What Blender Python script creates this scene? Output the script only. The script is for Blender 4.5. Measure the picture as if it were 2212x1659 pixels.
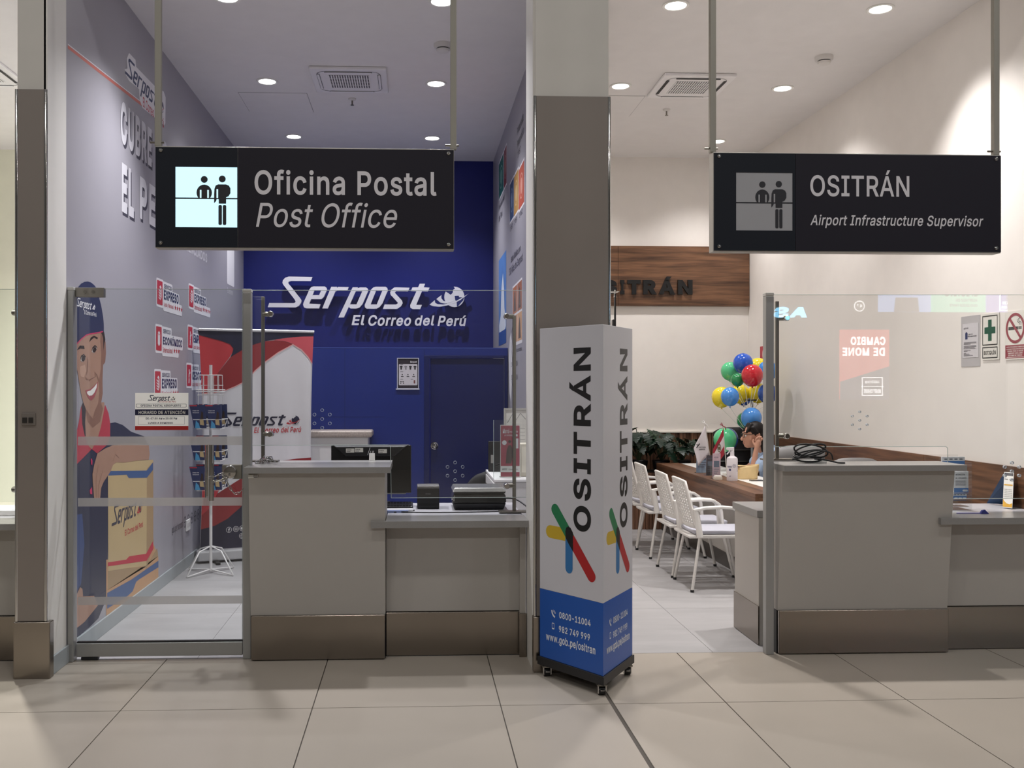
import bpy, bmesh, math, random
from mathutils import Vector, Matrix, geometry, noise
random.seed(7)
R = math.radians
for o in list(bpy.data.objects):
    bpy.data.objects.remove(o)
scn = bpy.context.scene
C = scn.collection

# ------------------------------------------------------------------ camera
cd = bpy.data.cameras.new('camera')
cam = bpy.data.objects.new('camera', cd)
C.objects.link(cam)
cam.location = (0, 0, 1.65)
cam.rotation_euler = (R(90), 0, R(-2.5))
cd.sensor_width = 36.0
cd.lens = 2100 / 2212 * 36
cd.shift_x = (1106 - 987) / 2212
cd.shift_y = (836 - 829.5) / 2212
cd.clip_start = 0.05
cd.clip_end = 100
scn.camera = cam

# ------------------------------------------------------------------ world, hall lamps, exposure
w = bpy.data.worlds.new('hall_ambient')
scn.world = w
w.use_nodes = True
w.node_tree.nodes['Background'].inputs[0].default_value = (1.0, 0.985, 0.965, 1)
w.node_tree.nodes['Background'].inputs[1].default_value = 0.10
scn.view_settings.view_transform = 'Standard'
scn.view_settings.look = 'None'
scn.view_settings.exposure = 0.0
scn.view_settings.gamma = 1.0
scn.view_settings.use_curve_mapping = False
try:
    scn.cycles.transparent_max_bounces = 24
    scn.cycles.max_bounces = 8
    scn.cycles.diffuse_bounces = 4
    scn.cycles.use_denoising = True
except Exception:
    pass

def hall_lamp(x, y, z, power, size=0.35, col=(1.0, 0.975, 0.945)):
    l = bpy.data.lights.new('hall_lamp', 'AREA')
    l.shape = 'DISK'
    l.size = size
    l.energy = power
    l.color = col
    o = bpy.data.objects.new('hall_lamp', l)
    C.objects.link(o)
    o.location = (x, y, z)
    return o
for hx in (-4.6, -0.9, 2.8, 6.5):
    hall_lamp(hx, 3.2, 6.2, 40)
    hall_lamp(hx, -2.0, 5.2, 60)

# room lights: recessed downlights, (x, y, power, colour) with the lamp inside each fitting further down
COOL = (0.965, 0.965, 1.0)
WARM = (1.0, 0.965, 0.945)
DOWNLIGHTS = []
for ly in (7.0, 8.9, 10.85):
    for lx in (-1.337, 0.197):
        DOWNLIGHTS.append((lx, ly, 185 if ly > 8 else 330, COOL, 'post office'))
    for lx in (1.90, 3.42):
        DOWNLIGHTS.append((lx, ly, 135 if ly > 8 else 330, WARM, 'supervisor office'))
for ly in (7.0, 8.9, 10.85):
    DOWNLIGHTS.append((-3.0, ly, 850, (1.0, 0.985, 0.92), 'left shop'))

# ------------------------------------------------------------------ helpers
def lin(c):
    if isinstance(c, str):
        c = c.lstrip('#')
        c = [int(c[i:i + 2], 16) for i in (0, 2, 4)]
    return tuple(((v / 255) / 12.92 if v / 255 <= 0.04045 else (((v / 255) + 0.055) / 1.055) ** 2.4) for v in c)

MATS = {}
def M(name, col, rough=0.5, metal=0.0, spec=0.5, var=0.04, scale=6.0, bump=0.0, bscale=60.0, coat=0.0, stretch=None):
    """principled material whose colour wanders a little with a noise texture"""
    if name in MATS:
        return MATS[name]
    m = bpy.data.materials.new(name)
    m.use_nodes = True
    nt = m.node_tree
    b = nt.nodes['Principled BSDF']
    b.inputs['Roughness'].default_value = rough
    b.inputs['Metallic'].default_value = metal
    b.inputs['Specular IOR Level'].default_value = spec
    b.inputs['Coat Weight'].default_value = coat
    l = lin(col)
    tc = nt.nodes.new('ShaderNodeTexCoord')
    src = tc.outputs['Object']
    if stretch:
        mp = nt.nodes.new('ShaderNodeMapping')
        mp.inputs['Scale'].default_value = stretch
        nt.links.new(src, mp.inputs[0])
        src = mp.outputs[0]
    n = nt.nodes.new('ShaderNodeTexNoise')
    n.inputs['Scale'].default_value = scale
    n.inputs['Detail'].default_value = 3
    nt.links.new(src, n.inputs['Vector'])
    mx = nt.nodes.new('ShaderNodeMix')
    mx.data_type = 'RGBA'
    mx.inputs[6].default_value = tuple(max(0, v * (1 - var)) for v in l) + (1,)
    mx.inputs[7].default_value = tuple(min(1, v * (1 + var)) for v in l) + (1,)
    nt.links.new(n.outputs['Fac'], mx.inputs[0])
    nt.links.new(mx.outputs[2], b.inputs['Base Color'])
    if bump:
        n2 = nt.nodes.new('ShaderNodeTexNoise')
        n2.inputs['Scale'].default_value = bscale
        n2.inputs['Detail'].default_value = 2
        nt.links.new(src, n2.inputs['Vector'])
        bp = nt.nodes.new('ShaderNodeBump')
        bp.inputs['Strength'].default_value = bump
        bp.inputs['Distance'].default_value = 0.01
        nt.links.new(n2.outputs['Fac'], bp.inputs['Height'])
        nt.links.new(bp.outputs[0], b.inputs['Normal'])
    MATS[name] = m
    return m

def wood(name, dark, light, axis='X', scale=1.0, rough=0.4):
    if name in MATS:
        return MATS[name]
    m = bpy.data.materials.new(name)
    m.use_nodes = True
    nt = m.node_tree
    b = nt.nodes['Principled BSDF']
    b.inputs['Roughness'].default_value = rough
    tc = nt.nodes.new('ShaderNodeTexCoord')
    mp = nt.nodes.new('ShaderNodeMapping')
    s = {'X': (0.35, 6, 6), 'Y': (6, 0.35, 6), 'Z': (6, 6, 0.35)}[axis]
    mp.inputs['Scale'].default_value = tuple(v * scale for v in s)
    nt.links.new(tc.outputs['Object'], mp.inputs[0])
    n1 = nt.nodes.new('ShaderNodeTexNoise')
    n1.inputs['Scale'].default_value = 2.2
    n1.inputs['Detail'].default_value = 5
    n1.inputs['Distortion'].default_value = 0.6
    nt.links.new(mp.outputs[0], n1.inputs['Vector'])
    n2 = nt.nodes.new('ShaderNodeTexNoise')
    n2.inputs['Scale'].default_value = 9
    n2.inputs['Detail'].default_value = 3
    nt.links.new(mp.outputs[0], n2.inputs['Vector'])
    ad = nt.nodes.new('ShaderNodeMath')
    ad.operation = 'MULTIPLY_ADD'
    ad.inputs[1].default_value = 0.45
    nt.links.new(n2.outputs['Fac'], ad.inputs[0])
    nt.links.new(n1.outputs['Fac'], ad.inputs[2])
    cr = nt.nodes.new('ShaderNodeValToRGB')
    cr.color_ramp.elements[0].position = 0.52
    cr.color_ramp.elements[0].color = lin(dark) + (1,)
    cr.color_ramp.elements[1].position = 0.88
    cr.color_ramp.elements[1].color = lin(light) + (1,)
    nt.links.new(ad.outputs[0], cr.inputs[0])
    nt.links.new(cr.outputs[0], b.inputs['Base Color'])
    MATS[name] = m
    return m

def glass(name, tint=(0.97, 0.985, 0.98), refl=0.05):
    """thin pane: mostly see-through, a mirror share that grows at grazing angles"""
    if name in MATS:
        return MATS[name]
    m = bpy.data.materials.new(name)
    m.use_nodes = True
    nt = m.node_tree
    nt.nodes.remove(nt.nodes['Principled BSDF'])
    out = nt.nodes['Material Output']
    tr = nt.nodes.new('ShaderNodeBsdfTransparent')
    tr.inputs[0].default_value = tint + (1,)
    gl = nt.nodes.new('ShaderNodeBsdfGlossy')
    gl.inputs['Roughness'].default_value = 0.0
    lw = nt.nodes.new('ShaderNodeFresnel')
    lw.inputs['IOR'].default_value = 1.5
    ge = nt.nodes.new('ShaderNodeNewGeometry')
    io = nt.nodes.new('ShaderNodeMapRange')      # same share on the way out of the pane as on the way in
    io.inputs[3].default_value = 1.5
    io.inputs[4].default_value = 1 / 1.5
    nt.links.new(ge.outputs['Backfacing'], io.inputs[0])
    nt.links.new(io.outputs[0], lw.inputs['IOR'])
    mt = nt.nodes.new('ShaderNodeMath')
    mt.operation = 'MULTIPLY'
    mt.inputs[1].default_value = refl / 0.04
    mt.use_clamp = True
    nt.links.new(lw.outputs[0], mt.inputs[0])
    mx = nt.nodes.new('ShaderNodeMixShader')
    nt.links.new(mt.outputs[0], mx.inputs[0])
    nt.links.new(tr.outputs[0], mx.inputs[1])
    nt.links.new(gl.outputs[0], mx.inputs[2])
    nt.links.new(mx.outputs[0], out.inputs[0])
    MATS[name] = m
    return m

def frosted(name, col, see=0.3, pass_=0.35):
    if name in MATS:
        return MATS[name]
    m = bpy.data.materials.new(name)
    m.use_nodes = True
    nt = m.node_tree
    nt.nodes.remove(nt.nodes['Principled BSDF'])
    out = nt.nodes['Material Output']
    tr = nt.nodes.new('ShaderNodeBsdfTransparent')
    df = nt.nodes.new('ShaderNodeBsdfDiffuse')
    df.inputs[0].default_value = lin(col) + (1,)
    tl = nt.nodes.new('ShaderNodeBsdfTranslucent')
    tl.inputs[0].default_value = lin(col) + (1,)
    m1 = nt.nodes.new('ShaderNodeMixShader')
    m1.inputs[0].default_value = pass_
    nt.links.new(df.outputs[0], m1.inputs[1])
    nt.links.new(tl.outputs[0], m1.inputs[2])
    m2 = nt.nodes.new('ShaderNodeMixShader')
    m2.inputs[0].default_value = see
    nt.links.new(m1.outputs[0], m2.inputs[1])
    nt.links.new(tr.outputs[0], m2.inputs[2])
    nt.links.new(m2.outputs[0], out.inputs[0])
    MATS[name] = m
    return m

def glow(name, col, strength):
    if name in MATS:
        return MATS[name]
    m = bpy.data.materials.new(name)
    m.use_nodes = True
    b = m.node_tree.nodes['Principled BSDF']
    b.inputs['Base Color'].default_value = lin(col) + (1,)
    b.inputs['Emission Color'].default_value = lin(col) + (1,)
    b.inputs['Emission Strength'].default_value = strength
    MATS[name] = m
    return m

class Frame:
    """a flat face in the room: origin, right and up along it, n out of it"""
    def __init__(s, o, u, v):
        s.o, s.u, s.v = Vector(o), Vector(u).normalized(), Vector(v).normalized()
        s.n = s.u.cross(s.v)
    def p(s, a, b, off=0.0):
        return s.o + s.u * a + s.v * b + s.n * off
def FY(y): return Frame((0, y, 0), (1, 0, 0), (0, 0, 1))        # faces the hall
def FL(x): return Frame((x, 0, 0), (0, 1, 0), (0, 0, 1))        # faces +X, a = y
def FR(x): return Frame((x, 0, 0), (0, -1, 0), (0, 0, 1))       # faces -X, a = -y

class MB:
    def __init__(s):
        s.v, s.f = [], []
    def add(s, vs, fs):
        k = len(s.v)
        s.v += [tuple(v) for v in vs]
        s.f += [tuple(i + k for i in f) for f in fs]
        return s
    def box(s, x0, y0, z0, x1, y1, z1):
        x0, x1 = min(x0, x1), max(x0, x1); y0, y1 = min(y0, y1), max(y0, y1); z0, z1 = min(z0, z1), max(z0, z1)
        return s.add([(x0, y0, z0), (x1, y0, z0), (x1, y1, z0), (x0, y1, z0), (x0, y0, z1), (x1, y0, z1), (x1, y1, z1), (x0, y1, z1)],
                     [(0, 3, 2, 1), (4, 5, 6, 7), (0, 1, 5, 4), (1, 2, 6, 5), (2, 3, 7, 6), (3, 0, 4, 7)])
    def hexa(s, p):
        """eight corners: bottom loop 0-3, top loop 4-7"""
        return s.add(p, [(0, 3, 2, 1), (4, 5, 6, 7), (0, 1, 5, 4), (1, 2, 6, 5), (2, 3, 7, 6), (3, 0, 4, 7)])
    def slab(s, fr, a0, a1, b0, b1, d0, d1):
        """box on a frame, from depth d0 to d1 out of the face"""
        q = [fr.p(a0, b0, d0), fr.p(a1, b0, d0), fr.p(a1, b0, d1), fr.p(a0, b0, d1),
             fr.p(a0, b1, d0), fr.p(a1, b1, d0), fr.p(a1, b1, d1), fr.p(a0, b1, d1)]
        return s.add(q, [(0, 3, 2, 1)[::-1], (4, 5, 6, 7)[::-1], (0, 1, 5, 4)[::-1], (1, 2, 6, 5)[::-1], (2, 3, 7, 6)[::-1], (3, 0, 4, 7)[::-1]])
    def cyl(s, p0, p1, r0, r1=None, n=14):
        return s.tube([p0, p1], r0, n, r1=r1)
    def tube(s, pts, r, n=8, closed=False, r1=None, radii=None):
        pts = [Vector(p) for p in pts]
        m = len(pts)
        rings = []
        prev = None
        for i, p in enumerate(pts):
            if closed:
                d = (pts[(i + 1) % m] - pts[i - 1])
            else:
                d = pts[min(i + 1, m - 1)] - pts[max(i - 1, 0)]
            d = d.normalized() if d.length > 1e-9 else Vector((0, 0, 1))
            if prev is None:
                a = Vector((0, 0, 1)) if abs(d.z) < 0.9 else Vector((1, 0, 0))
                u = d.cross(a).normalized()
            else:
                u = (prev - d * prev.dot(d))
                u = u.normalized() if u.length > 1e-6 else d.orthogonal().normalized()
            prev = u
            v = d.cross(u)
            rr = radii[i] if radii else (r if r1 is None else r + (r1 - r) * i / (m - 1))
            rings.append([p + (u * math.cos(2 * math.pi * k / n) + v * math.sin(2 * math.pi * k / n)) * rr for k in range(n)])
        vs = [q for g in rings for q in g]
        fs = []
        for i in range(m if closed else m - 1):
            j = (i + 1) % m
            for k in range(n):
                k2 = (k + 1) % n
                fs.append((i * n + k, i * n + k2, j * n + k2, j * n + k))
        if not closed:
            fs.append(tuple(range(n))[::-1])
            fs.append(tuple((m - 1) * n + k for k in range(n)))
        return s.add(vs, fs)
    def lathe(s, prof, c=(0, 0, 0), n=20, axis=(0, 0, 1)):
        """profile of (radius, height) about an axis"""
        ax = Vector(axis).normalized()
        u = ax.orthogonal().normalized() if abs(ax.z) < 0.99 else Vector((1, 0, 0))
        v = ax.cross(u)
        c = Vector(c)
        vs, fs = [], []
        for r, h in prof:
            for k in range(n):
                t = 2 * math.pi * k / n
                vs.append(c + ax * h + (u * math.cos(t) + v * math.sin(t)) * max(r, 1e-5))
        for i in range(len(prof) - 1):
            for k in range(n):
                k2 = (k + 1) % n
                fs.append((i * n + k, i * n + k2, (i + 1) * n + k2, (i + 1) * n + k))
        if prof[0] != prof[-1]:
            fs.append(tuple(range(n))[::-1])
            fs.append(tuple((len(prof) - 1) * n + k for k in range(n)))
        return s.add(vs, fs)
    def ball(s, c, r, n=16, m=10):
        if not isinstance(r, (tuple, list)):
            r = (r, r, r)
        vs = [(c[0], c[1], c[2] - r[2])]
        for i in range(1, m):
            t = -math.pi / 2 + math.pi * i / m
            for k in range(n):
                a = 2 * math.pi * k / n
                vs.append((c[0] + r[0] * math.cos(t) * math.cos(a), c[1] + r[1] * math.cos(t) * math.sin(a), c[2] + r[2] * math.sin(t)))
        vs.append((c[0], c[1], c[2] + r[2]))
        fs = [(0, 1 + (k + 1) % n, 1 + k) for k in range(n)]
        for i in range(m - 2):
            for k in range(n):
                k2 = (k + 1) % n
                fs.append((1 + i * n + k, 1 + i * n + k2, 1 + (i + 1) * n + k2, 1 + (i + 1) * n + k))
        top = len(vs) - 1
        o = 1 + (m - 2) * n
        fs += [(o + k, o + (k + 1) % n, top) for k in range(n)]
        return s.add(vs, fs)
    def poly(s, fr, loops, off=0.001, depth=0.0):
        """flat outline (first loop) with holes on a frame; with depth the outline stands out of the face"""
        if loops and not isinstance(loops[0][0], (tuple, list)):
            loops = [loops]
        flat = [Vector((a, b, 0)) for l in loops for a, b in l]
        tris = geometry.tessellate_polygon([[Vector((a, b, 0)) for a, b in l] for l in loops])
        def orient(t):
            a, b, c = (flat[i] for i in t)
            return t if (b - a).cross(c - a).z > 0 else (t[0], t[2], t[1])
        tris = [orient(t) for t in tris]
        N = len(flat)
        s.add([fr.p(q.x, q.y, off + depth) for q in flat], tris)
        if depth:
            k = 0
            for l in loops:
                n = len(l)
                vs = [fr.p(a, b, off + depth) for a, b in l] + [fr.p(a, b, off) for a, b in l]
                s.add(vs, [(i, (i + 1) % n, n + (i + 1) % n, n + i) for i in range(n)])
                k += n
            s.add([fr.p(q.x, q.y, off) for q in flat], [t[::-1] for t in tris])
        return s
    def grid(s, fn, nu, nv):
        vs = [fn(i / nu, j / nv) for j in range(nv + 1) for i in range(nu + 1)]
        fs = [(j * (nu + 1) + i, j * (nu + 1) + i + 1, (j + 1) * (nu + 1) + i + 1, (j + 1) * (nu + 1) + i) for j in range(nv) for i in range(nu)]
        return s.add(vs, fs)
    def mesh(s, name, mat=None, smooth=None, fix=False):
        me = bpy.data.meshes.new(name)
        me.from_pydata(s.v, [], s.f)
        if fix:
            b = bmesh.new(); b.from_mesh(me)
            bmesh.ops.recalc_face_normals(b, faces=b.faces)
            b.to_mesh(me); b.free()
        if mat:
            me.materials.append(mat)
        if smooth is not None:
            me.polygons.foreach_set('use_smooth', [True] * len(me.polygons))
            me.set_sharp_from_angle(angle=R(smooth))
        me.update()
        return me
    def build(s, name, mat=None, parent=None, smooth=None, bevel=0.0, fix=False, solid=0.0, seg=2):
        return link(name, s.mesh(name, mat, smooth, fix), parent, bevel, solid, seg)

def link(name, me, parent=None, bevel=0.0, solid=0.0, seg=2):
    o = bpy.data.objects.new(name, me)
    C.objects.link(o)
    if parent is not None:
        o.parent = parent
        o.matrix_parent_inverse = world_of(parent).inverted()
    if solid:
        md = o.modifiers.new('thick', 'SOLIDIFY')
        md.thickness = solid
        md.offset = 0
    if bevel:
        md = o.modifiers.new('edge', 'BEVEL')
        md.width = bevel
        md.segments = seg
        md.limit_method = 'ANGLE'
        md.angle_limit = R(40)
    return o
def world_of(o):
    m = Matrix.LocRotScale(o.location, o.rotation_euler, o.scale)
    return (world_of(o.parent) @ o.matrix_parent_inverse @ m) if o.parent else m
def tag(o, label=None, cat=None, group=None, kind=None):
    if label: o['label'] = label
    if cat: o['category'] = cat
    if group: o['group'] = group
    if kind: o['kind'] = kind
    return o
def thing(name, label, cat, loc=(0, 0, 0), group=None):
    o = bpy.data.objects.new(name, None)
    o.empty_display_size = 0.1
    C.objects.link(o)
    o.location = loc
    return tag(o, label, cat, group)
def struct(name, label=None, loc=(0, 0, 0)):
    o = bpy.data.objects.new(name, None)
    C.objects.link(o)
    o.location = loc
    return tag(o, label, None, None, 'structure')
def kids(o, allobs=None):
    return [c for c in C.objects if c.parent is o]
def dup(o, loc, rz=None, label=None, group=None, _parent=None):
    """copy a thing with its parts and sub-parts"""
    c = o.copy()
    C.objects.link(c)
    if _parent is not None:
        c.parent = _parent
        c.matrix_parent_inverse = o.matrix_parent_inverse.copy()
    else:
        c.location = loc
        if rz is not None:
            c.rotation_euler = (0, 0, rz)
        if label: c['label'] = label
        if group: c['group'] = group
    for k in kids(o):
        dup(k, None, None, None, None, c)
    return c

# ---- lettering: letter outlines (1000 units to the em: advance, loops) laid out and fitted to a measured rectangle
GLYPHS = {
 '$': (447, '64,60 81,40 102,23 128,9 156,-1 188,-7 202,-8 202,-74 244,-74 244,-8 261,-7 294,0 323,11 349,25 370,43 386,64 399,87 406,112 408,139 407,161 402,180 395,198 384,213 359,238 344,248 312,264 244,285 244,457 254,456 280,449 302,437 320,421 332,402 337,378 401,378 398,403 390,427 377,449 360,468 340,484 316,498 289,508 259,514 244,514 244,583 202,583 202,514 195,514 165,508 138,498 113,484 92,468 75,448 62,425 54,400 52,372 56,341 67,313 86,289 112,269 145,253 202,234 202,51 185,53 150,66 123,88 114,102 108,118 104,137 38,137 42,109 51,83|131,334 122,345 117,359 115,376 121,405 129,418 139,430 152,440 167,448 185,454 202,457 202,296 169,308 155,315|267,54 244,50 244,222 263,217 296,205 322,189 340,168 346,139 344,122 338,106 329,92 317,79 303,69 286,60'),
 '%': (676, '76,369 80,351 86,335 95,320 121,297 137,289 155,284 196,284 214,289 230,297 244,308 255,320 264,335 270,351 276,388 276,412 274,431 270,448 264,464 255,479 244,492 230,503 214,511 196,515 175,517 155,515 137,511 121,503 107,492 96,479 87,464 80,448 76,431|128,428 138,454 148,464 160,470 175,473 191,470 204,464 213,454 219,441 222,428 222,372 218,358 212,346 203,335 191,329 175,327 160,329 147,335 138,346 132,358 128,372|400,95 406,59 412,43 421,28 432,15 446,5 462,-3 481,-8 501,-10 521,-8 540,-3 555,5 569,15 580,28 589,43 596,59 600,77 600,138 596,156 590,172 581,187 570,200 556,210 540,218 522,223 501,225 481,223 463,218 447,210 433,200 421,187 412,172 406,156 400,120|454,135 458,149 464,162 473,172 486,178 501,180 517,178 529,172 538,162 544,149 548,135 548,80 544,66 538,53 529,43 517,37 501,35 485,37 473,43 464,53 458,66 454,80|482,509 132,0 191,0 540,509'),
 ',': (188, '68,71 38,-119 84,-119 137,71'),
 '-': (453, '114,244 114,188 337,188 337,244'),
 '.': (188, '51,29 55,18 73,1 83,-3 107,-3 118,1 128,9 135,18 140,29 140,53 135,64 128,73 118,81 95,87 83,85 73,81 55,64 51,53'),
 '/': (249, '71,-76 235,533 178,533 14,-76'),
 '0': (453, '57,155 69,113 85,77 105,48 130,24 158,7 191,-3 227,-7 263,-3 295,7 323,24 348,48 368,77 384,113 396,155 403,202 405,254 403,306 396,353 384,395 368,431 348,461 323,484 295,502 262,512 227,516 191,512 159,502 130,484 106,461 85,431 69,395 57,353 50,306 48,254 50,202|123,144 115,176 111,213 109,254 111,295 115,332 123,365 134,393 147,416 163,435 182,449 203,457 227,460 250,457 271,449 290,435 306,416 320,393 330,365 338,332 342,295 344,254 342,213 338,176 330,144 320,116 306,92 290,74 271,60 250,52 227,50 203,52 182,60 163,74 147,92 134,116'),
 '1': (453, '198,509 86,427 86,358 209,448 212,448 212,55 76,55 76,0 391,0 391,55 276,55 276,509'),
 '2': (453, '64,47 64,0 389,0 389,57 153,57 153,60 294,209 336,259 363,299 377,336 381,372 379,398 372,423 361,445 346,465 328,482 306,497 281,507 254,513 225,516 196,513 168,507 143,496 121,482 102,464 86,442 75,418 68,391 66,362 127,362 128,381 132,398 139,413 148,427 159,438 172,447 188,454 205,458 224,460 258,455 273,449 287,441 308,419 315,405 319,389 320,371 316,341 311,327 303,312 282,282 252,248'),
 '3': (453, '108,22 133,10 159,1 188,-5 218,-7 251,-5 281,2 309,12 333,27 354,45 370,66 383,90 390,116 393,145 391,173 383,198 371,222 354,244 333,262 308,276 279,286 247,290 221,289 372,461 372,509 70,509 70,452 288,452 288,448 157,299 157,248 201,248 229,246 254,241 275,234 292,223 306,211 316,196 323,180 328,163 328,125 323,108 315,93 304,80 291,69 275,61 258,55 239,51 200,51 165,59 150,66 126,87 118,100 112,115 109,132 44,132 48,104 57,79 70,57 88,38'),
 '4': (453, '40,158 40,105 282,105 282,0 343,0 343,105 413,105 413,163 343,163 343,318 282,318 282,163 109,163 109,166 311,509 247,509'),
 '5': (453, '122,130 60,130 63,105 71,82 83,60 99,41 118,25 140,11 165,1 192,-5 221,-7 253,-4 282,3 309,15 332,32 352,52 369,76 381,102 388,132 391,163 390,187 386,210 379,231 370,251 345,285 330,299 313,311 294,321 274,328 229,334 194,330 178,325 148,311 136,301 134,301 151,452 366,452 366,509 96,509 67,253 128,246 139,255 152,262 184,273 218,277 238,275 257,270 275,262 290,251 303,237 314,221 321,203 326,183 328,162 326,141 322,122 314,104 304,89 291,75 276,64 259,56 241,51 204,51 188,54 173,60 160,68 138,89 130,102 125,115'),
 '6': (453, '84,74 100,51 119,31 142,15 168,3 196,-4 226,-7 257,-4 284,3 310,14 333,30 352,50 368,73 379,98 387,127 389,157 387,187 380,215 370,240 355,262 337,280 316,295 291,305 265,312 235,314 208,311 184,302 175,295 322,509 252,509 112,302 93,268 80,239 71,212 65,187 64,162 66,130 73,101|138,102 131,119 126,138 126,179 131,197 138,214 148,229 174,252 190,259 207,264 245,264 263,259 279,251 293,241 314,213 322,196 326,178 326,137 322,119 314,101 293,73 279,63 263,55 245,50 226,48 207,50 190,55 174,63 160,73 148,86'),
 '7': (453, '323,448 97,0 165,0 391,449 391,509 62,509 62,452 323,452'),
 '8': (453, '74,62 91,42 111,25 136,11 163,1 193,-5 226,-7 259,-5 289,1 317,11 341,25 362,42 378,62 391,84 398,109 401,135 395,176 387,195 377,212 365,228 351,241 335,252 319,260 300,265 300,267 323,276 343,289 359,308 372,330 379,354 382,380 379,405 373,429 361,450 346,469 328,485 306,498 282,508 255,514 226,516 197,514 170,508 146,498 124,485 106,469 90,450 79,429 73,405 70,380 73,354 80,330 93,308 109,289 129,276 153,267 153,265 134,260 117,252 101,241 87,228 75,212 65,195 58,176 53,156 52,135 54,109 62,84|129,91 121,106 117,121 115,139 117,157 122,173 130,189 140,202 169,223 187,230 206,234 247,234 265,230 283,223 312,202 322,189 330,173 335,157 337,139 335,121 331,106 323,91 313,79 285,60 248,50 205,50 185,54 167,60 139,79|134,359 134,392 138,407 153,432 164,442 192,455 208,459 244,459 260,455 288,442 299,432 308,420 314,407 318,392 318,359 314,344 307,330 298,318 287,308 274,300 260,294 244,291 209,291 193,294 178,300 165,308 154,318 145,330 138,344'),
 '9': (453, '83,269 98,247 116,229 137,214 161,203 188,197 232,195 257,202 278,213 130,0 200,0 315,168 359,240 373,270 382,296 387,322 389,347 387,378 380,408 368,434 352,458 333,478 310,494 285,506 256,513 226,516 196,513 168,506 143,494 120,479 101,459 85,436 73,411 66,382 64,352 66,321 72,294|138,295 131,313 127,331 125,352 127,372 131,390 138,407 148,423 174,446 190,454 207,459 245,459 263,454 279,446 293,435 305,422 322,390 326,371 326,330 322,312 305,280 293,267 279,257 263,249 226,243 207,245 190,250 174,257 148,280'),
 ':': (188, '51,29 55,18 73,1 83,-3 107,-3 118,1 128,9 135,18 140,29 140,53 135,64 128,73 118,81 95,87 83,85 73,81 55,64 51,53|51,304 55,294 63,284 83,272 107,272 118,277 128,284 140,304 140,328 135,339 128,349 118,356 95,362 83,360 73,356 63,349 55,339 51,328'),
 'A': (480, '16,0 85,0 135,142 344,142 395,0 463,0 276,509 201,509|154,199 239,456 324,199'),
 'B': (456, '125,57 125,231 248,231 289,225 306,218 320,209 333,197 350,169 354,153 355,137 353,115 344,96 330,80 309,67 281,60 245,57|60,509 60,0 247,0 284,2 317,8 344,18 368,31 386,48 400,67 410,88 416,111 418,136 416,161 411,184 402,203 391,220 378,234 363,245 347,254 331,260 315,262 315,267 343,278 368,295 387,320 393,336 397,353 398,374 396,398 390,421 381,442 367,461 350,477 329,491 304,501 274,507 241,509|125,452 240,452 270,449 294,442 313,429 326,412 333,393 336,372 335,355 330,340 323,326 314,314 302,304 288,296 273,290 238,285 125,285'),
 'C': (510, '70,115 92,79 119,49 150,25 186,7 225,-3 267,-7 293,-6 317,-2 363,13 383,24 420,53 435,71 448,91 459,112 467,135 473,160 408,160 404,144 389,114 369,90 344,72 330,65 300,56 267,53 237,56 210,63 184,76 161,94 141,117 125,145 113,177 106,213 103,254 106,295 113,332 125,364 141,391 161,414 184,432 209,445 237,453 267,456 300,453 330,444 344,437 369,418 389,395 404,365 408,348 473,348 459,397 448,418 435,438 419,456 383,485 362,496 317,511 267,516 225,512 186,501 150,484 119,459 92,429 70,393 53,352 44,305 40,254 44,203 53,157'),
 'D': (502, '60,509 60,0 219,0 268,3 312,14 351,31 384,54 411,83 433,119 449,159 458,205 462,255 458,306 449,351 433,391 412,426 385,455 353,478 315,495 273,505 225,509|288,68 254,60 215,57 125,57 125,452 221,452 258,449 291,441 320,428 344,410 364,388 379,361 390,329 397,294 399,255 397,216 390,181 379,149 363,122 343,99 318,81'),
 'E': (419, '125,57 125,229 355,229 355,286 125,286 125,452 372,452 372,509 60,509 60,0 375,0 375,57'),
 'F': (410, '60,0 125,0 125,221 346,221 346,278 125,278 125,452 369,452 369,509 60,509'),
 'G': (520, '69,116 91,79 118,49 149,25 185,7 225,-3 269,-7 308,-4 344,5 377,19 406,38 431,62 451,91 466,124 475,160 478,200 478,256 283,256 283,199 415,199 413,173 407,147 396,123 382,102 365,85 345,71 322,61 296,55 269,53 238,56 210,63 184,76 161,95 141,117 125,145 113,177 106,213 103,254 106,295 113,332 125,364 141,392 160,414 183,432 209,445 236,453 265,456 300,453 330,443 344,436 368,417 387,393 402,365 408,349 474,349 468,373 460,395 449,416 436,436 421,453 384,483 340,504 316,510 265,516 223,512 184,501 149,484 117,459 91,429 69,393 53,352 43,305 40,254 43,203 53,157'),
 'H': (517, '60,0 125,0 125,232 392,232 392,0 457,0 457,509 392,509 392,289 125,289 125,509 60,509'),
 'I': (300, '118,57 31,57 31,0 269,0 269,57 183,57 183,452 269,452 269,509 31,509 31,452 118,452'),
 'L': (393, '60,509 60,0 361,0 361,57 125,57 125,509'),
 'M': (628, '60,0 60,509 152,509 314,100 476,509 568,509 568,0 504,0 504,380 345,0 283,0 122,380 122,0'),
 'N': (523, '60,0 60,509 136,509 399,110 399,509 463,509 463,0 387,0 125,399 125,0'),
 'O': (533, '53,157 70,115 92,79 119,49 150,25 186,7 225,-3 267,-7 309,-3 348,7 384,25 415,49 442,79 464,115 480,157 490,203 493,254 490,305 480,352 464,393 442,429 415,459 384,484 348,501 309,512 267,516 225,512 186,501 150,484 119,459 92,429 70,393 53,352 44,305 40,254 44,203|125,144 113,176 106,213 103,254 106,295 113,332 125,364 142,392 161,415 184,433 210,445 237,453 267,456 296,453 324,446 349,433 372,415 392,392 408,365 420,332 428,295 430,254 428,213 420,176 408,144 392,116 372,94 349,76 324,63 296,55 267,53 237,55 210,63 184,76 161,94 142,117'),
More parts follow.
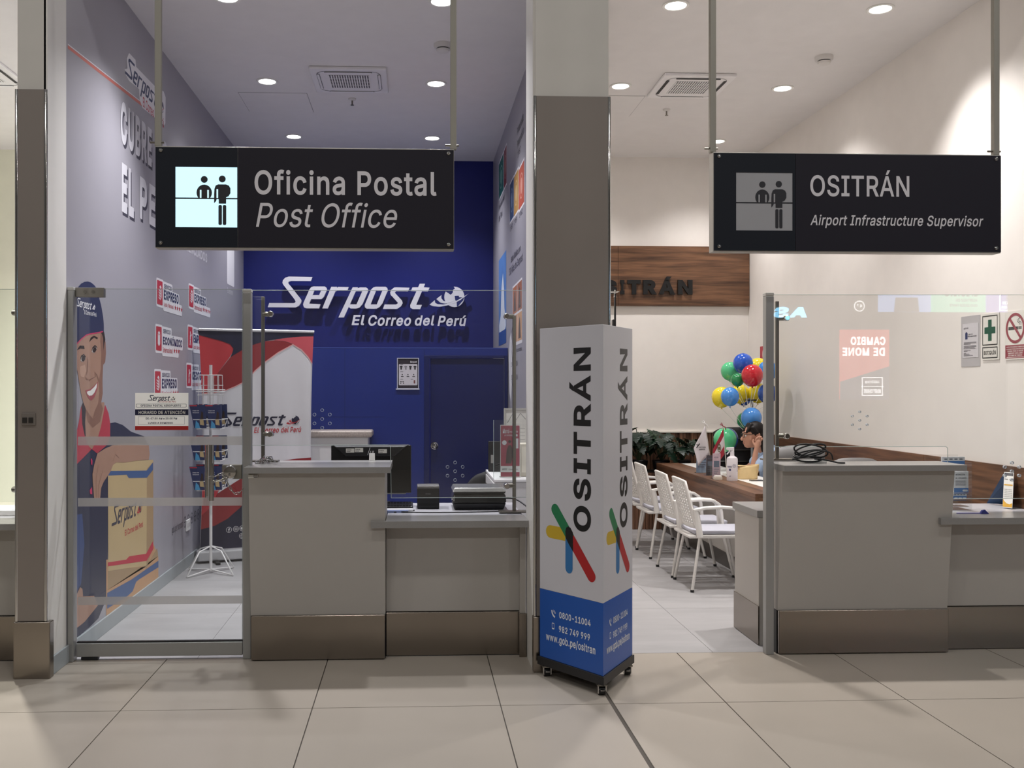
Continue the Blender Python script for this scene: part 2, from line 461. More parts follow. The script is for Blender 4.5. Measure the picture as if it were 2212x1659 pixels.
 'P': (445, '60,0 125,0 125,186 235,186 272,188 305,195 332,207 356,223 375,243 390,265 400,291 407,318 409,348 407,377 400,404 390,430 375,452 356,471 332,487 305,499 272,506 235,509 60,509|257,451 279,446 297,439 312,428 324,416 333,402 343,367 343,328 339,310 333,294 324,279 312,266 297,256 279,248 257,244 233,242 125,242 125,452'),
 'Q': (533, '70,115 92,79 119,49 150,25 186,7 225,-3 267,-7 309,-3 348,7 357,12 401,-48 468,-48 403,40 415,49 442,79 464,115 480,157 490,203 493,254 490,305 480,352 464,393 442,429 415,459 384,484 348,501 309,512 267,516 225,512 186,501 150,484 119,459 92,429 70,393 53,352 44,305 40,254 44,203 53,157|142,117 125,144 113,176 106,213 103,254 106,295 113,332 125,364 142,392 161,415 184,433 210,445 237,453 267,456 296,453 324,446 349,433 372,415 392,392 408,365 420,332 428,295 430,254 428,213 420,176 408,144 392,116 366,89 313,159 245,159 319,62 296,55 267,53 237,55 210,63 184,76 161,94'),
 'R': (449, '60,0 125,0 125,198 247,198 353,0 428,0 313,210 333,217 356,232 376,250 390,271 401,296 407,323 409,352 407,381 401,408 390,433 376,455 356,473 333,489 305,500 273,506 236,509 60,509|258,451 298,440 313,430 325,419 334,405 340,389 344,371 344,333 340,316 334,300 325,287 313,276 298,267 280,260 258,256 125,255 125,452'),
 'S': (447, '64,60 81,40 102,23 128,9 156,-1 188,-7 224,-9 261,-7 294,0 323,11 349,25 370,43 386,64 399,87 406,112 408,139 407,161 402,180 395,198 384,213 359,238 344,248 312,264 279,275 198,297 155,315 131,334 122,345 117,359 115,376 121,405 129,418 139,430 152,440 167,448 185,454 225,459 254,456 280,449 302,437 320,421 332,402 337,378 401,378 398,403 390,427 377,449 360,468 340,484 316,498 289,508 259,514 227,516 195,514 165,508 138,498 113,484 92,468 75,448 62,425 54,400 52,372 56,341 67,313 86,289 112,269 145,253 184,239 263,217 296,205 322,189 340,168 346,139 344,122 338,106 329,92 317,79 303,69 286,60 267,54 246,50 204,50 185,53 150,66 123,88 114,102 108,118 104,137 38,137 42,109 51,83'),
 'T': (449, '32,509 32,452 193,452 193,0 257,0 257,452 417,452 417,509'),
 'U': (517, '60,173 63,140 71,108 85,80 103,55 126,33 154,15 186,2 220,-6 259,-8 297,-6 332,2 363,15 391,33 414,55 433,80 446,108 454,140 457,173 457,509 393,509 393,178 391,155 385,133 377,113 364,95 349,80 331,68 309,59 285,53 232,53 208,59 187,68 169,80 153,95 141,113 132,133 126,155 124,178 124,509 60,509'),
 'V': (480, '84,509 16,509 204,0 278,0 463,509 395,509 283,187 241,53 207,164'),
 'X': (474, '18,0 91,0 182,129 213,176 237,218 268,165 382,0 456,0 275,263 446,509 374,509 288,386 252,329 238,303 188,386 104,509 29,509 200,261'),
 'Y': (472, '91,509 16,509 203,208 203,0 268,0 268,208 455,509 381,509 260,310 242,275 237,262 203,327'),
 'Z': (438, '42,46 42,0 399,0 399,57 152,57 115,55 169,129 397,462 397,509 40,509 40,452 323,453 273,385'),
 'a': (389, '60,29 76,15 94,5 115,-3 160,-9 199,-4 215,1 242,16 252,25 267,43 272,52 277,52 277,0 337,0 337,251 335,278 330,301 322,320 312,336 300,350 271,369 255,375 208,384 173,383 133,375 114,368 95,358 79,346 64,331 51,313 41,291 100,274 104,283 118,301 137,316 163,327 178,330 212,330 227,327 240,322 260,307 267,297 272,285 275,272 276,255 271,240 257,231 125,211 92,200 64,184 53,174 43,161 36,146 32,128 30,108 32,84 38,63 48,45|109,64 96,82 93,93 93,118 97,130 103,139 112,147 134,159 161,166 221,174 267,184 276,190 276,138 274,122 270,108 263,93 254,80 242,68 228,59 211,51 192,47 170,45 142,48 119,57'),
 'b': (424, '53,0 112,0 112,59 118,59 123,50 147,21 172,4 189,-3 208,-7 229,-8 260,-6 288,3 313,16 336,34 355,57 370,84 381,116 388,151 390,189 388,227 381,261 370,293 354,320 335,342 313,361 287,374 259,382 229,384 207,383 188,379 171,373 137,346 118,319 114,319 114,509 53,509|114,162 114,216 118,241 125,263 134,282 147,299 161,312 178,322 198,328 220,330 243,328 262,322 280,311 295,298 307,281 316,261 323,239 327,215 327,163 323,139 316,117 306,97 294,80 279,66 262,55 242,49 220,47 198,49 179,55 162,65 147,78 135,95 125,115 118,138'),
 'c': (396, '56,85 72,58 93,35 117,16 144,3 174,-5 207,-8 244,-5 261,-1 292,12 306,21 331,43 350,70 363,102 304,117 301,107 292,89 279,73 271,66 253,55 232,49 207,46 184,49 163,55 145,66 130,80 118,97 108,117 102,139 96,187 102,236 108,258 118,278 130,296 145,310 163,321 184,328 207,330 231,328 252,321 270,311 278,304 290,289 300,272 303,262 362,277 349,308 330,335 305,356 291,364 260,377 226,384 174,382 144,374 117,360 93,341 72,318 56,291 44,260 37,225 34,187 37,150 44,116'),
 'd': (424, '43,116 55,84 70,57 89,34 111,16 137,3 165,-6 195,-8 217,-7 236,-3 266,12 287,31 307,59 313,59 313,0 372,0 372,509 311,509 311,319 306,319 287,346 267,364 253,373 237,379 218,383 196,384 165,382 137,374 112,361 89,342 70,320 55,293 43,261 36,227 34,189 36,151|109,117 102,139 98,163 96,189 98,215 102,239 108,261 118,281 130,298 145,311 162,322 182,328 205,330 227,328 246,322 263,312 278,299 290,282 300,263 306,241 310,216 312,189 310,162 306,138 299,115 290,95 278,78 263,65 246,55 226,49 205,47 182,49 162,55 145,66 130,80 118,97'),
 'e': (404, '37,150 44,116 56,85 72,58 92,35 117,16 145,3 177,-5 212,-8 237,-7 261,-3 283,4 302,14 320,26 335,39 348,55 358,72 365,91 306,105 294,82 276,65 265,58 241,49 212,46 190,48 169,53 151,61 135,73 121,88 110,106 102,127 96,169 371,169 370,227 365,256 357,282 347,305 334,324 319,341 303,355 285,366 266,374 246,380 205,384 172,382 142,373 115,359 91,340 71,317 55,290 44,258 36,224 34,187|97,231 102,251 109,270 119,286 131,301 146,313 164,323 183,328 205,330 227,328 246,323 263,314 277,301 298,269 304,248 309,221 97,221'),
 'f': (254, '154,460 164,468 178,472 202,474 224,470 227,468 243,521 231,525 201,530 169,529 135,519 120,510 107,499 96,486 87,470 82,452 81,379 6,379 6,327 81,327 81,0 142,0 142,327 228,327 228,379 142,379 143,435 147,449'),
 'g': (425, '59,-84 82,-110 97,-122 114,-132 134,-140 156,-146 207,-151 237,-149 265,-144 291,-136 314,-124 334,-109 350,-90 363,-67 370,-40 372,-9 372,379 313,379 313,319 308,319 279,356 253,373 237,379 218,383 196,384 166,382 138,374 112,361 90,342 71,320 55,293 43,263 36,229 34,191 36,154 43,120 55,90 71,65 90,43 113,27 138,14 165,7 195,5 217,6 236,10 266,23 287,41 306,68 311,68 311,-6 308,-34 298,-58 282,-75 261,-87 236,-95 207,-97 169,-93 142,-82 122,-66 101,-41 51,-69|109,123 102,144 98,167 96,193 98,218 102,241 109,262 118,282 130,298 145,312 163,322 182,328 205,330 227,328 247,322 264,312 279,299 291,283 300,264 307,242 311,219 311,166 307,142 300,121 290,103 278,87 264,75 246,66 227,61 205,59 183,61 163,66 145,76 131,88 118,104'),
 'h': (410, '53,509 53,0 114,0 115,248 119,266 126,283 136,297 147,308 161,317 176,324 192,328 210,329 235,326 256,318 273,304 286,286 293,263 296,235 296,0 357,0 357,240 355,271 350,298 341,321 328,340 313,356 295,369 275,377 252,383 227,384 200,382 175,374 152,362 132,344 114,314 114,509'),
 'i': (167, '41,483 43,472 47,463 63,448 73,444 95,444 105,448 121,463 125,472 125,494 121,504 114,512 105,518 84,524 63,518 54,512 47,504|53,379 53,0 114,0 114,379'),
 'j': (167, '18,-85 -10,-87 -10,-143 27,-141 47,-137 65,-129 80,-119 92,-106 102,-90 108,-72 112,-52 114,-30 114,379 53,379 53,-29 51,-46 47,-61 40,-72 31,-80|62,518 53,512 42,494 42,472 53,455 62,448 72,444 95,444 105,448 114,455 125,472 125,494 114,512 105,518 95,522 83,524'),
 'k': (381, '114,212 114,509 53,509 53,0 114,0 114,140 154,178 294,0 372,0 201,217 360,379 284,379 121,212'),
 'l': (189, '135,53 126,57 120,62 114,83 114,509 53,509 53,84 55,59 62,37 74,20 91,8 112,0 154,-2 181,3 170,54 157,52'),
 'm': (610, '53,0 114,0 115,257 119,274 126,289 135,302 145,312 171,326 199,330 220,328 238,322 253,311 265,297 272,280 274,260 274,0 335,0 336,263 345,290 353,302 374,320 387,326 402,329 438,329 456,323 473,313 485,298 493,279 496,254 496,0 557,0 557,255 555,283 550,307 541,328 529,346 514,361 497,372 478,380 458,385 417,385 398,381 381,375 364,366 350,356 326,329 317,309 314,320 303,342 287,361 268,375 245,383 219,386 187,382 172,376 144,358 132,346 122,331 112,310 112,379 53,379'),
 'n': (410, '53,0 114,0 115,248 119,266 126,283 136,297 147,308 161,317 176,324 192,328 210,329 235,326 256,318 273,304 286,286 293,263 296,235 296,0 357,0 357,240 355,271 350,298 341,321 328,340 313,356 295,369 275,377 252,383 227,384 200,382 175,374 152,362 132,344 116,319 112,310 112,379 53,379'),
 'o': (415, '44,116 56,85 72,58 93,35 117,16 144,3 174,-5 207,-8 241,-5 271,3 299,16 323,35 343,58 359,85 371,116 379,150 381,187 379,225 371,260 359,291 343,318 323,341 299,360 271,374 241,382 207,384 174,382 144,374 117,360 93,341 72,318 56,291 44,260 37,225 34,187 37,150|108,117 102,139 96,187 102,236 108,258 118,278 130,296 145,310 163,321 184,328 207,330 231,328 252,321 270,310 285,296 298,278 307,258 314,236 318,212 318,163 314,139 307,117 298,97 285,80 270,66 252,55 231,49 207,46 184,49 163,55 145,66 130,80 118,97'),
 'p': (424, '112,319 112,379 53,379 53,-143 114,-143 114,59 118,59 130,41 147,21 159,12 189,-3 208,-7 229,-8 260,-6 288,3 313,16 336,34 355,57 370,84 381,116 388,151 390,189 388,227 381,261 370,293 354,320 335,342 313,361 287,374 259,382 229,384 207,383 188,379 171,373 137,346 118,319|114,162 114,216 118,241 125,263 134,282 147,299 161,312 178,322 198,328 220,330 243,328 262,322 280,311 295,298 307,281 316,261 323,239 327,215 327,163 323,139 316,117 306,97 294,80 279,66 262,55 242,49 220,47 198,49 179,55 162,65 147,78 135,95 125,115 118,138'),
 'q': (424, '43,116 55,84 70,57 89,34 111,16 137,3 165,-6 195,-8 217,-7 236,-3 266,12 287,31 306,59 311,59 311,-143 372,-143 372,379 313,379 313,319 307,319 287,346 267,364 253,373 237,379 218,383 196,384 165,382 137,374 112,361 89,342 70,320 55,293 43,261 36,227 34,189 36,151|109,117 102,139 98,163 96,189 98,215 102,239 108,261 118,281 130,298 145,311 162,322 182,328 205,330 227,328 246,322 263,312 278,299 290,282 300,263 306,241 310,216 312,189 310,162 306,138 299,115 290,95 278,78 263,65 246,55 226,49 205,47 182,49 162,55 145,66 130,80 118,97'),
 'r': (259, '112,321 112,379 53,379 53,0 114,0 115,254 119,269 126,284 135,296 159,315 174,321 207,326 236,324 243,322 243,384 213,385 191,383 171,377 152,367 137,354 124,339 115,321'),
 's': (365, '62,38 76,24 93,12 112,3 133,-3 157,-7 210,-7 236,-2 260,6 281,18 298,31 312,47 323,65 329,85 331,107 328,131 320,153 306,171 287,187 261,200 172,223 136,235 124,243 115,253 110,264 109,277 111,292 119,305 131,317 147,326 166,331 187,333 210,331 228,325 243,316 254,304 262,291 268,277 324,290 318,308 299,339 286,352 271,363 254,372 234,379 212,383 161,383 137,378 115,370 95,360 79,347 65,332 55,314 49,295 47,274 50,249 58,227 72,208 92,192 118,180 149,170 229,150 243,144 254,136 262,126 268,103 265,88 258,74 244,62 227,53 206,47 181,45 160,47 141,52 124,60 111,72 101,87 94,107 36,94 41,73 50,54'),
 't': (227, '156,51 144,55 136,61 130,70 127,83 126,327 204,327 204,379 126,379 126,471 65,471 65,379 6,379 6,327 65,327 65,93 68,64 77,41 92,21 113,7 138,-1 168,-4 200,-2 213,2 202,54 180,50'),
 'u': (410, '53,379 54,109 60,82 69,59 82,39 97,23 115,11 135,2 158,-3 182,-5 209,-3 234,5 257,17 277,35 294,60 298,70 298,0 357,0 357,379 296,379 295,132 290,113 283,97 274,83 263,71 249,62 234,55 218,51 200,50 175,53 154,61 137,75 124,94 116,117 114,144 114,379'),
 'v': (389, '173,132 84,379 17,379 163,0 226,0 371,379 305,379 216,132 195,58'),
 'w': (567, '87,379 23,379 138,0 199,0 263,225 284,309 309,207 368,0 429,0 545,379 480,379 420,163 397,67 382,136 362,214 316,379 252,379 192,163 170,66 154,137'),
 'x': (379, '100,379 29,379 155,194 21,0 91,0 160,103 189,155 219,103 287,0 358,0 224,192 352,379 282,379 233,306 211,270 191,232 170,270'),
 'y': (389, '57,-142 82,-145 109,-144 125,-141 139,-136 165,-119 177,-107 196,-77 371,379 305,379 216,132 202,87 195,58 173,132 84,379 17,379 163,-1 145,-51 138,-64 122,-81 104,-89 94,-90 61,-86 47,-139'),
 'z': (380, '42,46 42,0 339,0 339,56 126,56 126,60 333,331 333,379 48,379 48,323 254,323 254,320'),
 'Á': (480, '16,0 85,0 135,142 344,142 395,0 463,0 276,509 201,509|154,199 239,456 324,199|329,659 260,659 213,558 263,558'),
 'Í': (300, '118,57 31,57 31,0 269,0 269,57 183,57 183,452 269,452 269,509 31,509 31,452 118,452|171,659 124,558 174,558 240,659'),
 'Ñ': (523, '60,0 60,509 136,509 399,110 399,509 463,509 463,0 387,0 125,399 125,0|224,604 239,600 266,586 298,576 322,578 335,584 346,595 354,609 359,626 361,646 319,646 316,631 310,622 300,619 294,619 276,626 257,637 235,646 218,648 201,645 188,639 177,628 170,613 165,596 163,577 206,577 206,583 210,595 218,603'),
 'Ó': (533, '70,115 92,79 119,49 150,25 186,7 225,-3 267,-7 309,-3 348,7 384,25 415,49 442,79 464,115 480,157 490,203 493,254 490,305 480,352 464,393 442,429 415,459 384,484 348,501 309,512 267,516 225,512 186,501 150,484 119,459 92,429 70,393 53,352 44,305 40,254 44,203 53,157|142,117 125,144 113,176 106,213 103,254 106,295 113,332 125,364 142,392 161,415 184,433 210,445 237,453 267,456 296,453 324,446 349,433 372,415 392,392 408,365 420,332 428,295 430,254 428,213 420,176 408,144 392,116 372,94 349,76 324,63 296,55 267,53 237,55 210,63 184,76 161,94|356,659 288,659 240,558 290,558'),
 'Ú': (517, '63,140 71,108 85,80 103,55 126,33 154,15 186,2 220,-6 259,-8 297,-6 332,2 363,15 391,33 414,55 433,80 446,108 454,140 457,173 457,509 393,509 393,178 391,155 385,133 377,113 364,95 349,80 331,68 309,59 285,53 232,53 208,59 187,68 169,80 153,95 141,113 132,133 126,155 124,178 124,509 60,509 60,173|348,659 280,659 232,558 282,558'),
 'á': (389, '60,29 76,15 94,5 115,-3 160,-9 199,-4 215,1 242,16 252,25 267,43 272,52 277,52 277,0 337,0 337,251 335,278 330,301 322,320 312,336 300,350 271,369 255,375 208,384 173,383 133,375 114,368 95,358 79,346 64,331 51,313 41,291 100,274 104,283 118,301 137,316 163,327 178,330 212,330 227,327 240,322 260,307 267,297 272,285 275,272 276,255 271,240 257,231 125,211 92,200 64,184 53,174 43,161 36,146 32,128 30,108 32,84 38,63 48,45|109,64 96,82 93,93 93,118 97,130 103,139 112,147 134,159 161,166 221,174 267,184 276,190 276,138 274,122 270,108 263,93 254,80 242,68 228,59 211,51 192,47 170,45 142,48 119,57|278,529 210,529 162,429 212,429'),
 'é': (404, '37,150 44,116 56,85 72,58 92,35 117,16 145,3 177,-5 212,-8 237,-7 261,-3 283,4 302,14 320,26 335,39 348,55 358,72 365,91 306,105 294,82 276,65 265,58 241,49 212,46 190,48 169,53 151,61 135,73 121,88 110,106 102,127 96,169 371,169 370,227 365,256 357,282 347,305 334,324 319,341 303,355 285,366 266,374 246,380 205,384 172,382 142,373 115,359 91,340 71,317 55,290 44,258 36,224 34,187|97,231 102,251 109,270 119,286 131,301 146,313 164,323 183,328 205,330 227,328 246,323 263,314 277,301 298,269 304,248 309,221 97,221|225,529 177,429 227,429 293,529'),
 'ñ': (410, '53,0 114,0 115,248 119,266 126,283 136,297 147,308 161,317 176,324 192,328 210,329 235,326 256,318 273,304 286,286 293,263 296,235 296,0 357,0 357,240 355,271 350,298 341,321 328,340 313,356 295,369 275,377 252,383 227,384 200,382 175,374 152,362 132,344 116,319 112,310 112,379 53,379|106,448 149,448 149,454 153,466 161,474 167,475 176,473 225,450 250,446 265,448 278,455 289,466 297,480 302,497 304,517 262,517 259,501 253,492 248,490 231,491 200,508 185,514 169,518 144,516 131,509 120,498 113,484 108,467'),
 'ó': (415, '44,116 56,85 72,58 93,35 117,16 144,3 174,-5 207,-8 241,-5 271,3 299,16 323,35 343,58 359,85 371,116 379,150 381,187 379,225 371,260 359,291 343,318 323,341 299,360 271,374 241,382 207,384 174,382 144,374 117,360 93,341 72,318 56,291 44,260 37,225 34,187 37,150|108,117 102,139 96,187 102,236 108,258 118,278 130,296 145,310 163,321 184,328 207,330 231,328 252,321 270,310 285,296 298,278 307,258 314,236 318,212 318,163 314,139 307,117 298,97 285,80 270,66 252,55 231,49 207,46 184,49 163,55 145,66 130,80 118,97|297,529 228,529 181,429 231,429'),
 'ú': (410, '53,379 54,109 60,82 69,59 82,39 97,23 115,11 135,2 158,-3 182,-5 209,-3 234,5 257,17 277,35 294,60 298,70 298,0 357,0 357,379 296,379 295,132 290,113 283,97 274,83 263,71 249,62 234,55 218,51 200,50 175,53 154,61 137,75 124,94 116,117 114,144 114,379|294,529 226,529 178,429 228,429'),
 '€': (464, '34,229 16,179 86,179 90,156 105,115 125,79 150,49 179,25 212,7 249,-3 288,-7 337,-1 361,6 383,15 403,28 422,43 396,96 365,74 342,63 316,55 288,53 261,55 236,63 213,76 193,94 175,116 161,144 149,179 298,179 321,229 143,229 141,254 143,279 341,279 364,329 149,329 161,365 175,392 193,415 213,433 236,446 261,453 288,456 329,450 354,440 377,426 398,409 423,463 404,479 383,492 361,502 337,510 288,516 249,512 212,501 179,484 150,460 125,430 105,393 90,352 86,329 34,329 16,279 80,279 78,254 80,229'),
 ' ': (188, ''),
}
_GC = {}
def glyph(c, bold):
    k = (c, bold)
    if k not in _GC:
        adv, raw = GLYPHS.get(c, GLYPHS['-'])
        loops = []
        for l in raw.split('|'):
            if not l: continue
            p = [Vector(tuple(float(v) for v in q.split(','))) for q in l.split()]
            loops.append(p)
        # outlines run one way, counters the other: make the biggest loop run anticlockwise
        def area(p): return sum(p[i - 1].x * p[i].y - p[i].x * p[i - 1].y for i in range(len(p))) / 2
        if loops:
            big = max(loops, key=lambda p: abs(area(p)))
            if area(big) < 0:
                loops = [p[::-1] for p in loops]
            if bold:
                out = []
                for p in loops:
                    q = []
                    i = 0
                    while i < len(p) and len(p) > 4:      # drop hair-thin notches and tiny edges before fattening
                        a, b, d = p[i - 1], p[i], p[(i + 1) % len(p)]
                        if (b - a).length < 9 and bold > 8:
                            p[i - 1] = (a + b) / 2
                            p.pop(i); i = max(0, i - 2)
                        elif (a - b).angle(d - b, 3.0) < 0.42:
                            p.pop(i); i = max(0, i - 2)
                        else:
                            i += 1
                    for i in range(len(p)):
                        e0 = (p[i] - p[i - 1]).normalized(); e1 = (p[(i + 1) % len(p)] - p[i]).normalized()
                        n0 = Vector((e0.y, -e0.x)); n1 = Vector((e1.y, -e1.x))
                        m = n0 + n1
                        m = m / max(0.35, m.length_squared / 2) if m.length > 1e-4 else n0
                        q.append(p[i] + m * bold)
                    out.append(q)
                loops = out
        # group counters with the outline that holds them
        outer = [p for p in loops if area(p) > 0]
        inner = [p for p in loops if area(p) <= 0]
        sets = []
        for o in outer:
            xs_ = [v.x for v in o]; ys_ = [v.y for v in o]
            hs = [h for h in inner if min(xs_) - 2 <= h[0].x <= max(xs_) + 2 and min(ys_) - 2 <= h[0].y <= max(ys_) + 2]
            sets.append([o] + hs)
        tri = []
        for st in sets:
            tri.append(geometry.tessellate_polygon([[Vector((v.x, v.y, 0)) for v in l] for l in st]))
        _GC[k] = (adv + 2 * bold, sets, tri)
    return _GC[k]
def letters(mb, body, fr, a0, a1, b0, b1, bold=0.0, shear=0.0, spacing=1.0, off=0.0015, depth=0.0):
    x = 0.0
    items = []
    for c in body:
        adv, sets, tri = glyph(c, round(bold * (600 if c in 'MmWw' else 800 if c in 'ÁÉÍÓÚ' else 1000), 1))
        for st, tr_ in zip(sets, tri):
            items.append(([[(x + v.x + v.y * shear, v.y) for v in l] for l in st], tr_))
        x += adv * spacing
    allp = [p for st, _ in items for l in st for p in l]
    x0 = min(p[0] for p in allp); x1 = max(p[0] for p in allp)
    y0 = min(p[1] for p in allp); y1 = max(p[1] for p in allp)
    sx = (a1 - a0) / max(1e-6, x1 - x0); sy = (b1 - b0) / max(1e-6, y1 - y0)
    for st, tr_ in items:
        q = [(a0 + (p[0] - x0) * sx, b0 + (p[1] - y0) * sy) for l in st for p in l]
        tris = []
        for t in tr_:
            (ax, ay), (bx_, by), (cx, cy) = q[t[0]], q[t[1]], q[t[2]]
            tris.append(tuple(t) if (bx_ - ax) * (cy - ay) - (by - ay) * (cx - ax) > 0 else (t[0], t[2], t[1]))
        mb.add([fr.p(a, b, off + depth) for a, b in q], tris)
        if depth:
            k = 0
            for l in st:
                n = len(l)
                vs = [fr.p(*q[k + i], off + depth) for i in range(n)] + [fr.p(*q[k + i], off) for i in range(n)]
                mb.add(vs, [(i, n + i, n + (i + 1) % n, (i + 1) % n) for i in range(n)])
                k += n
    return mb
def text(name, body, fr, a0, a1, b0, b1, mat, parent=None, **k):
    return letters(MB(), body, fr, a0, a1, b0, b1, **k).build(name, mat, parent)
def art(name, fr, loops, mat, parent=None, off=0.001, depth=0.0):
    return MB().poly(fr, loops, off, depth).build(name, mat, parent)
def rect(a0, a1, b0, b1):
    return [(a0, b0), (a1, b0), (a1, b1), (a0, b1)]
def rrect(a0, a1, b0, b1, r, n=4):
    out = []
    for cx, cy, t0 in ((a1 - r, b0 + r, -90), (a1 - r, b1 - r, 0), (a0 + r, b1 - r, 90), (a0 + r, b0 + r, 180)):
        for i in range(n + 1):
            t = R(t0 + 90 * i / n)
            out.append((cx + r * math.cos(t), cy + r * math.sin(t)))
    return out
def disc(a, b, r, n=20, rb=None, t0=0, t1=360):
    rb = rb or r
    k = n if t1 - t0 >= 360 else n + 1
    return [(a + r * math.cos(R(t0 + (t1 - t0) * i / n)), b + rb * math.sin(R(t0 + (t1 - t0) * i / n))) for i in range(k)]
def capsule(p, q, r, n=8):
    p, q = Vector(p), Vector(q)
    t = math.degrees(math.atan2(q.y - p.y, q.x - p.x))
    return [(q.x + r * math.cos(R(t - 90 + 180 * i / n)), q.y + r * math.sin(R(t - 90 + 180 * i / n))) for i in range(n + 1)] + \
           [(p.x + r * math.cos(R(t + 90 + 180 * i / n)), p.y + r * math.sin(R(t + 90 + 180 * i / n))) for i in range(n + 1)]
def ribbon(pts, w):
    pts = [Vector(p) for p in pts]
    L, Q = [], []
    for i, p in enumerate(pts):
        d = (pts[min(i + 1, len(pts) - 1)] - pts[max(i - 1, 0)]).normalized()
        n = Vector((-d.y, d.x))
        L.append(tuple(p + n * w / 2)); Q.append(tuple(p - n * w / 2))
    return L + Q[::-1]

# ---- the post office mark: slanted word, globe with swooshes; outlines in its own units (432 wide, y down)
def _z1(p): return [(-20 + x / 9.217, y / 9.217) for x, y in p]
def _z2(p): return [(200 + x / 9.217, y / 9.217) for x, y in p]
MARK = {
 'S': [_z1([(1065,88),(600,82),(530,105),(485,155),(474,210),(500,255),(720,540),(735,580),(720,600),(690,607),(215,607),(185,690),(735,692),(800,660),(842,600),(848,555),(830,520),(590,215),(595,185),(640,167),(1035,167)])],
 'e': [_z1([(1225,627),(1195,710),(945,710),(900,690),(882,640),(890,600),(1010,330),(1045,288),(1090,275),(1310,275),(1345,300),(1355,340),(1290,480),(1245,525),(1040,525),(1000,615)]), _z1([(1105,350),(1240,350),(1200,448),(1068,448)])],
 'r': [_z1([(1440,280),(1550,280),(1545,305),(1580,282),(1785,285),(1755,355),(1560,355),(1520,375),(1370,710),(1262,710)])],
 'p': [_z1([(1865,288),(1965,288),(1955,310),(2010,290),(2130,290),(2165,315),(2172,360),(2060,620),(2000,690),(1930,712),(1820,708),(1785,680),(1690,888),(1582,888)]), _z1([(1925,365),(2055,365),(1940,628),(1808,628)])],
 'o': [_z2([(205,330),(250,288),(300,275),(490,275),(525,300),(535,350),(430,600),(370,680),(310,712),(115,712),(80,685),(75,640)]), _z2([(300,355),(425,355),(315,628),(190,628)])],
 's': [_z2([(968,292),(935,362),(700,362),(675,385),(680,400),(820,550),(830,600),(800,660),(720,715),(440,715),(470,628),(700,628),(735,600),(730,585),(590,430),(582,390),(600,340),(660,290),(700,285)])],
 't': [_z2([(1170,212),(1278,212),(1250,282),(1370,288),(1335,362),(1215,362),(1100,632),(1215,632),(1180,717),(1030,717),(985,690),(980,640),(1105,362),(995,358),(1025,285),(1140,282)])],
}
GLOBE = _z2([(1865 + 203 * math.cos(R(i * 15)), 470 + 203 * math.sin(R(i * 15))) for i in range(24)])
LAND = [_z2([(1690,365),(1740,300),(1790,272),(1850,267),(1875,300),(1840,330),(1830,390),(1790,430),(1740,395)]),
        _z2([(1870,450),(1950,445),(1960,480),(2062,480),(2040,540),(1985,600),(1935,660),(1915,670),(1910,580),(1880,530)])]
BACK = _z2([(1660,430),(1900,560),(2100,430),(2150,405),(1990,535),(1850,605),(1720,640),(1640,600),(1600,520),(1605,440),(1700,330)])
SWOOSH = [_z2([(1370,625),(1470,540),(1480,590),(1530,618),(1640,625),(1850,580),(2010,490),(2150,403),(1990,530),(1850,600),(1720,642),(1560,668),(1430,655)]),
          _z2([(1505,515),(1605,435),(1603,500),(1650,555),(1750,572),(1870,545),(1760,590),(1680,603),(1590,588)])]
def mark(fr, a0, a1, b0, b1, m_word, m_globe, m_land, m_swoosh, parent, off=0.001, depth=0.0, split=False, pref='', e=0.0007):
    """word and globe inside a rectangle; b0 is the foot of the p, b1 the top of the S"""
    sx = (a1 - a0) / 434.0; sy = (b1 - b0) / 87.5
    def T(l): return [(a0 + x * sx, b0 + (96.4 - y) * sy) for x, y in l]
    word = MB()
    for k in ('S', 'e', 'r', 'p', 'o', 's', 't'):
        if split:
            tag(MB().poly(fr, [T(l) for l in MARK[k]], off, depth).build('letter', m_word, parent))
        else:
            word.poly(fr, [T(l) for l in MARK[k]], off, depth)
    if not split:
        word.build(pref + 'wordmark', m_word, parent)
    g = MB().poly(fr, T(GLOBE), off, depth).build(pref + 'globe_emblem', m_globe, parent)
    b = MB()
    for l in LAND: b.poly(fr, T(l), off + depth + e)
    b.build(pref + 'globe_land', m_land, g if split else parent)
    if split:
        s = MB()
        for l in SWOOSH: s.poly(fr, T(l), off + depth * 0.2, depth * 0.8 + 3 * e)
        s.build('swoosh', m_swoosh, g)
    else:
        s = MB()
        for l in SWOOSH: s.poly(fr, T(l), off + 3 * e)
        s.build(pref + 'swoosh', m_swoosh, parent)

# ------------------------------------------------------------------ materials
WHITE = M('white_paint', '#e9e6e0', 0.6)
OFFWHITE = M('cream_paint', '#ebe6e1', 0.6)
COLGREY = M('column_paint', '#cfcbc4', 0.55)
CEIL = M('ceiling_paint', '#e8e5e4', 0.8)
LAV = M('lavender_wall_print', '#a5a2aa', 0.38, var=0.02)
NAVY = M('navy_paint', '#131f70', 0.42, var=0.06)
NAVY2 = M('navy_panel', '#1a2e7c', 0.3, var=0.06)
NAVYD = M('navy_door', '#101d58', 0.3, var=0.06)
ALU = M('anodised_aluminium', '#a3a3a1', 0.42, 0.55, var=0.03)
STEEL = M('brushed_steel', '#8d857c', 0.24, 1.0, var=0.05, bump=0.05, bscale=3.0, scale=3)
CHROME = M('polished_steel', '#c9c7c4', 0.09, 1.0)
DSTEEL = M('satin_steel', '#86827a', 0.3, 1.0)
TAUPE = M('taupe_cladding', '#867d76', 0.42, var=0.03)
LAMINATE = M('grey_white_laminate', '#b0aba5', 0.5, var=0.02)
STONE = M('grey_quartz', '#8f8d8b', 0.28, var=0.10, scale=180)
SKIRT = M('grey_skirting', '#9da3a6', 0.4)
BLACK = M('black_plastic', '#0e0e10', 0.35)
SATINBLK = M('satin_black', '#17171a', 0.45)
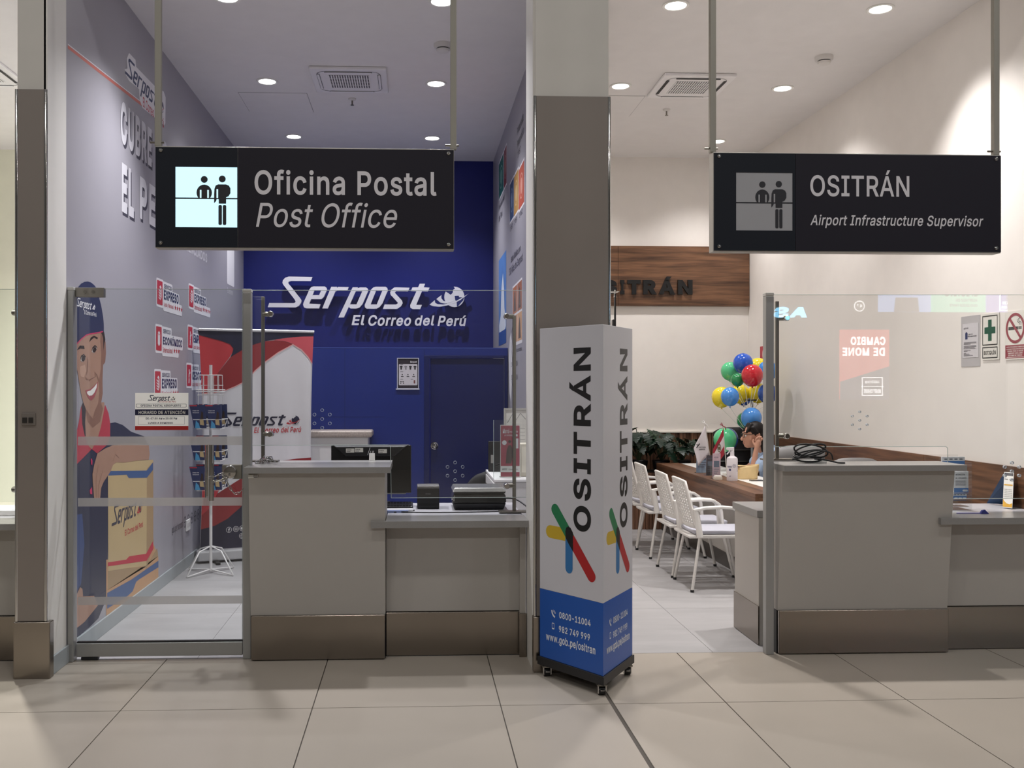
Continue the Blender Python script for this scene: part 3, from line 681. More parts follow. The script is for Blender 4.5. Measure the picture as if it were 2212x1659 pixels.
TILE = M('beige_porcelain', '#a69d92', 0.34, var=0.10, scale=1.3)
GROUT = M('dark_grout', '#4c453e', 0.8)
VINYL = M('concrete_vinyl', '#a09e9f', 0.5, var=0.22, scale=2.6, stretch=(0.7, 2.2, 1))
VJOINT = M('vinyl_joint', '#8d8988', 0.7)
WALNUT_X = wood('walnut_long_x', '#452e20', '#7c583f', 'X', 1.3)
WALNUT_Y = wood('walnut_long_y', '#472f21', '#7b563e', 'Y', 1.2)
WALNUT_Z = wood('walnut_upright', '#4a3225', '#87624b', 'Z', 1.2)
WALNUT_DK = M('walnut_recess', '#2a1a14', 0.7)
GLASS = glass('clear_glass', refl=0.045)
GLASS2 = glass('clear_glass_screen', (0.985, 0.99, 0.985), refl=0.05)
GLEDGE = M('glass_edge', '#b9c4c0', 0.2, var=0.02)

XL, XR, YB, YP = -2.081, 0.97, 11.95, 10.05
XO0, XO1, YO = 1.12, 4.06, 11.66
HC = 4.43

# ------------------------------------------------------------------ floors
fl = struct('floor', 'beige porcelain tiled hall floor in front of the counters')
xs = [-3.498, -2.498, -1.498, -0.524, 0.446, 1.029, 1.627, 2.594, 3.594]
ys = [3.0, 4.015, 5.022, 5.97]
base = MB().box(-9, 2.9, -0.12, 13, 6.0, -0.005)
base.build('screed', GROUT, fl)
MB().box(-9, -10, -0.12, 13, 2.997, 0).build('hall_paving', TILE, fl)
MB().box(-9, 3.003, -0.004, xs[0] - 0.004, 5.97, 0).build('side_paving', TILE, fl)
MB().box(xs[-1] + 0.004, 3.003, -0.004, 13, 5.97, 0).build('side_paving', TILE, fl)
for j in range(3):
    for i in range(len(xs) - 1):
        ww = 0.0075 if i in (4, 5) else 0.003
        w0 = 0.011 if i == 5 else 0.003
        w1 = 0.011 if i == 4 else 0.003
        t = MB().box(xs[i] + w0, ys[j] + 0.003, -0.006, xs[i + 1] - w1, ys[j + 1] - 0.003, 0).build('tile', TILE, fl)
fs = struct('floor', 'pale concrete-look vinyl floor inside the offices')
MB().box(XL - 0.15, 5.97, -0.12, 7, 12.2, -0.003).build('screed', VJOINT, fs)
for (x0, x1, n) in ((XL, XR, 4), (XO0, XO1, 4)):
    dx = (x1 - x0) / n
    for i in range(n):
        for j in range(5):
            y0 = 5.97 + j * 1.2
            MB().box(x0 + i * dx + 0.0012, y0 + 0.0012, -0.004, x0 + (i + 1) * dx - 0.0012, min(y0 + 1.2, 11.95) - 0.0012, 0).build('tile', VINYL, fs)
fz = struct('floor', 'floor of the next shop on the left')
MB().box(-7, 5.97, -0.12, XL - 0.17, 12.2, 0).build('floor_slab', VINYL, fz)

# ------------------------------------------------------------------ walls and ceilings
def wall(name, x0, y0, z0, x1, y1, z1, mat, label=None):
    o = MB().box(x0, y0, z0, x1, y1, z1).build(name, mat)
    return tag(o, label, None, None, 'structure')
wl = wall('wall_left', -2.25, 5.912, 0, XL, 12.1, HC, LAV, 'lavender grey printed side wall of the post office')
wall('wall_back', XL, YB, 0, XR, 12.1, HC, NAVY, 'dark blue rear wall behind the white letters')
wr = wall('wall_right', XR, 5.97, 0, 1.045, 12.1, HC, LAV, 'narrow printed side wall with stamp pictures')
wall('wall_right', 1.045, 5.97, 0, XO0, 12.1, HC, OFFWHITE)
wall('wall_back', XO0, YO, 0, XO1, 12.1, HC, OFFWHITE, 'cream rear wall of the supervisor office')
wall('wall_right', XO1, 5.9, 0, 4.25, 12.1, HC, OFFWHITE, 'cream side wall carrying the safety signs')
wall('wall_back', -7, 11.6, 0, -2.25, 12.1, HC, M('lemon_white', '#f1f1dc', 0.6), 'bright wall of the shop at the left edge')
wall('wall_left', -7.1, 5.9, 0, -7, 12.1, HC, OFFWHITE)
wall('wall_right', 4.25, 5.6, 0, 13, 5.9, 6.5, COLGREY)
wall('wall_front', -9, 5.6, 4.5, 13, 5.9, 7.0, COLGREY)
ceil1 = wall('ceiling', XL - 0.16, 5.9, HC, XR + 0.07, 12.1, HC + 0.1, CEIL, 'white post office ceiling with downlights')
ceil2 = wall('ceiling', XR + 0.07, 5.9, HC, 4.25, 12.1, HC + 0.1, CEIL, 'white supervisor office ceiling with downlights')
wall('ceiling', -7, 5.9, HC, XL - 0.16, 12.1, HC + 0.1, CEIL)

# lower navy partition with its door
wp = struct('wall_partition', 'lower blue partition wall with a door, in front of the rear wall')
MB().box(XL + 0.005, YP, 0, 0.10, YP + 0.1, 2.05).build('partition_panel', NAVY2, wp, bevel=0.002)
MB().box(0.10, YP, 1.975, XR - 0.004, YP + 0.1, 2.05).build('partition_panel', NAVY2, wp, bevel=0.002)
MB().box(XL + 0.005, YP - 0.002, 2.05, XR - 0.004, YP + 0.11, 2.056).build('top_edge', M('navy_edge', '#4a5fae', 0.3), wp)
for sx in ([-0.716,0.104]):
    MB().box(sx - 0.0015, YP - 0.0008, 0, sx + 0.0015, YP, 2.05).build('panel_joint', M('navy_joint', '#101c50', 0.5), wp)
MB().box(XL + 0.01, YP - 0.0008, 1.34, -0.3, YP, 1.343).build('panel_joint', MATS['navy_joint'], wp)
dr = struct('door_1', 'navy flush door with round steel knob')
MB().box(0.165, YP + 0.02, 0.01, 0.93, YP + 0.06, 1.945).build('door_leaf', NAVYD, dr, bevel=0.003)
fm = MB().box(0.10, YP - 0.012, 0, 0.155, YP + 0.06, 1.975).box(0.935, YP - 0.012, 0, 0.966, YP + 0.06, 1.975).box(0.155, YP - 0.012, 1.95, 0.935, YP + 0.06, 1.975)
fm.build('door_frame', NAVYD, dr, bevel=0.003)
kn = MB().lathe([(0.0, -0.005), (0.038, -0.005), (0.038, 0.004), (0.014, 0.008), (0.014, 0.022), (0.027, 0.03), (0.03, 0.042), (0.022, 0.053), (0.0, 0.056)], (0.207, YP + 0.02, 1.042), 20, (0, -1, 0))
kn.build('door_knob', CHROME, dr, smooth=40)

# skirting on the left wall
bb = MB().box(XL, 5.913, 0, XL + 0.014, YP, 0.105).build('baseboard_left', SKIRT, bevel=0.003)
tag(bb, 'grey skirting along the printed wall', None, None, 'structure')
bc = MB().box(XL + 0.0005, 5.605, 0, XL + 0.014, 5.91, 0.105).build('baseboard_left', SKIRT, bevel=0.003)
tag(bc, None, None, None, 'structure')

# columns
def column(x0, x1, label, y0=5.6, y1=5.91, kick=None, zc=3.335):
    c = struct('column', label)
    MB().box(x0 + 0.006, y0 + 0.012, 0, x1 - 0.006, y1, 4.6).build('column_shaft', COLGREY, c)
    MB().box(x0 + 0.012, y0, 0.325, x1 - 0.012, y0 + 0.012, zc).build('cladding_panel', TAUPE, c)
    for xx in (x0 + 0.004, x1 - 0.004):
        MB().tube([(xx, y0 + 0.006, 0.325), (xx, y0 + 0.006, zc)], 0.010, 12).build('edge_trim', CHROME, c, smooth=40)
    k0, k1 = kick
    MB().box(k0, y0 - 0.012, 0, k1, y0 + 0.05, 0.322).build('kick_plate', STEEL, c, bevel=0.004)
    return c
cl = column(-2.253, -2.083, 'narrow taupe clad pier between the post office and the left shop', kick=(-2.262, -2.058))
MB().box(-2.10, 5.612, 0, XL, 5.911, 4.6).build('return_panel', M('white_return', '#e6e3de', 0.5), cl)
for (a, b) in ((-2.198, -2.186), (-2.172, -2.16)):
    pass
sp = MB().box(-2.217, 5.592, 1.433, -2.141, 5.6, 1.503).build('switch_plate', M('switch_grey', '#77706a', 0.4), cl, bevel=0.003)
for xx in (-2.2, -2.166):
    MB().box(xx - 0.012, 5.588, 1.446, xx + 0.014, 5.593, 1.478).build('rocker', M('switch_dark', '#2c2926', 0.4), sp, bevel=0.002)
cc = column(0.694, 1.134, 'wide taupe clad column between the two offices', kick=(0.686, 1.142), y1=5.97)
MB().box(0.688, 5.64, 0, 0.70, 5.97, 4.6).build('return_panel', MATS['white_return'], cc)

# access panels and their joints in the ceilings
def hatch(parent, x0, y0, x1, y1):
    MB().box(x0, y0, HC - 0.003, x1, y1, HC - 0.0005).build('access_panel', CEIL, parent)
    j = MB()
    for a in ((x0 - 0.004, y0, x0, y1), (x1, y0, x1 + 0.004, y1), (x0 - 0.004, y0 - 0.004, x1 + 0.004, y0), (x0 - 0.004, y1, x1 + 0.004, y1 + 0.004)):
        j.box(a[0], a[1], HC - 0.0012, a[2], a[3], HC - 0.0002)
    j.build('panel_joint', M('ceiling_joint', '#8e8b8c', 0.8), parent)
hatch(ceil1, -1.66, 9.25, -1.02, 9.88)
hatch(ceil2, 1.55, 9.2, 2.2, 9.9)

# ------------------------------------------------------------------ ceiling fittings
LAMP_W = glow('lamp_disc', '#fffdf8', 14)
RING = M('white_ring', '#efeeea', 0.4)
def downlight(x, y, power, col, where):
    t = thing('recessed_downlight', None, 'ceiling light', (x, y, HC))
    MB().lathe([(0.074, -0.0005), (0.098, -0.0005), (0.100, -0.006), (0.094, -0.010), (0.078, -0.008), (0.074, -0.002)], (x, y, HC), 28).build('trim_ring', RING, t, smooth=40)
    MB().lathe([(0.0, -0.004), (0.076, -0.004), (0.076, -0.002), (0.0, -0.002)], (x, y, HC), 24).build('lamp_lens', LAMP_W, t)
    l = bpy.data.lights.new('downlight_lamp', 'SPOT')
    l.energy = power
    l.color = col
    l.spot_size = R(116)
    l.spot_blend = 1.0
    l.shadow_soft_size = 0.06
    o = bpy.data.objects.new('downlight_lamp', l)
    C.objects.link(o)
    o.location = (x, y, HC - 0.03)
    if y < 8 and where != 'left shop':      # the front row is turned a little towards the counters
        o.rotation_euler = (R(-13), 0, 0)
        l.spot_size = R(106)
    return t
ORD = {7.0: 'nearest row', 8.9: 'middle row', 10.85: 'rear row'}
for x, y, p, col, where in DOWNLIGHTS:
    t = downlight(x, y, p, col, where)
    t['group'] = 'downlights in the ' + where + ' ceiling'
    if where == 'left shop':
        t['label'] = 'round white downlight in the ceiling of the left-hand shop, ' + ORD[y]
    else:
        side = 'left' if x in (-1.337, 1.90) else 'right'
        t['label'] = 'round lit downlight in the %s ceiling, %s, %s one' % (where, ORD[y], side)

def cassette(x0, x1, y0, y1, label, open_flaps):
    t = thing('ceiling_cassette', label, 'air conditioner', ((x0 + x1) / 2, (y0 + y1) / 2, HC), 'ceiling air conditioners')
    PLW = M('cassette_white', '#efedee', 0.4)
    DK = M('vent_dark', '#2b2a2c', 0.6)
    xm, ym = (x0 + x1) / 2, (y0 + y1) / 2
    sx, sy = (x1 - x0) / 2, (y1 - y0) / 2
    MB().box(x0, y0, HC - 0.028, x1, y1, HC - 0.001).build('cover_panel', PLW, t, bevel=0.008)
    z = HC - 0.029
    fr = Frame((xm, ym, z), (1, 0, 0), (0, -1, 0))          # looks down
    ring = MB().poly(fr, [rrect(-sx * 0.84, sx * 0.84, -sy * 0.84, sy * 0.84, 0.09, 5), rrect(-sx * 0.82, sx * 0.82, -sy * 0.82, sy * 0.82, 0.085, 5)], 0.0008)
    ring.build('seam', M('seam_grey', '#8a878a', 0.6), t)
    gx, gy = sx * 0.53, sy * 0.53
    MB().slab(fr, -gx, gx, -gy, gy, -0.004, 0.0005).build('grille_back', M('grille_grey', '#6e6c6f', 0.7), t)
    for i in range(17):
        a = -gx + 2 * gx * i / 16
        MB().slab(fr, a - 0.005, a + 0.005, -gy, gy, 0.0005, 0.004).build('slat', PLW, t)
    for b in (-gy * 0.5, 0, gy * 0.5):
        MB().slab(fr, -gx, gx, b - 0.002, b + 0.002, 0.0005, 0.0035).build('cross_bar', PLW, t)
    for k in range(4):
        if k % 2 == 0:
            s = 1 if k == 0 else -1
            q = rect(-sx * 0.62, sx * 0.62, s * sy * 0.80 - 0.028, s * sy * 0.80 + 0.0)
        else:
            s = 1 if k == 1 else -1
            q = rect(s * sx * 0.80 - 0.014, s * sx * 0.80 + 0.014, -sy * 0.62, sy * 0.62)
        a0, b0 = min(p[0] for p in q), min(p[1] for p in q)
        a1, b1 = max(p[0] for p in q), max(p[1] for p in q)
        MB().poly(fr, rrect(a0, a1, b0, b1, 0.012, 3), 0.0010, 0.001).build('air_slot', DK, t)
        if not open_flaps or k in (2,):
            MB().poly(fr, rrect(a0 + 0.004, a1 - 0.004, b0 + 0.005, b1 - 0.005, 0.01, 3), 0.0015, 0.004).build('flap', PLW, t)
    return t
cassette(-0.915, -0.245, 8.455, 9.135, 'square white ceiling cassette with closed flaps above the post office', False)
cassette(2.21, 2.86, 8.50, 9.17, 'square white ceiling cassette with open dark slots above the supervisor office', True)
cassette(-4.2, -3.53, 8.42, 9.10, 'square white ceiling cassette glimpsed at the left edge', True)

def detector(x, y, label):
    t = thing('smoke_detector', label, 'smoke detector', (x, y, HC), 'smoke detectors')
    PW = M('detector_white', '#dedbd8', 0.45)
    MB().lathe([(0.0, -0.001), (0.075, -0.001), (0.075, -0.022), (0.068, -0.038), (0.0, -0.038)], (x, y, HC), 24).build('base', PW, t, smooth=40)
    MB().lathe([(0.0, -0.038), (0.052, -0.038), (0.052, -0.046), (0.0, -0.046)], (x, y, HC), 24).build('vent_gap', M('vent_dark', '#2b2a2c', 0.6), t, smooth=40)
    MB().lathe([(0.0, -0.046), (0.056, -0.046), (0.05, -0.062), (0.03, -0.07), (0.0, -0.07)], (x, y, HC), 24).build('chamber', PW, t, smooth=40)
detector(0.231, 7.876, 'round white smoke detector beside the post office sign rod')
detector(3.441, 8.034, 'round white smoke detector above the supervisor office')
def sprinkler(x, y, label):
    t = thing('sprinkler', label, 'sprinkler', (x, y, HC), 'fire sprinklers')
    MB().lathe([(0.0, -0.0005), (0.038, -0.0005), (0.036, -0.012), (0.014, -0.02), (0.0, -0.02)], (x, y, HC), 20).build('escutcheon', M('detector_white', '#dedbd8', 0.45), t, smooth=40)
    MB().tube([(x, y, HC - 0.02), (x, y, HC - 0.06)], 0.008, 8).build('nozzle', DSTEEL, t)
    MB().lathe([(0.0, -0.064), (0.017, -0.064), (0.017, -0.06), (0.0, -0.06)], (x, y, HC), 12).build('deflector', DSTEEL, t)
sprinkler(-0.599, 9.406, 'small pendant sprinkler behind the post office air conditioner')
sprinkler(2.521, 9.629, 'small pendant sprinkler behind the supervisor office air conditioner')

# ------------------------------------------------------------------ hanging signs
SIGNBLK = M('sign_charcoal', '#1d1a25', 0.5, spec=0.3)
SIGNNVY = M('sign_blue_black', '#0f1520', 0.45, spec=0.3)
LETTER = M('sign_letter', '#e0dde2', 0.5)
SIGNALU = M('sign_aluminium', '#b3afa8', 0.4, 0.3)
SIGN_LIT = glow('lit_opal', '#c4edfb', 0.93)
SIGN_OFF = M('unlit_opal', '#a6a6aa', 0.4)
PICTO = M('pictogram_dark', '#26262c', 0.5)
def hanging_sign(x0, x1, z0, z1, split, sq, lit, rods, label, drop):
    """x0..x1 the faces, split the joint between the two panels, sq the light square"""
    y = 5.30
    t = thing('hanging_sign', label, 'sign', ((x0 + x1) / 2, y, z0), 'hanging counter signs')
    MB().box(x0 - 0.002, y + 0.006, z0 - 0.006, x1 + 0.002, y + 0.085, z1 + 0.006).build('sign_box', SIGNALU, t, bevel=0.002)
    fr = FY(y)
    MB().box(split + 0.002, y, z0, x1, y + 0.008, z1).build('text_panel', SIGNBLK, t, bevel=0.001)
    a0, a1, b0, b1 = sq
    pan = MB().poly(fr, [rect(x0, split, z0, z1), rect(a0, a1, b0, b1)], -0.008, 0.008).build('pictogram_panel', SIGNNVY, t)
    MB().slab(fr, a0, a1, b0, b1, -0.0075, -0.002).build('light_square', SIGN_LIT if lit else SIGN_OFF, pan)
    W, Hh = a1 - a0, b1 - b0
    def q(u, v): return (a0 + u * W, b0 + v * Hh)
    def shp(l): return [q(*p) for p in l]
    pm = MB()
    off = -0.0015
    pm.poly(fr, rect(*q(0, 0.468)[:1], q(1, 0)[0], q(0, 0.468)[1], q(0, 0.492)[1]), off)
    r = 0.056 * W
    pm.poly(fr, disc(*q(0.465, 0.795), r), off + 0.0004)
    pm.poly(fr, disc(*q(0.757, 0.805), r), off + 0.0004)
    # seated figure behind the line
    body = [q(0.465 + 0.125 * math.cos(R(a)), 0.575 + 0.135 * math.sin(R(a))) for a in range(-45, 226, 15)]
    body = [q(0.385, 0.485), q(0.545, 0.485)] + body
    pm.poly(fr, body, off + 0.0004)
    # standing figure in front
    pm.poly(fr, shp([(0.625, 0.4), (0.66, 0.44), (0.67, 0.49), (0.7, 0.49), (0.7, 0.395), (0.82, 0.395), (0.82, 0.5), (0.86, 0.52), (0.89, 0.57), (0.89, 0.65), (0.865, 0.695), (0.82, 0.715), (0.69, 0.715), (0.65, 0.695), (0.63, 0.64), (0.625, 0.55)]), off + 0.0008)
    for u in (0.695, 0.765):
        pm.poly(fr, rrect(*[q(u, 0)[0], q(u + 0.057, 0)[0]], q(0, 0.04)[1], q(0, 0.372)[1], 0.02 * W, 3), off + 0.0004)
    pm.build('pictogram', PICTO, pan)
    cut = MB()
    for (u0, u1, v0, v1) in ((0.395, 0.42, 0.488, 0.62), (0.515, 0.54, 0.488, 0.62), (0.665, 0.69, 0.488, 0.635)):
        cut.poly(fr, rect(q(u0, 0)[0], q(u1, 0)[0], q(0, v0)[1], q(0, v1)[1]), off + 0.0014)
    cut.build('arm_gap', SIGN_LIT if lit else SIGN_OFF, pan)
    for xx, zz in ((x0 + 0.028, z0 + 0.022), (x0 + 0.028, z1 - 0.018), (x1 - 0.028, z0 + 0.022), (x1 - 0.028, z1 - 0.018)):
        MB().lathe([(0.0, 0.0), (0.011, 0.0), (0.010, 0.004), (0.005, 0.006), (0.0, 0.006)], (xx, y, zz), 14, (0, -1, 0)).build('screw', CHROME, t, smooth=40)
    for xx in rods:
        rd_ = MB().box(xx - 0.017, y + 0.028, z1 - 0.01 + drop, xx + 0.017, y + 0.062, 6.6)
        ro = rd_.build('hanging_rod', M('rod_grey', '#9d998f', 0.45, 0.4), t, bevel=0.004)
        MB().tube([(xx - 0.045, y + 0.045, z1 + 0.035), (xx + 0.03, y + 0.045, z1 + 0.035)], 0.006, 8).build('bolt', DSTEEL, ro)
    return t
z0, z1 = 2.405, 2.943
sg = hanging_sign(-1.393, 0.214, z0, z1, -0.955, (-1.287, -0.957, 2.512, 2.837), True, (-1.389, 0.214), 'dark hanging sign with lit square reading Oficina Postal, Post Office', 0.02)
fr = FY(5.30)
text('lettering', 'Oficina Postal', fr, *(-0.864,0.12,2.69,2.827), LETTER, sg, bold=0.016, spacing=1.02)
text('lettering', 'Post Office', fr, *(-0.856,-0.094,2.514,2.651), LETTER, sg, bold=0.004, shear=0.22)
sg2 = hanging_sign(1.652, 3.278, z0, z1, 2.108, (1.776, 2.093, 2.516, 2.836), False, (1.6569999999999998, 3.272), 'dark hanging sign with unlit grey square reading Airport Infrastructure Supervisor', 0.02)
text('lettering', 'OSITRÁN', fr, *(2.192,2.753,2.707,2.856), LETTER, sg2, bold=0.012)
text('lettering', 'Airport Infrastructure Supervisor', fr, *(2.192,3.176,2.532,2.607), LETTER, sg2, bold=0.012, shear=0.22)

# ------------------------------------------------------------------ glass gate on the left
def post(name, x0, x1, y0, y1, h, label):
    t = thing(name, label, 'post', ((x0 + x1) / 2, (y0 + y1) / 2, 0))
    MB().box(x0, y0, 0, x1, y1, h - 0.02).build('shaft', ALU, t, bevel=0.004)
    MB().box(x0 - 0.001, y0 - 0.001, h - 0.02, x1 + 0.001, y1 + 0.001, h).build('cap', M('cap_grey', '#b8b7b3', 0.4), t, bevel=0.004)
    return t
post('gate_post', -2.079, -2.043, 5.92, 5.99, 2.25, 'aluminium gate post against the printed left wall')
post('gate_post', -1.040, -0.990, 5.945, 6.0, 2.245, 'aluminium post between the glass gate and the tall post office counter')
g = thing('glass_gate', 'frameless glass swing gate with frosted bands and steel pull bar', 'gate', (-2.03, 5.975, 0))
gx0, gx1, gy = -2.034, -1.046, 5.975
MB().box(gx0, gy - 0.005, 0.11, gx1, gy + 0.005, 2.243).build('glass_pane', GLASS, g)
MB().box(gx0, gy - 0.0052, 2.243, gx1, gy + 0.0052, 2.2455).box(gx1 - 0.0025, gy - 0.0052, 0.11, gx1, gy + 0.0052, 2.243).build('glass_edge', GLEDGE, g)
MB().box(gx0 - 0.002, gy - 0.022, 0.022, gx1 + 0.002, gy + 0.022, 0.103).build('bottom_rail', ALU, g, bevel=0.003)
MB().box(gx0 - 0.002, gy - 0.012, 0.103, gx1 + 0.002, gy + 0.012, 0.111).build('glazing_gasket', SATINBLK, g)
br = MB().box(-2.0425, gy - 0.022, 2.193, -1.874, gy + 0.022, 2.25).build('patch_hinge', M('hinge_grey', '#8e8a82', 0.35, 0.7), g, bevel=0.003)
for xx in (-1.985, -1.935):
    MB().lathe([(0, 0), (0.011, 0), (0.011, 0.002), (0, 0.002)], (xx, gy - 0.022, 2.224), 12, (0, -1, 0)).build('screw', DSTEEL, br)
FROST = frosted('frosted_film', '#c4c0bc', 0.2, 0.5)
for (za, zb) in ((1.297, 1.350), (0.928, 0.979), (0.332, 0.381)):
    art('frosted_band', FY(gy - 0.0055), rect(gx0 + 0.002, gx1 - 0.003, za, zb), FROST, g, 0.0006)
hd = MB().tube([(-1.227, gy - 0.05, 0.965), (-1.227, gy - 0.05, 1.302)], 0.0195, 16).build('pull_handle', CHROME, g, smooth=50)
for zz in (1.03, 1.25):
    MB().tube([(-1.227, gy - 0.05, zz), (-1.227, gy - 0.004, zz)], 0.011, 10).build('standoff', CHROME, hd, smooth=50)
MB().tube([(-1.265, gy + 0.05, 0.965), (-1.265, gy + 0.05, 1.302)], 0.0195, 16).build('pull_handle', CHROME, g, smooth=50)
lk = MB().box(-1.165, gy - 0.03, 1.092, -1.048, gy + 0.02, 1.178).build('lock_case', M('lock_grey', '#8b887f', 0.38, 0.6), g, bevel=0.002)
MB().lathe([(0.0, 0.0), (0.042, 0.0), (0.042, 0.012), (0.036, 0.02), (0.012, 0.024), (0.0, 0.024)], (-1.115, gy - 0.03, 1.135), 26, (0, -1, 0)).build('lock_rosette', CHROME, lk, smooth=40)
MB().box(-1.121, gy - 0.065, 1.112, -1.109, gy - 0.05, 1.13).build('key_cylinder', CHROME, lk, bevel=0.002)
MB().box(-2.01, gy - 0.02, 0.002, -1.91, gy + 0.02, 0.02).build('pivot_foot', SATINBLK, g, bevel=0.003)

def chain(name, pts, label, r=0.0024, L=0.019, wdt=0.0115):
    """links laid along a path, every other one turned a quarter"""
    t = thing(name, label, 'chain', pts[0])
    P = [Vector(p) for p in pts]
    seg = [(P[i + 1] - P[i]).length for i in range(len(P) - 1)]
    tot = sum(seg)
    step = L * 1.55
    d, k = step / 2, 0
    while d < tot:
        s, i = d, 0
        while s > seg[i]:
            s -= seg[i]; i += 1
        c = P[i].lerp(P[i + 1], s / seg[i])
        ax = (P[i + 1] - P[i]).normalized()
        up = Vector((0, 1, 0)) if abs(ax.y) < 0.8 else Vector((1, 0, 0))
        sd = ax.cross(up).normalized()
        if k % 2:
            sd = ax.cross(sd).normalized()
        loop = []
        for q in range(12):
            a = 2 * math.pi * q / 12
            loop.append(c + ax * (math.cos(a) * L * 0.62 + math.copysign(L * 0.35, math.cos(a)) * (abs(math.cos(a)) > 0.3)) + sd * math.sin(a) * wdt * 0.5)
        MB().tube(loop, r, 6, closed=True).build('chain_link', CHROME, t, smooth=60)
        d += step; k += 1
    return t
chain('door_chain', [(-1.235, gy - 0.078, 1.105), (-1.20, gy - 0.075, 1.112), (-1.165, gy - 0.06, 1.125), (-1.13, gy - 0.066, 1.10), (-1.20, gy - 0.07, 1.083), (-1.14, gy - 0.06, 1.086), (-1.125, gy - 0.06, 1.07), (-1.105, gy - 0.056, 1.03), (-1.085, gy - 0.05, 1.005), (-1.06, gy - 0.045, 1.01), (-1.045, gy - 0.045, 1.025)], 'steel security chain looped around the gate handle and lock')

# opening hours board taped to the gate
hb = thing('opening_hours_board', 'white opening hours board with navy and red bars stuck on the glass gate', 'sign', (-1.53, gy - 0.008, 1.39))
hf = FY(gy - 0.0085)
PAPER = frosted('white_board', '#fbf8ee', 0.0, 0.6)
INK = M('navy_ink', '#14163a', 0.5)
REDINK = M('red_ink', '#b3201c', 0.5)
GREYPRINT = M('grey_print', '#b8b5ae', 0.5)
x0, x1, za, zb = (-1.69,-1.371,1.389,1.614)
art('board', hf, rect(x0, x1, za, zb), PAPER, hb, 0.0)
art('navy_bar', hf, rect(x0, x1, 1.479, 1.515), INK, hb, 0.0006)
art('red_bar', hf, rect(x0, x1, za, 1.414), REDINK, hb, 0.0006)
MB().poly(hf, [rrect(x0 + 0.006, x1 - 0.012, 1.527, 1.548, 0.004), rrect(x0 + 0.008, x1 - 0.014, 1.5292, 1.5458, 0.003)], 0.0006).build('box_outline', INK, hb)
MB().poly(hf, [rect(x0 + 0.018, x1 - 0.022, 1.424, 1.471), rect(x0 + 0.0192, x1 - 0.0232, 1.4252, 1.4698)], 0.0006).build('box_outline', INK, hb)
mark(hf, -1.615, -1.446, 1.557, 1.601, INK, PAPER, INK, INK, hb, 0.0006)
text('lettering', 'El Correo del Perú', hf, *(-1.546,-1.446,1.556,1.567), REDINK, hb, bold=0.01, shear=0.2, off=0.0006)
text('lettering', 'OFICINA POSTAL AEROPUERTO', hf, *(-1.657,-1.415,1.531,1.543), INK, hb, bold=0.03, off=0.0006)
text('lettering', 'HORARIO DE ATENCIÓN', hf, *(-1.669,-1.39,1.486,1.511), M('white_print', '#e9e7e2', 0.5), hb, bold=0.02, off=0.0012)
text('lettering', 'DE: 07.00 AM a 20.00 PM', hf, *(-1.626,-1.439,1.453,1.465), INK, hb, bold=0.03, off=0.0006)
text('lettering', 'LUNES A DOMINGO', hf, *(-1.612,-1.464,1.427,1.438), INK, hb, bold=0.03, off=0.0006)

# ------------------------------------------------------------------ counters
def tall_counter(x0, x1, sx0, sx1, yb, label):
    t = thing('tall_counter', label, 'counter', ((x0 + x1) / 2, 6.0, 0), 'tall service counters')
    # front leans in towards the bottom
    MB().hexa([(x0, 5.915, 0.27), (x1, 5.915, 0.27), (x1, yb - 0.03, 0.27), (x0, yb - 0.03, 0.27), (x0, 5.83, 1.14), (x1, 5.83, 1.14), (x1, yb - 0.03, 1.14), (x0, yb - 0.03, 1.14)]).build('front_panel', LAMINATE, t, bevel=0.002)
    MB().box(x0, 5.93, 0.0, x1, yb - 0.03, 0.27).build('plinth', SATINBLK, t)
    MB().box(x0 + 0.005, 5.895, 0.006, x1 - 0.003, 5.925, 0.272).build('kick_plate', STEEL, t, bevel=0.003)
    MB().box(sx0, 5.775, 1.14, sx1, 5.94, 1.175).box(max(sx0, x0 - 0.001), 5.94, 1.14, sx1, yb, 1.175).build('worktop', STONE, t)
    return t
t1 = tall_counter(-0.987, -0.176, -1.005, -0.143, 6.33, 'tall grey post office counter with stone top between the glass gate and the low desk')
st = MB().box(-0.987, 5.822, 1.108, -0.93, 5.834, 1.128).build('asset_sticker', M('sticker_white', '#d8d6cf', 0.5), t1)
mb = MB()
ff = FY(5.8218)
for k in range(6):
    mb.poly(ff, rect(-0.955 + k * 0.005, -0.9525 + k * 0.005, 1.118, 1.126), 0.0002)
mb.poly(ff, rect(-0.954, -0.93, 1.111, 1.115), 0.0002)
mb.build('barcode', SATINBLK, st)
t2 = tall_counter(2.24, 3.315, 2.23, 3.36, 6.10, 'tall grey supervisor counter with stone top beside the aluminium post')
MB().box(2.245, 5.9, 1.115, 3.31, 6.065, 1.139).build('top_support', LAMINATE, t2)

def low_counter(x0, x1, sx0, sx1, yb, label):
    t = thing('low_counter', label, 'counter', ((x0 + x1) / 2, 6.1, 0), 'low service desks')
    MB().box(x0, 5.985, 0.27, x1, 6.005, 0.80).build('front_panel', LAMINATE, t, bevel=0.002)
    MB().box(x0, 6.01, 0, x1, yb, 0.79).build('desk_carcass', WHITE, t)
    MB().box(x0, 5.965, 0.004, x1, 6.01, 0.268).build('kick_plate', STEEL, t, bevel=0.003)
    MB().box(x0 + 0.002, 5.83, 0.805, sx1, 6.09, 0.845).box(sx0, 5.83, 0.805, x0 + 0.002, 5.858, 0.845).build('worktop', STONE, t)
    MB().box(x0 + 0.002, 6.09, 0.79, sx1, yb, 0.84).build('rear_desk', M('white_laminate', '#b2b1b5', 0.35), t, bevel=0.003)
    return t
t3 = low_counter(-0.174, 0.665, -0.262, 0.687, 6.80, 'low post office desk with grey stone shelf, set back beside the tall counter')
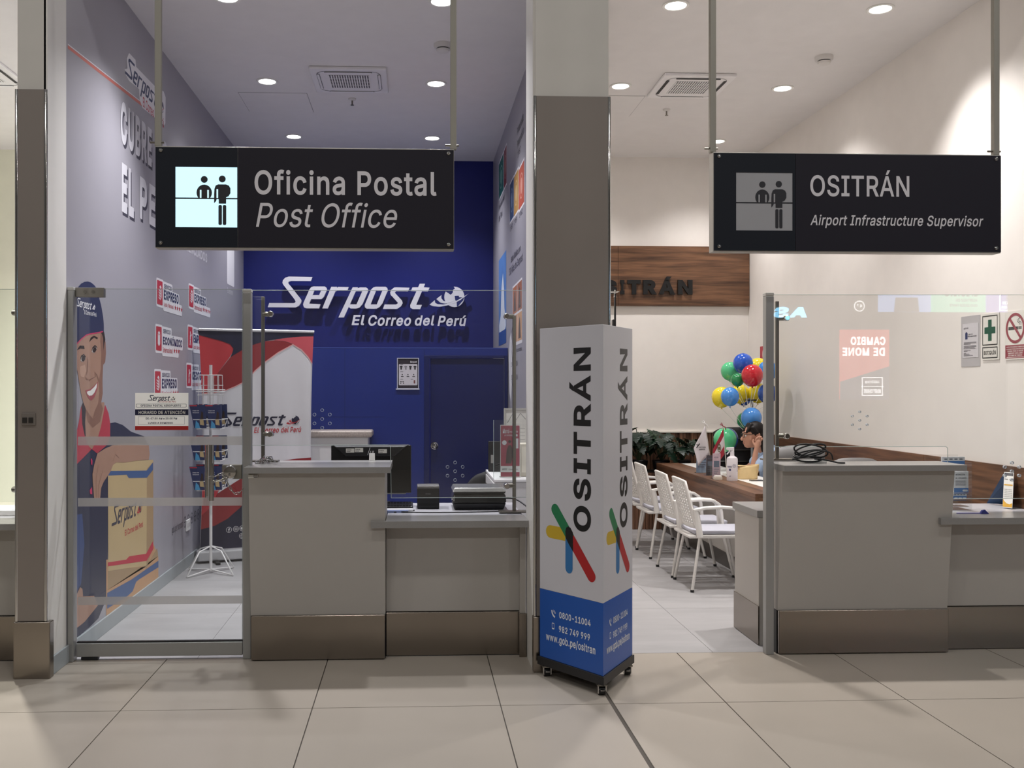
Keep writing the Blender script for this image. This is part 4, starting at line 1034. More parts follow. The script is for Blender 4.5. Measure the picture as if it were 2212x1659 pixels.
MB().box(0.645, 5.93, 0.0, 0.682, 6.0, 0.80).build('end_panel', LAMINATE, t3, bevel=0.002)
MB().box(0.640, 5.915, 0.0, 0.684, 5.93, 0.266).build('end_kick', STEEL, t3, bevel=0.002)
t4 = low_counter(3.317, 4.05, 3.229, 4.055, 6.6, 'low supervisor desk with grey stone shelf against the cream wall')
lr = thing('return_desk', 'low white return desk with grey top behind the aluminium post', 'counter', (2.6, 6.3, 0))
MB().box(2.197, 6.12, 0.0, 3.30, 6.585, 0.815).build('carcass', LAMINATE, lr, bevel=0.002)
MB().box(2.191, 6.115, 0.003, 2.199, 6.59, 0.25).build('kick_plate', STEEL, lr, bevel=0.001)
MB().box(2.185, 6.115, 0.816, 3.285, 6.60, 0.862).build('worktop', STONE, lr, bevel=0.003)
post('screen_post', 2.163, 2.214, 5.90, 5.955, 2.232, 'square grey aluminium post at the supervisor counter entrance')

# ------------------------------------------------------------------ glass screens on rods
def holes(t, c, r, rad, y):
    for k in range(7):
        a = R(90 + 60 * (k - 1))
        px_, pz_ = (c[0], c[1]) if k == 0 else (c[0] + rad * math.cos(a), c[1] + rad * math.sin(a))
        MB().lathe([(r * 0.78, -0.0065), (r, -0.0065), (r, 0.0065), (r * 0.78, 0.0065), (r * 0.78, -0.0065)], (px_, y, pz_), 14, (0, -1, 0)).build('speech_hole', M('hole_rim', '#c3cbd4', 0.25), t, smooth=50)
def rod(t, x, zb, zt, y, base, side, clamps):
    p = MB().box(x - 0.011, y + 0.02, zb, x + 0.011, y + 0.042, zt).build('support_rod', DSTEEL, t, bevel=0.003)
    if base:
        MB().box(x - 0.1, y - 0.01, zb - 0.0, x + 0.1, y + 0.07, zb + 0.01).build('base_plate', DSTEEL, p, bevel=0.002)
    for zc in clamps:
        xe = x + side * 0.052
        MB().tube([(x, y + 0.031, zc), (xe, y + 0.031, zc)], 0.0155, 12).build('clamp_arm', DSTEEL, p, smooth=50)
        MB().lathe([(0, -0.03), (0.018, -0.03), (0.019, 0.012), (0.015, 0.017), (0, 0.017)], (xe, y, zc), 18, (0, -1, 0)).build('clamp_disc', CHROME, p, smooth=40)
def screen(loop, y, label, loc):
    t = thing('glass_screen', label, 'glass screen', loc, 'counter glass screens')
    f = FY(y)
    MB().poly(f, loop, -0.005, 0.010).build('pane', GLASS2, t)
    e = MB()
    for i in range(len(loop)):
        p, q = Vector(loop[i]), Vector(loop[(i + 1) % len(loop)])
        if (q - p).length > 1e-4:
            e.tube([f.p(p.x, p.y), f.p(q.x, q.y)], 0.0021, 5)
    e.build('polished_edge', GLEDGE, t)
    return t
y = 6.2
s1 = screen([(-1.03, 1.281), (-0.165, 1.281), (-0.152, 1.268), (-0.148, 0.944), (0.716, 0.944), (0.716, 2.268), (-1.03, 2.262)], y, 'stepped glass screen above the post office counters', (-0.15, y, 0.845))
rod(s1, -0.962, 1.175, 2.224, y, True, 1, (2.113, 1.351))
rod(s1, 0.641, 0.845, 2.109, y, True, -1, (2.103, 1.016))
holes(s1, (-0.585,1.447), 0.0105, 0.056, y)
holes(s1, (0.259,1.112), 0.0105, 0.056, y)
s2 = screen([(2.318, 1.263), (3.465, 1.262), (3.477, 1.25), (3.477, 1.15), (3.48, 0.92), (4.05, 0.92), (4.05, 2.254), (2.318, 2.247)], y, 'stepped glass screen above the supervisor counters with sign reflections', (3.1, y, 0.845))
rod(s2, 2.357, 1.175, 2.208, y, True, 1, (2.097, 1.332))
holes(s2, (2.892,1.433), 0.0075, 0.056, y)
holes(s2, (3.908,1.098), 0.0105, 0.056, y)

# ------------------------------------------------------------------ rear wall letters
LETWHITE = M('letter_white', '#eceaf2', 0.45)
t = thing('wall_lettering', 'large slanted white raised letters with globe on the navy wall', 'lettering', (-0.55, 11.95, 2.4))
fb = FY(YB)
mark(fb, -1.772, 0.664, 2.493, 2.986, LETWHITE, LETWHITE, M('land_navy', '#16256e', 0.5), LETWHITE, t, off=0.07, depth=0.045, split=True)
tg = thing('wall_lettering', 'small white raised letters El Correo del Perú under the big word', 'lettering', (0, 11.95, 2.4))
for word, q in (('El', (-0.763,-0.606,2.401,2.525)), ('Correo', (-0.561,-0.041,2.394,2.526)), ('del', (0.004,0.242,2.398,2.522)), ('Perú', (0.281,0.633,2.393,2.523))):
    text('letter', word, fb, *q, LETWHITE, tg, bold=0.022, shear=0.2, off=0.07, depth=0.03)

# ------------------------------------------------------------------ prints on the long left wall
WL = FL(XL)
PW = M('print_white', '#eceaee', 0.45)
PDARK = M('print_dark', '#45434f', 0.45)
PNAVY = M('print_navy', '#23305f', 0.45)
PRED = M('print_red', '#c23345', 0.45)
PCORAL = M('print_coral', '#cf7468', 0.45)
art('stripe_print', WL, [(5.937,3.704),(7.836,3.842),(7.836,3.817),(5.937,3.684)], PCORAL, wl, 0.0006)
art('stripe_print', WL, [(5.937,3.713),(7.836,3.85),(7.836,3.844),(5.937,3.706)], PW, wl, 0.0006)
# logo sticker
lg = art('logo_sticker', WL, [(7.08,3.933),(7.108,3.9),(7.189,3.883),(7.446,3.902),(7.461,3.827),(7.541,3.787),(8.186,3.826),(8.224,3.856),(8.232,4.074),(8.167,4.103),(8.074,4.089),(7.983,4.028),(7.929,4.064),(7.368,4.045),(7.353,4.092),(7.189,4.087),(7.131,4.026),(7.146,3.959)], PW, wl, 0.0012)
tag(lg, 'white die-cut sticker with slanted navy word')
mark(WL, 7.09, 8.19, 3.86, 4.05, PNAVY, PNAVY, PW, PRED, lg, 0.0018)
text('lettering', 'El Correo del Perú', WL, 7.55, 8.17, 3.80, 3.88, PRED, lg, bold=0.01, off=0.0018)
# slogan, white letters with a dark drop edge
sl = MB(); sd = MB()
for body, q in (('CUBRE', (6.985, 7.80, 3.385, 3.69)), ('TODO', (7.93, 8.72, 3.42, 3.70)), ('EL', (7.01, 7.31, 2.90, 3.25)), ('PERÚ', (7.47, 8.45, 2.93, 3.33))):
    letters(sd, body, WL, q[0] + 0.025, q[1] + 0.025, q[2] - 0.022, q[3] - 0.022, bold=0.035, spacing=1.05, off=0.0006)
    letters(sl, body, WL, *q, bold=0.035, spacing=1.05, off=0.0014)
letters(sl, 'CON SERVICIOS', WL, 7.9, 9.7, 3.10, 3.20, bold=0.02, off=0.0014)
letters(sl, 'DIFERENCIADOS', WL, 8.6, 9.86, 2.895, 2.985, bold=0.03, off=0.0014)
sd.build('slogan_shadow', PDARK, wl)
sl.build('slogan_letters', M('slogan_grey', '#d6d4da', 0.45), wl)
# white card near the corner (its code square left out)
cd_ = art('blank_card', WL, rrect(10.90, 11.33, 2.80, 3.25, 0.03), PW, wl, 0.001)
text('card_caption', 'Escanéame', WL, 10.92, 11.25, 2.70, 2.76, PW, wl, off=0.001)

# service tags
def service(y, z, title, sub, stars, icon, head='SERVICIO', wt=0.5):
    """y,z the top left of the red square; real size about 0.9 m wide"""
    card = MB()
    card.poly(WL, rrect(y - 0.02, y + 0.20, z - 0.215, z + 0.018, 0.018, 3), 0.0008)
    card.poly(WL, rrect(y + 0.19, y + 0.50, z - 0.09, z + 0.01, 0.018, 3), 0.0010)
    card.poly(WL, rrect(y + 0.19, y + 0.24 + wt, z - 0.165, z - 0.05, 0.018, 3), 0.0012)
    card.poly(WL, rrect(y + 0.19, y + 0.36 + 0.09 * stars + 0.12, z - 0.235, z - 0.14, 0.018, 3), 0.0014)
    c = card.build('service_tag', PW, wl)
    tag(c, 'white and red service tag reading %s' % title.title())
    art('red_square', WL, rrect(y, y + 0.172, z - 0.195, z, 0.01, 2), PRED, c, 0.0018)
    ic = MB()
    if icon == 'parcel':
        ic.poly(WL, [(y + 0.05, z - 0.05), (y + 0.086, z - 0.035), (y + 0.122, z - 0.05), (y + 0.086, z - 0.066)], 0.0024)
        ic.poly(WL, [(y + 0.05, z - 0.056), (y + 0.083, z - 0.072), (y + 0.083, z - 0.16), (y + 0.05, z - 0.14)], 0.0024)
        ic.poly(WL, [(y + 0.122, z - 0.056), (y + 0.089, z - 0.072), (y + 0.089, z - 0.16), (y + 0.122, z - 0.14)], 0.0024)
    elif icon == 'fast':
        ic.poly(WL, [(y + 0.07, z - 0.05), (y + 0.10, z - 0.035), (y + 0.135, z - 0.05), (y + 0.10, z - 0.066)], 0.0024)
        ic.poly(WL, [(y + 0.135, z - 0.056), (y + 0.103, z - 0.072), (y + 0.103, z - 0.16), (y + 0.135, z - 0.13)], 0.0024)
        for k in range(4):
            ic.poly(WL, ribbon([(y + 0.05, z - 0.07 - 0.022 * k), (y + 0.097, z - 0.085 - 0.022 * k)], 0.011), 0.0024)
    else:
        ic.poly(WL, disc(y + 0.09, z - 0.055, 0.016, 12), 0.0024)
        ic.poly(WL, ribbon([(y + 0.088, z - 0.075), (y + 0.08, z - 0.12)], 0.03), 0.0024)
        ic.poly(WL, ribbon([(y + 0.08, z - 0.115), (y + 0.065, z - 0.17)], 0.014), 0.0024)
        ic.poly(WL, ribbon([(y + 0.085, z - 0.115), (y + 0.105, z - 0.17)], 0.014), 0.0024)
        ic.poly(WL, ribbon([(y + 0.095, z - 0.08), (y + 0.13, z - 0.07)], 0.02), 0.0024)
    ic.build('tag_icon', PW, c)
    tx = MB()
    letters(tx, head, WL, y + 0.22, y + 0.47, z - 0.045, z - 0.01, bold=0.01, off=0.0024)
    letters(tx, title, WL, y + 0.215, y + 0.215 + wt, z - 0.14, z - 0.058, bold=0.035, off=0.0026)
    tx.build('tag_title', PNAVY, c)
    sb = MB()
    letters(sb, sub, WL, y + 0.21, y + 0.53, z - 0.205, z - 0.16, bold=0.004, off=0.0028)
    for k in range(stars):
        a, b = y + 0.60 + 0.075 * k, z - 0.178
        pts = []
        for q in range(10):
            rr = 0.034 if q % 2 == 0 else 0.014
            pts.append((a + rr * math.sin(R(36 * q)), b + rr * 0.75 * math.cos(R(36 * q))))
        sb.poly(WL, pts, 0.0028)
    sb.build('tag_subtitle', PRED, c)
service(7.96, 2.518, 'EXPRESO', 'Local y Nacional', 4, 'fast')
service(9.08, 2.592, 'EXPRESO', 'Internacional', 5, 'fast')
service(7.93, 2.142, 'ECONÓMICO', 'Internacional', 3, 'parcel', wt=0.66)
service(9.04, 2.208, 'EMPRESA', 'Local y Nacional', 3, 'walk')
service(7.895, 1.778, 'EXPRESO', 'Nacional', 3, 'fast')
service(8.99, 1.855, 'CECOGRAMA', 'Local y Nacional', 3, 'walk', head='SERVICIO DE', wt=0.7)
ft = MB()
letters(ft, 'gob.pe/serpost', WL, 8.44, 8.84, 0.375, 0.455, bold=0.004, off=0.001)
for i in range(7):
    yy = 8.92 + i * 0.135
    ft.poly(WL, [disc(yy, 0.425, 0.052, 16), disc(yy, 0.425, 0.043, 16)], 0.001)
    if i % 3 == 0:
        ft.poly(WL, ribbon([(yy, 0.388), (yy, 0.462)], 0.012), 0.001); ft.poly(WL, ribbon([(yy - 0.04, 0.425), (yy + 0.04, 0.425)], 0.01), 0.001)
    elif i % 3 == 1:
        ft.poly(WL, [(yy - 0.025, 0.40), (yy + 0.03, 0.425), (yy - 0.025, 0.45)], 0.001)
    else:
        ft.poly(WL, disc(yy, 0.425, 0.02, 10), 0.001)
ft.build('web_address_print', PDARK, wl)

# printed courier with cartons
SK = M('print_skin', '#ad8672', 0.45, var=0.06)
SKD = M('print_skin_dark', '#8d6656', 0.45)
CAP = M('print_cap_navy', '#2a3155', 0.45, var=0.12)
POLO = M('print_polo', '#262a45', 0.45, var=0.12)
PINK = M('print_piping', '#d23a66', 0.45)
COLLAR = M('print_collar_red', '#b83a4a', 0.45, var=0.06)
BOXA = M('print_carton', '#c7ae82', 0.45, var=0.05)
BOXAD = M('print_carton_side', '#ab8f6c', 0.45)
BOXB = M('print_carton_low', '#c79a72', 0.45)
BLUEP = M('print_blue', '#45608f', 0.45)
HAIR = M('print_hair', '#2d211d', 0.45)
mu = thing('mural_holder', None, None)
bpy.data.objects.remove(mu)
def mprint(name, loops, mat, off, parent):
    return art(name, WL, loops, mat, parent, off)
EYEW = M('print_eye', '#c9bfb8', 0.45)
P0 = mprint('courier_print', [(5.937,1.177),(6.081,1.215),(6.369,1.249),(6.476,1.217),(6.748,1.402),(6.86,1.405),(7.035,1.379),(7.126,1.354),(7.24,1.322),(7.413,1.296),(7.583,1.271),(7.724,1.188),(7.261,1.179),(6.785,1.107),(6.712,0.999),(6.703,0.545),(6.658,0.213),(6.502,0.126),(6.336,0.112),(6.119,0.103),(5.937,0.11)], POLO, 0.0008, wl)
tag(P0, 'wall print of a smiling courier in a navy cap leaning on cartons')
mprint('jeans_print', [(5.937,0.878),(6.188,0.855),(6.231,0.657),(6.167,0.419),(6.093,0.39),(5.937,0.374)], M('print_jeans', '#34487a', 0.45, var=0.15), 0.0010, P0)
mprint('neck', [(6.202,1.554),(6.623,1.547),(6.623,1.48),(6.57,1.397),(6.502,1.326),(6.385,1.248),(6.32,1.262),(6.241,1.339),(6.179,1.444)], SK, 0.0012, P0)
mprint('collar', [(5.972,1.325),(6.081,1.37),(6.126,1.43),(6.164,1.523),(6.187,1.538),(6.202,1.491),(6.187,1.438),(6.233,1.347),(6.28,1.286),(6.365,1.249),(6.21,1.206),(6.081,1.172),(5.972,1.142)], COLLAR, 0.0014, P0)
mprint('collar', [(6.64,1.53),(6.712,1.472),(6.748,1.402),(6.748,1.31),(6.676,1.257),(6.476,1.214),(6.372,1.248),(6.485,1.313),(6.553,1.387),(6.609,1.48)], COLLAR, 0.0014, P0)
mprint('collar_inside', [(6.175,1.533),(6.202,1.554),(6.257,1.521),(6.241,1.426),(6.254,1.338),(6.233,1.342),(6.187,1.418)], M('print_dark_lining', '#2a1f28', 0.45), 0.0016, P0)
mprint('ear', [(6.57,1.954),(6.623,1.979),(6.649,1.952),(6.658,1.879),(6.64,1.816),(6.596,1.798),(6.57,1.798)], SKD, 0.0014, P0)
mprint('hair', [(6.544,2.019),(6.614,2.023),(6.644,1.969),(6.623,1.945),(6.596,1.877),(6.57,1.876)], HAIR, 0.0016, P0)
mprint('face', [(5.944,1.854),(6.069,1.906),(6.164,1.943),(6.257,1.974),(6.336,1.987),(6.468,2.001),(6.553,2.011),(6.596,1.977),(6.602,1.877),(6.591,1.765),(6.582,1.692),(6.588,1.608),(6.553,1.542),(6.502,1.498),(6.443,1.462),(6.385,1.448),(6.328,1.47),(6.249,1.515),(6.202,1.558),(6.164,1.611),(6.134,1.673),(6.104,1.741),(6.071,1.786),(5.972,1.804)], SK, 0.0018, P0)
mprint('face_shade', [(6.544,2.011),(6.596,1.977),(6.602,1.877),(6.591,1.765),(6.582,1.692),(6.588,1.608),(6.553,1.542),(6.502,1.498),(6.443,1.462),(6.385,1.448),(6.418,1.489),(6.493,1.543),(6.515,1.609),(6.505,1.691),(6.544,1.764),(6.556,1.875),(6.536,1.952)], SKD, 0.0020, P0)
mprint('face_light', [(6.149,1.778),(6.233,1.79),(6.257,1.753),(6.218,1.711),(6.164,1.715),(6.141,1.746)], M('print_skin_light', '#c49d88', 0.45), 0.0021, P0)
mprint('neck_shade', [(6.249,1.515),(6.328,1.47),(6.385,1.446),(6.443,1.459),(6.553,1.542),(6.596,1.507),(6.536,1.42),(6.385,1.387),(6.288,1.429)], SKD, 0.0017, P0)
mprint('cap', [(5.937,2.155),(6.023,2.229),(6.119,2.272),(6.164,2.295),(6.226,2.313),(6.288,2.322),(6.352,2.323),(6.41,2.313),(6.451,2.301),(6.51,2.241),(6.553,2.192),(6.596,2.117),(6.61,2.068),(6.61,2.017),(6.553,2.017),(6.468,2.004),(6.336,1.99),(6.257,1.976),(6.164,1.945),(6.069,1.907),(5.937,1.853)], CAP, 0.0022, P0)
mprint('cap_piping', [(5.937,1.856),(6.069,1.913),(6.164,1.952),(6.257,1.982),(6.336,1.995),(6.468,2.008),(6.553,2.02),(6.591,2.024),(6.591,2.017),(6.553,2.011),(6.468,2.002),(6.336,1.987),(6.257,1.974),(6.164,1.943),(6.069,1.905),(5.937,1.849)], PINK, 0.0026, P0)
mprint('eyebrow', [(6.312,1.936),(6.344,1.967),(6.41,1.984),(6.485,1.975),(6.476,1.963),(6.41,1.971),(6.352,1.952)], HAIR, 0.0024, P0)
mprint('eyebrow', [(6.081,1.874),(6.141,1.908),(6.218,1.91),(6.229,1.89),(6.149,1.89)], HAIR, 0.0024, P0)
for nm, L, mt, of in (('eye', [(6.153,1.814),(6.172,1.841),(6.218,1.85),(6.249,1.835),(6.233,1.819),(6.187,1.807)], EYEW, 0.0024),
                      ('iris', [(6.169,1.826),(6.19,1.847),(6.229,1.845),(6.241,1.828),(6.218,1.812),(6.182,1.811)], HAIR, 0.0028),
                      ('eyelid', [(6.149,1.817),(6.164,1.846),(6.213,1.859),(6.254,1.841),(6.249,1.834),(6.213,1.85),(6.175,1.84)], HAIR, 0.0030),
                      ('eye', [(6.361,1.877),(6.385,1.902),(6.431,1.913),(6.465,1.908),(6.454,1.888),(6.41,1.87)], EYEW, 0.0024),
                      ('iris', [(6.378,1.886),(6.401,1.907),(6.444,1.911),(6.458,1.894),(6.428,1.875),(6.392,1.874)], HAIR, 0.0028),
                      ('eyelid', [(6.356,1.876),(6.377,1.907),(6.426,1.924),(6.468,1.913),(6.471,1.905),(6.429,1.915),(6.388,1.901)], HAIR, 0.0030),
                      ('nose', [(6.241,1.716),(6.249,1.7),(6.276,1.693),(6.296,1.698),(6.32,1.688),(6.352,1.699),(6.443,1.718),(6.418,1.756),(6.431,1.718),(6.352,1.704),(6.312,1.698),(6.276,1.703)], SKD, 0.0026),
                      ('nose_side', [(6.28,1.844),(6.296,1.813),(6.288,1.749),(6.249,1.716),(6.269,1.754),(6.276,1.807)], SKD, 0.0026),
                      ('lips', [(6.241,1.629),(6.336,1.637),(6.418,1.661),(6.49,1.687),(6.476,1.636),(6.418,1.585),(6.356,1.562),(6.307,1.575),(6.269,1.6)], M('print_lips', '#a8545a', 0.45), 0.0026),
                      ('teeth', [(6.268,1.62),(6.336,1.627),(6.41,1.65),(6.468,1.676),(6.458,1.646),(6.418,1.615),(6.369,1.596),(6.312,1.595),(6.279,1.606)], M('print_teeth', '#efece6', 0.45), 0.0030),
                      ('smile_line', [(6.418,1.751),(6.476,1.73),(6.505,1.702),(6.493,1.68),(6.485,1.705),(6.454,1.729)], SKD, 0.0026)):
    mprint(nm, L, mt, of, P0)
mark(WL, 6.071, 6.438, 2.132, 2.202, PW, PW, CAP, PW, P0, 0.0030)
text('cap_lettering', 'El Correo del Perú', WL, 6.222, 6.454, 2.109, 2.137, PW, P0, bold=0.01, off=0.0030)
# cartons
mprint('carton_low', [(6.663,0.484),(7.655,0.336),(7.824,0.427),(8.001,0.266),(8.001,0.093),(6.663,0.087)], BOXB, 0.0012, P0)
mprint('carton_low_shade', [(6.696,0.403),(7.638,0.257),(7.965,0.348),(7.994,0.277),(6.696,0.272)], BOXAD, 0.0014, P0)
mprint('carton_low_stripe', [(6.681,0.255),(7.248,0.234),(8.001,0.239),(8.001,0.185),(7.461,0.196),(7.368,0.193),(7.278,0.141),(7.16,0.134),(6.681,0.148)], BLUEP, 0.0018, P0)
mprint('carton_side', [(7.641,1.037),(7.847,1.061),(7.847,0.447),(7.859,0.418),(7.641,0.225)], BOXAD, 0.0016, P0)
mprint('carton_front', [(6.699,1.051),(6.758,1.098),(6.879,1.128),(7.834,1.072),(7.847,1.054),(7.66,1.016),(7.646,0.263),(6.705,0.399)], BOXA, 0.0018, P0)
mprint('carton_stripe', [(6.703,1.062),(6.758,1.075),(7.653,1.001),(7.834,1.05),(7.839,0.991),(7.653,0.944),(7.177,0.987),(7.126,1.016),(6.703,1.048)], BLUEP, 0.0022, P0)
mprint('carton_red_stripe', [(6.696,0.459),(7.117,0.404),(7.189,0.415),(7.638,0.357),(7.831,0.424),(7.852,0.362),(7.655,0.299),(6.696,0.433)], PRED, 0.0024, P0)
mark(WL, 6.776, 7.537, 0.648, 0.83, PDARK, PDARK, BOXA, PRED, P0, 0.0026)
text('carton_lettering', 'El Correo del Perú', WL, 7.085, 7.548, 0.579, 0.624, PRED, P0, bold=0.01, off=0.0026)
mprint('forearm', [(7.712,1.192),(7.736,1.122),(7.712,1.081),(7.48,1.095),(7.055,1.109),(6.879,1.125),(6.804,1.111),(6.758,1.075),(6.676,1.042),(6.605,1.015),(6.553,0.981),(6.532,0.914),(6.493,0.913),(6.459,0.917),(6.41,0.925),(6.385,1.031),(6.377,1.086),(6.41,1.143),(6.476,1.214),(6.64,1.237),(6.86,1.252),(7.261,1.235)], SK, 0.0026, P0)
fg = MB()
for L in ([(6.493,1.136),(6.448,1.047),(6.454,0.926)], [(6.588,1.095),(6.498,1.003),(6.495,0.918)], [(6.804,1.14),(6.86,1.182),(6.937,1.153)]):
    fg.poly(WL, ribbon(L, 0.006), 0.0030)
fg.build('finger_lines', SKD, P0)
mprint('second_hand', [(5.937,0.388),(6.093,0.376),(6.145,0.405),(6.188,0.385),(6.199,0.335),(6.411,0.294),(6.486,0.215),(6.365,0.193),(6.231,0.169),(6.114,0.165),(5.937,0.178)], SK, 0.0026, P0)
for L in ([(6.344,1.186),(6.365,1.189),(6.377,1.172),(6.372,1.146),(6.352,1.153)], [(6.323,0.989),(6.369,1.006),(6.372,0.957),(6.333,0.964)]):
    mprint('polo_badge', L, PINK, 0.0030, P0)

so = thing('wall_socket', 'small white double socket on the printed left wall', 'socket', (XL, 9.02, 0.38))
MB().slab(WL, 8.95, 9.09, 0.335, 0.435, 0, 0.012).build('socket_plate', M('socket_white', '#eeeeee', 0.4), so, bevel=0.004)
for a in (8.99, 9.05):
    MB().slab(WL, a - 0.02, a + 0.02, 0.365, 0.405, 0.0115, 0.0135).build('outlet', M('socket_grey', '#c9c9c9', 0.4), so, bevel=0.002)

# ------------------------------------------------------------------ prints on the right wall (stamps)
WR = FR(XR)
def stamp(y0, y1, z0, z1, col, col2, lab):
    s = art('stamp_print', WR, rect(-y0 - 0.02, -y1 + 0.02, z0 - 0.02, z1 + 0.02), PW, wr, 0.001)
    tag(s, lab)
    art('stamp_field', WR, rect(-y0, -y1, z0, z1), M('stamp_' + col, col, 0.45), s, 0.0016)
    am, zm_ = -(y0 + y1) / 2, (z0 + z1) / 2
    MB().poly(WR, [disc(am, zm_, (y0 - y1) * 0.34, 18, (z1 - z0) * 0.32), disc(am, zm_, (y0 - y1) * 0.29, 18, (z1 - z0) * 0.28)], 0.0022).build('stamp_oval', M('stamp_' + col2, col2, 0.45), s)
    art('stamp_bust', WR, disc(am, zm_, (y0 - y1) * 0.17, 14, (z1 - z0) * 0.2), M('stamp_' + col2, col2, 0.45), s, 0.0022)
stamp(11.13, 10.55, 3.80, 4.20, '#2a6f6a', '#7fb0a4', 'green printed stamp')
stamp(10.50, 10.20, 3.80, 4.20, '#8c4044', '#bd8a84', 'dark red printed stamp')
stamp(9.84, 9.47, 3.32, 3.70, '#44597f', '#8a9dbb', 'blue printed stamp')
stamp(9.44, 9.03, 3.31, 3.69, '#bd9257', '#d9bd8d', 'ochre printed stamp')
stamp(9.00, 8.56, 3.29, 3.66, '#bb5a47', '#d99a8a', 'orange red printed stamp')
tr = MB()
for body, q in (('Primeros sellos', (-9.15, -8.60, 4.02, 4.10)), ('Primera edición', (-9.15, -8.60, 3.90, 3.98)), ('1857', (-9.10, -8.85, 3.80, 3.86)), ('Primeros sellos postales', (-11.15, -10.45, 3.66, 3.74)), ('del Perú', (-11.15, -10.7, 3.54, 3.62)),
                ('1857', (-9.8, -9.55, 3.22, 3.27)), ('1858', (-9.4, -9.15, 3.22, 3.27)), ('1862', (-8.95, -8.7, 3.21, 3.26)), ('Sellos filatélicos por', (-9.74, -8.85, 2.88, 2.96)), ('30 Años de Serpost', (-9.9, -8.68, 2.765, 2.86)),
                ('Serie conmemorativa', (-9.3, -8.75, 1.98, 2.02)), ('1994', (-9.7, -9.5, 1.85, 1.9)), ('2004', (-9.7, -9.5, 1.72, 1.77)), ('2014', (-9.3, -9.1, 1.85, 1.9)), ('2024', (-9.3, -9.1, 1.72, 1.77))):
    letters(tr, body, WR, *q, bold=0.012, off=0.001)
tr.build('caption_print', PDARK, wr)
bp = art('blue_poster', WR, rect(-11.15, -10.25, 2.12, 3.10), M('poster_sky', '#5b87c9', 0.45, var=0.3, scale=3), wr, 0.001)
tag(bp, 'tall blue poster print with a white figure')
art('poster_cloud', WR, [(-11.1, 2.35), (-10.9, 2.45), (-10.8, 2.75), (-10.62, 2.9), (-10.5, 2.72), (-10.45, 2.5), (-10.3, 2.4), (-10.28, 2.3), (-10.6, 2.2), (-11.05, 2.25)], M('poster_white', '#dfe6f2', 0.45), bp, 0.0016)
art('poster_base', WR, rect(-11.15, -10.25, 2.12, 2.27), M('poster_deep', '#27539e', 0.45), bp, 0.0018)
op = art('orange_poster', WR, rect(-9.58, -8.72, 2.05, 2.64), PW, wr, 0.001)
tag(op, 'orange stamp sheet print in four panels')
for i in range(2):
    for j in range(2):
        a = -9.55 + i * 0.42; b = 2.08 + j * 0.28
        art('sheet_panel', WR, rect(a, a + 0.39, b, b + 0.26), M('sheet_%d%d' % (i, j), ('#c98f62', '#b5714a', '#d8a87e', '#a86c50')[i * 2 + j], 0.45, var=0.35, scale=9), op, 0.0016)
        art('sheet_figure', WR, [(a + 0.1, b + 0.02), (a + 0.12, b + 0.14), (a + 0.16, b + 0.2), (a + 0.2, b + 0.22), (a + 0.24, b + 0.19), (a + 0.27, b + 0.12), (a + 0.3, b + 0.02)], M('sheet_figure', '#5b4a44', 0.45), op, 0.0022)
gr = MB()
gr.poly(WR, [disc(-9.55, 1.95, 0.22, 24, 0.30), disc(-9.55, 1.95, 0.205, 24, 0.285)], 0.001)
gr.poly(WR, ribbon([(-9.72, 2.1), (-9.6, 1.9), (-9.5, 2.0), (-9.4, 1.75)], 0.02), 0.001)
gr.build('line_drawing', PDARK, wr)
art('sketch_print', WR, [(-9.95, 1.95), (-9.85, 2.15), (-9.72, 2.2), (-9.6, 2.05), (-9.62, 1.75), (-9.75, 1.5), (-9.9, 1.6)], PW, wr, 0.0008)

# ------------------------------------------------------------------ roll-up banner
bn = thing('rollup_banner', 'tall roll-up banner with navy, red and white sweeps behind the leaflet rack', 'banner', (-1.52, 9.42, 0))
bu = Vector((1.0, 0.36, 0)).normalized()
BO = Vector((-2.025, 9.235, 0))
BW = 1.09
def bpt(a, b, off=0.0):
    """a along the foot, b height; the cloth hangs a little loose"""
    n = bu.cross(Vector((0, 0, 1)))
    h = b / 2.2
    loose = math.sin(math.pi * min(1, max(0, h)))
    side = 1 - 0.022 * loose * 2
    a2 = BW / 2 + (a - BW / 2) * (1 - 0.05 * loose * (abs(a - BW / 2) / (BW / 2)))
    wv = 0.010 * loose * math.sin(a * 17 + 1.2 * b) + 0.006 * loose * math.sin(a * 31 + 0.4)
    return BO + bu * a2 + Vector((0, 0, b)) + n * (wv + off + 0.03)
MB().grid(lambda u, v: bpt(u * BW, 0.11 + v * 2.075), 48, 24).build('banner_cloth', M('banner_white', '#e2e0e3', 0.5), bn, smooth=60, solid=0.001)
def bart(name, pts, mat, off):
    """flat print carried by the cloth: outline filled with a fine net so that it follows the folds"""
    bm = bmesh.new()
    vs = [bm.verts.new((a, b, 0)) for a, b in pts]
    f = bm.faces.new(vs)
    bmesh.ops.triangulate(bm, faces=[f])
    for ax in (0, 1):
        hi = BW if ax == 0 else 2.3
        n = 36 if ax == 0 else 16
        for i in range(1, n):
            c = [0, 0, 0]; c[ax] = hi * i / n
            no = [0, 0, 0]; no[ax] = 1
            bmesh.ops.bisect_plane(bm, geom=bm.verts[:] + bm.edges[:] + bm.faces[:], plane_co=c, plane_no=no)
    for v in bm.verts:
        v.co = bpt(v.co.x, v.co.y, off)
    bmesh.ops.recalc_face_normals(bm, faces=bm.faces)
    me = bpy.data.meshes.new(name)
    bm.to_mesh(me); bm.free()
    me.materials.append(mat)
    me.polygons.foreach_set('use_smooth', [True] * len(me.polygons))
    return link(name, me, bn)
def bz(px, py):
    """banner coordinates of a point measured on the cloth (430..675 wide, 716..1205 high)"""
    return (BW * (px - 430) / 245.0, 2.185 - (py - 716) / 489.0 * 2.075)
def BZ(l): return [bz(380 + x / 5.184, 680 + y / 5.184) for x, y in l]
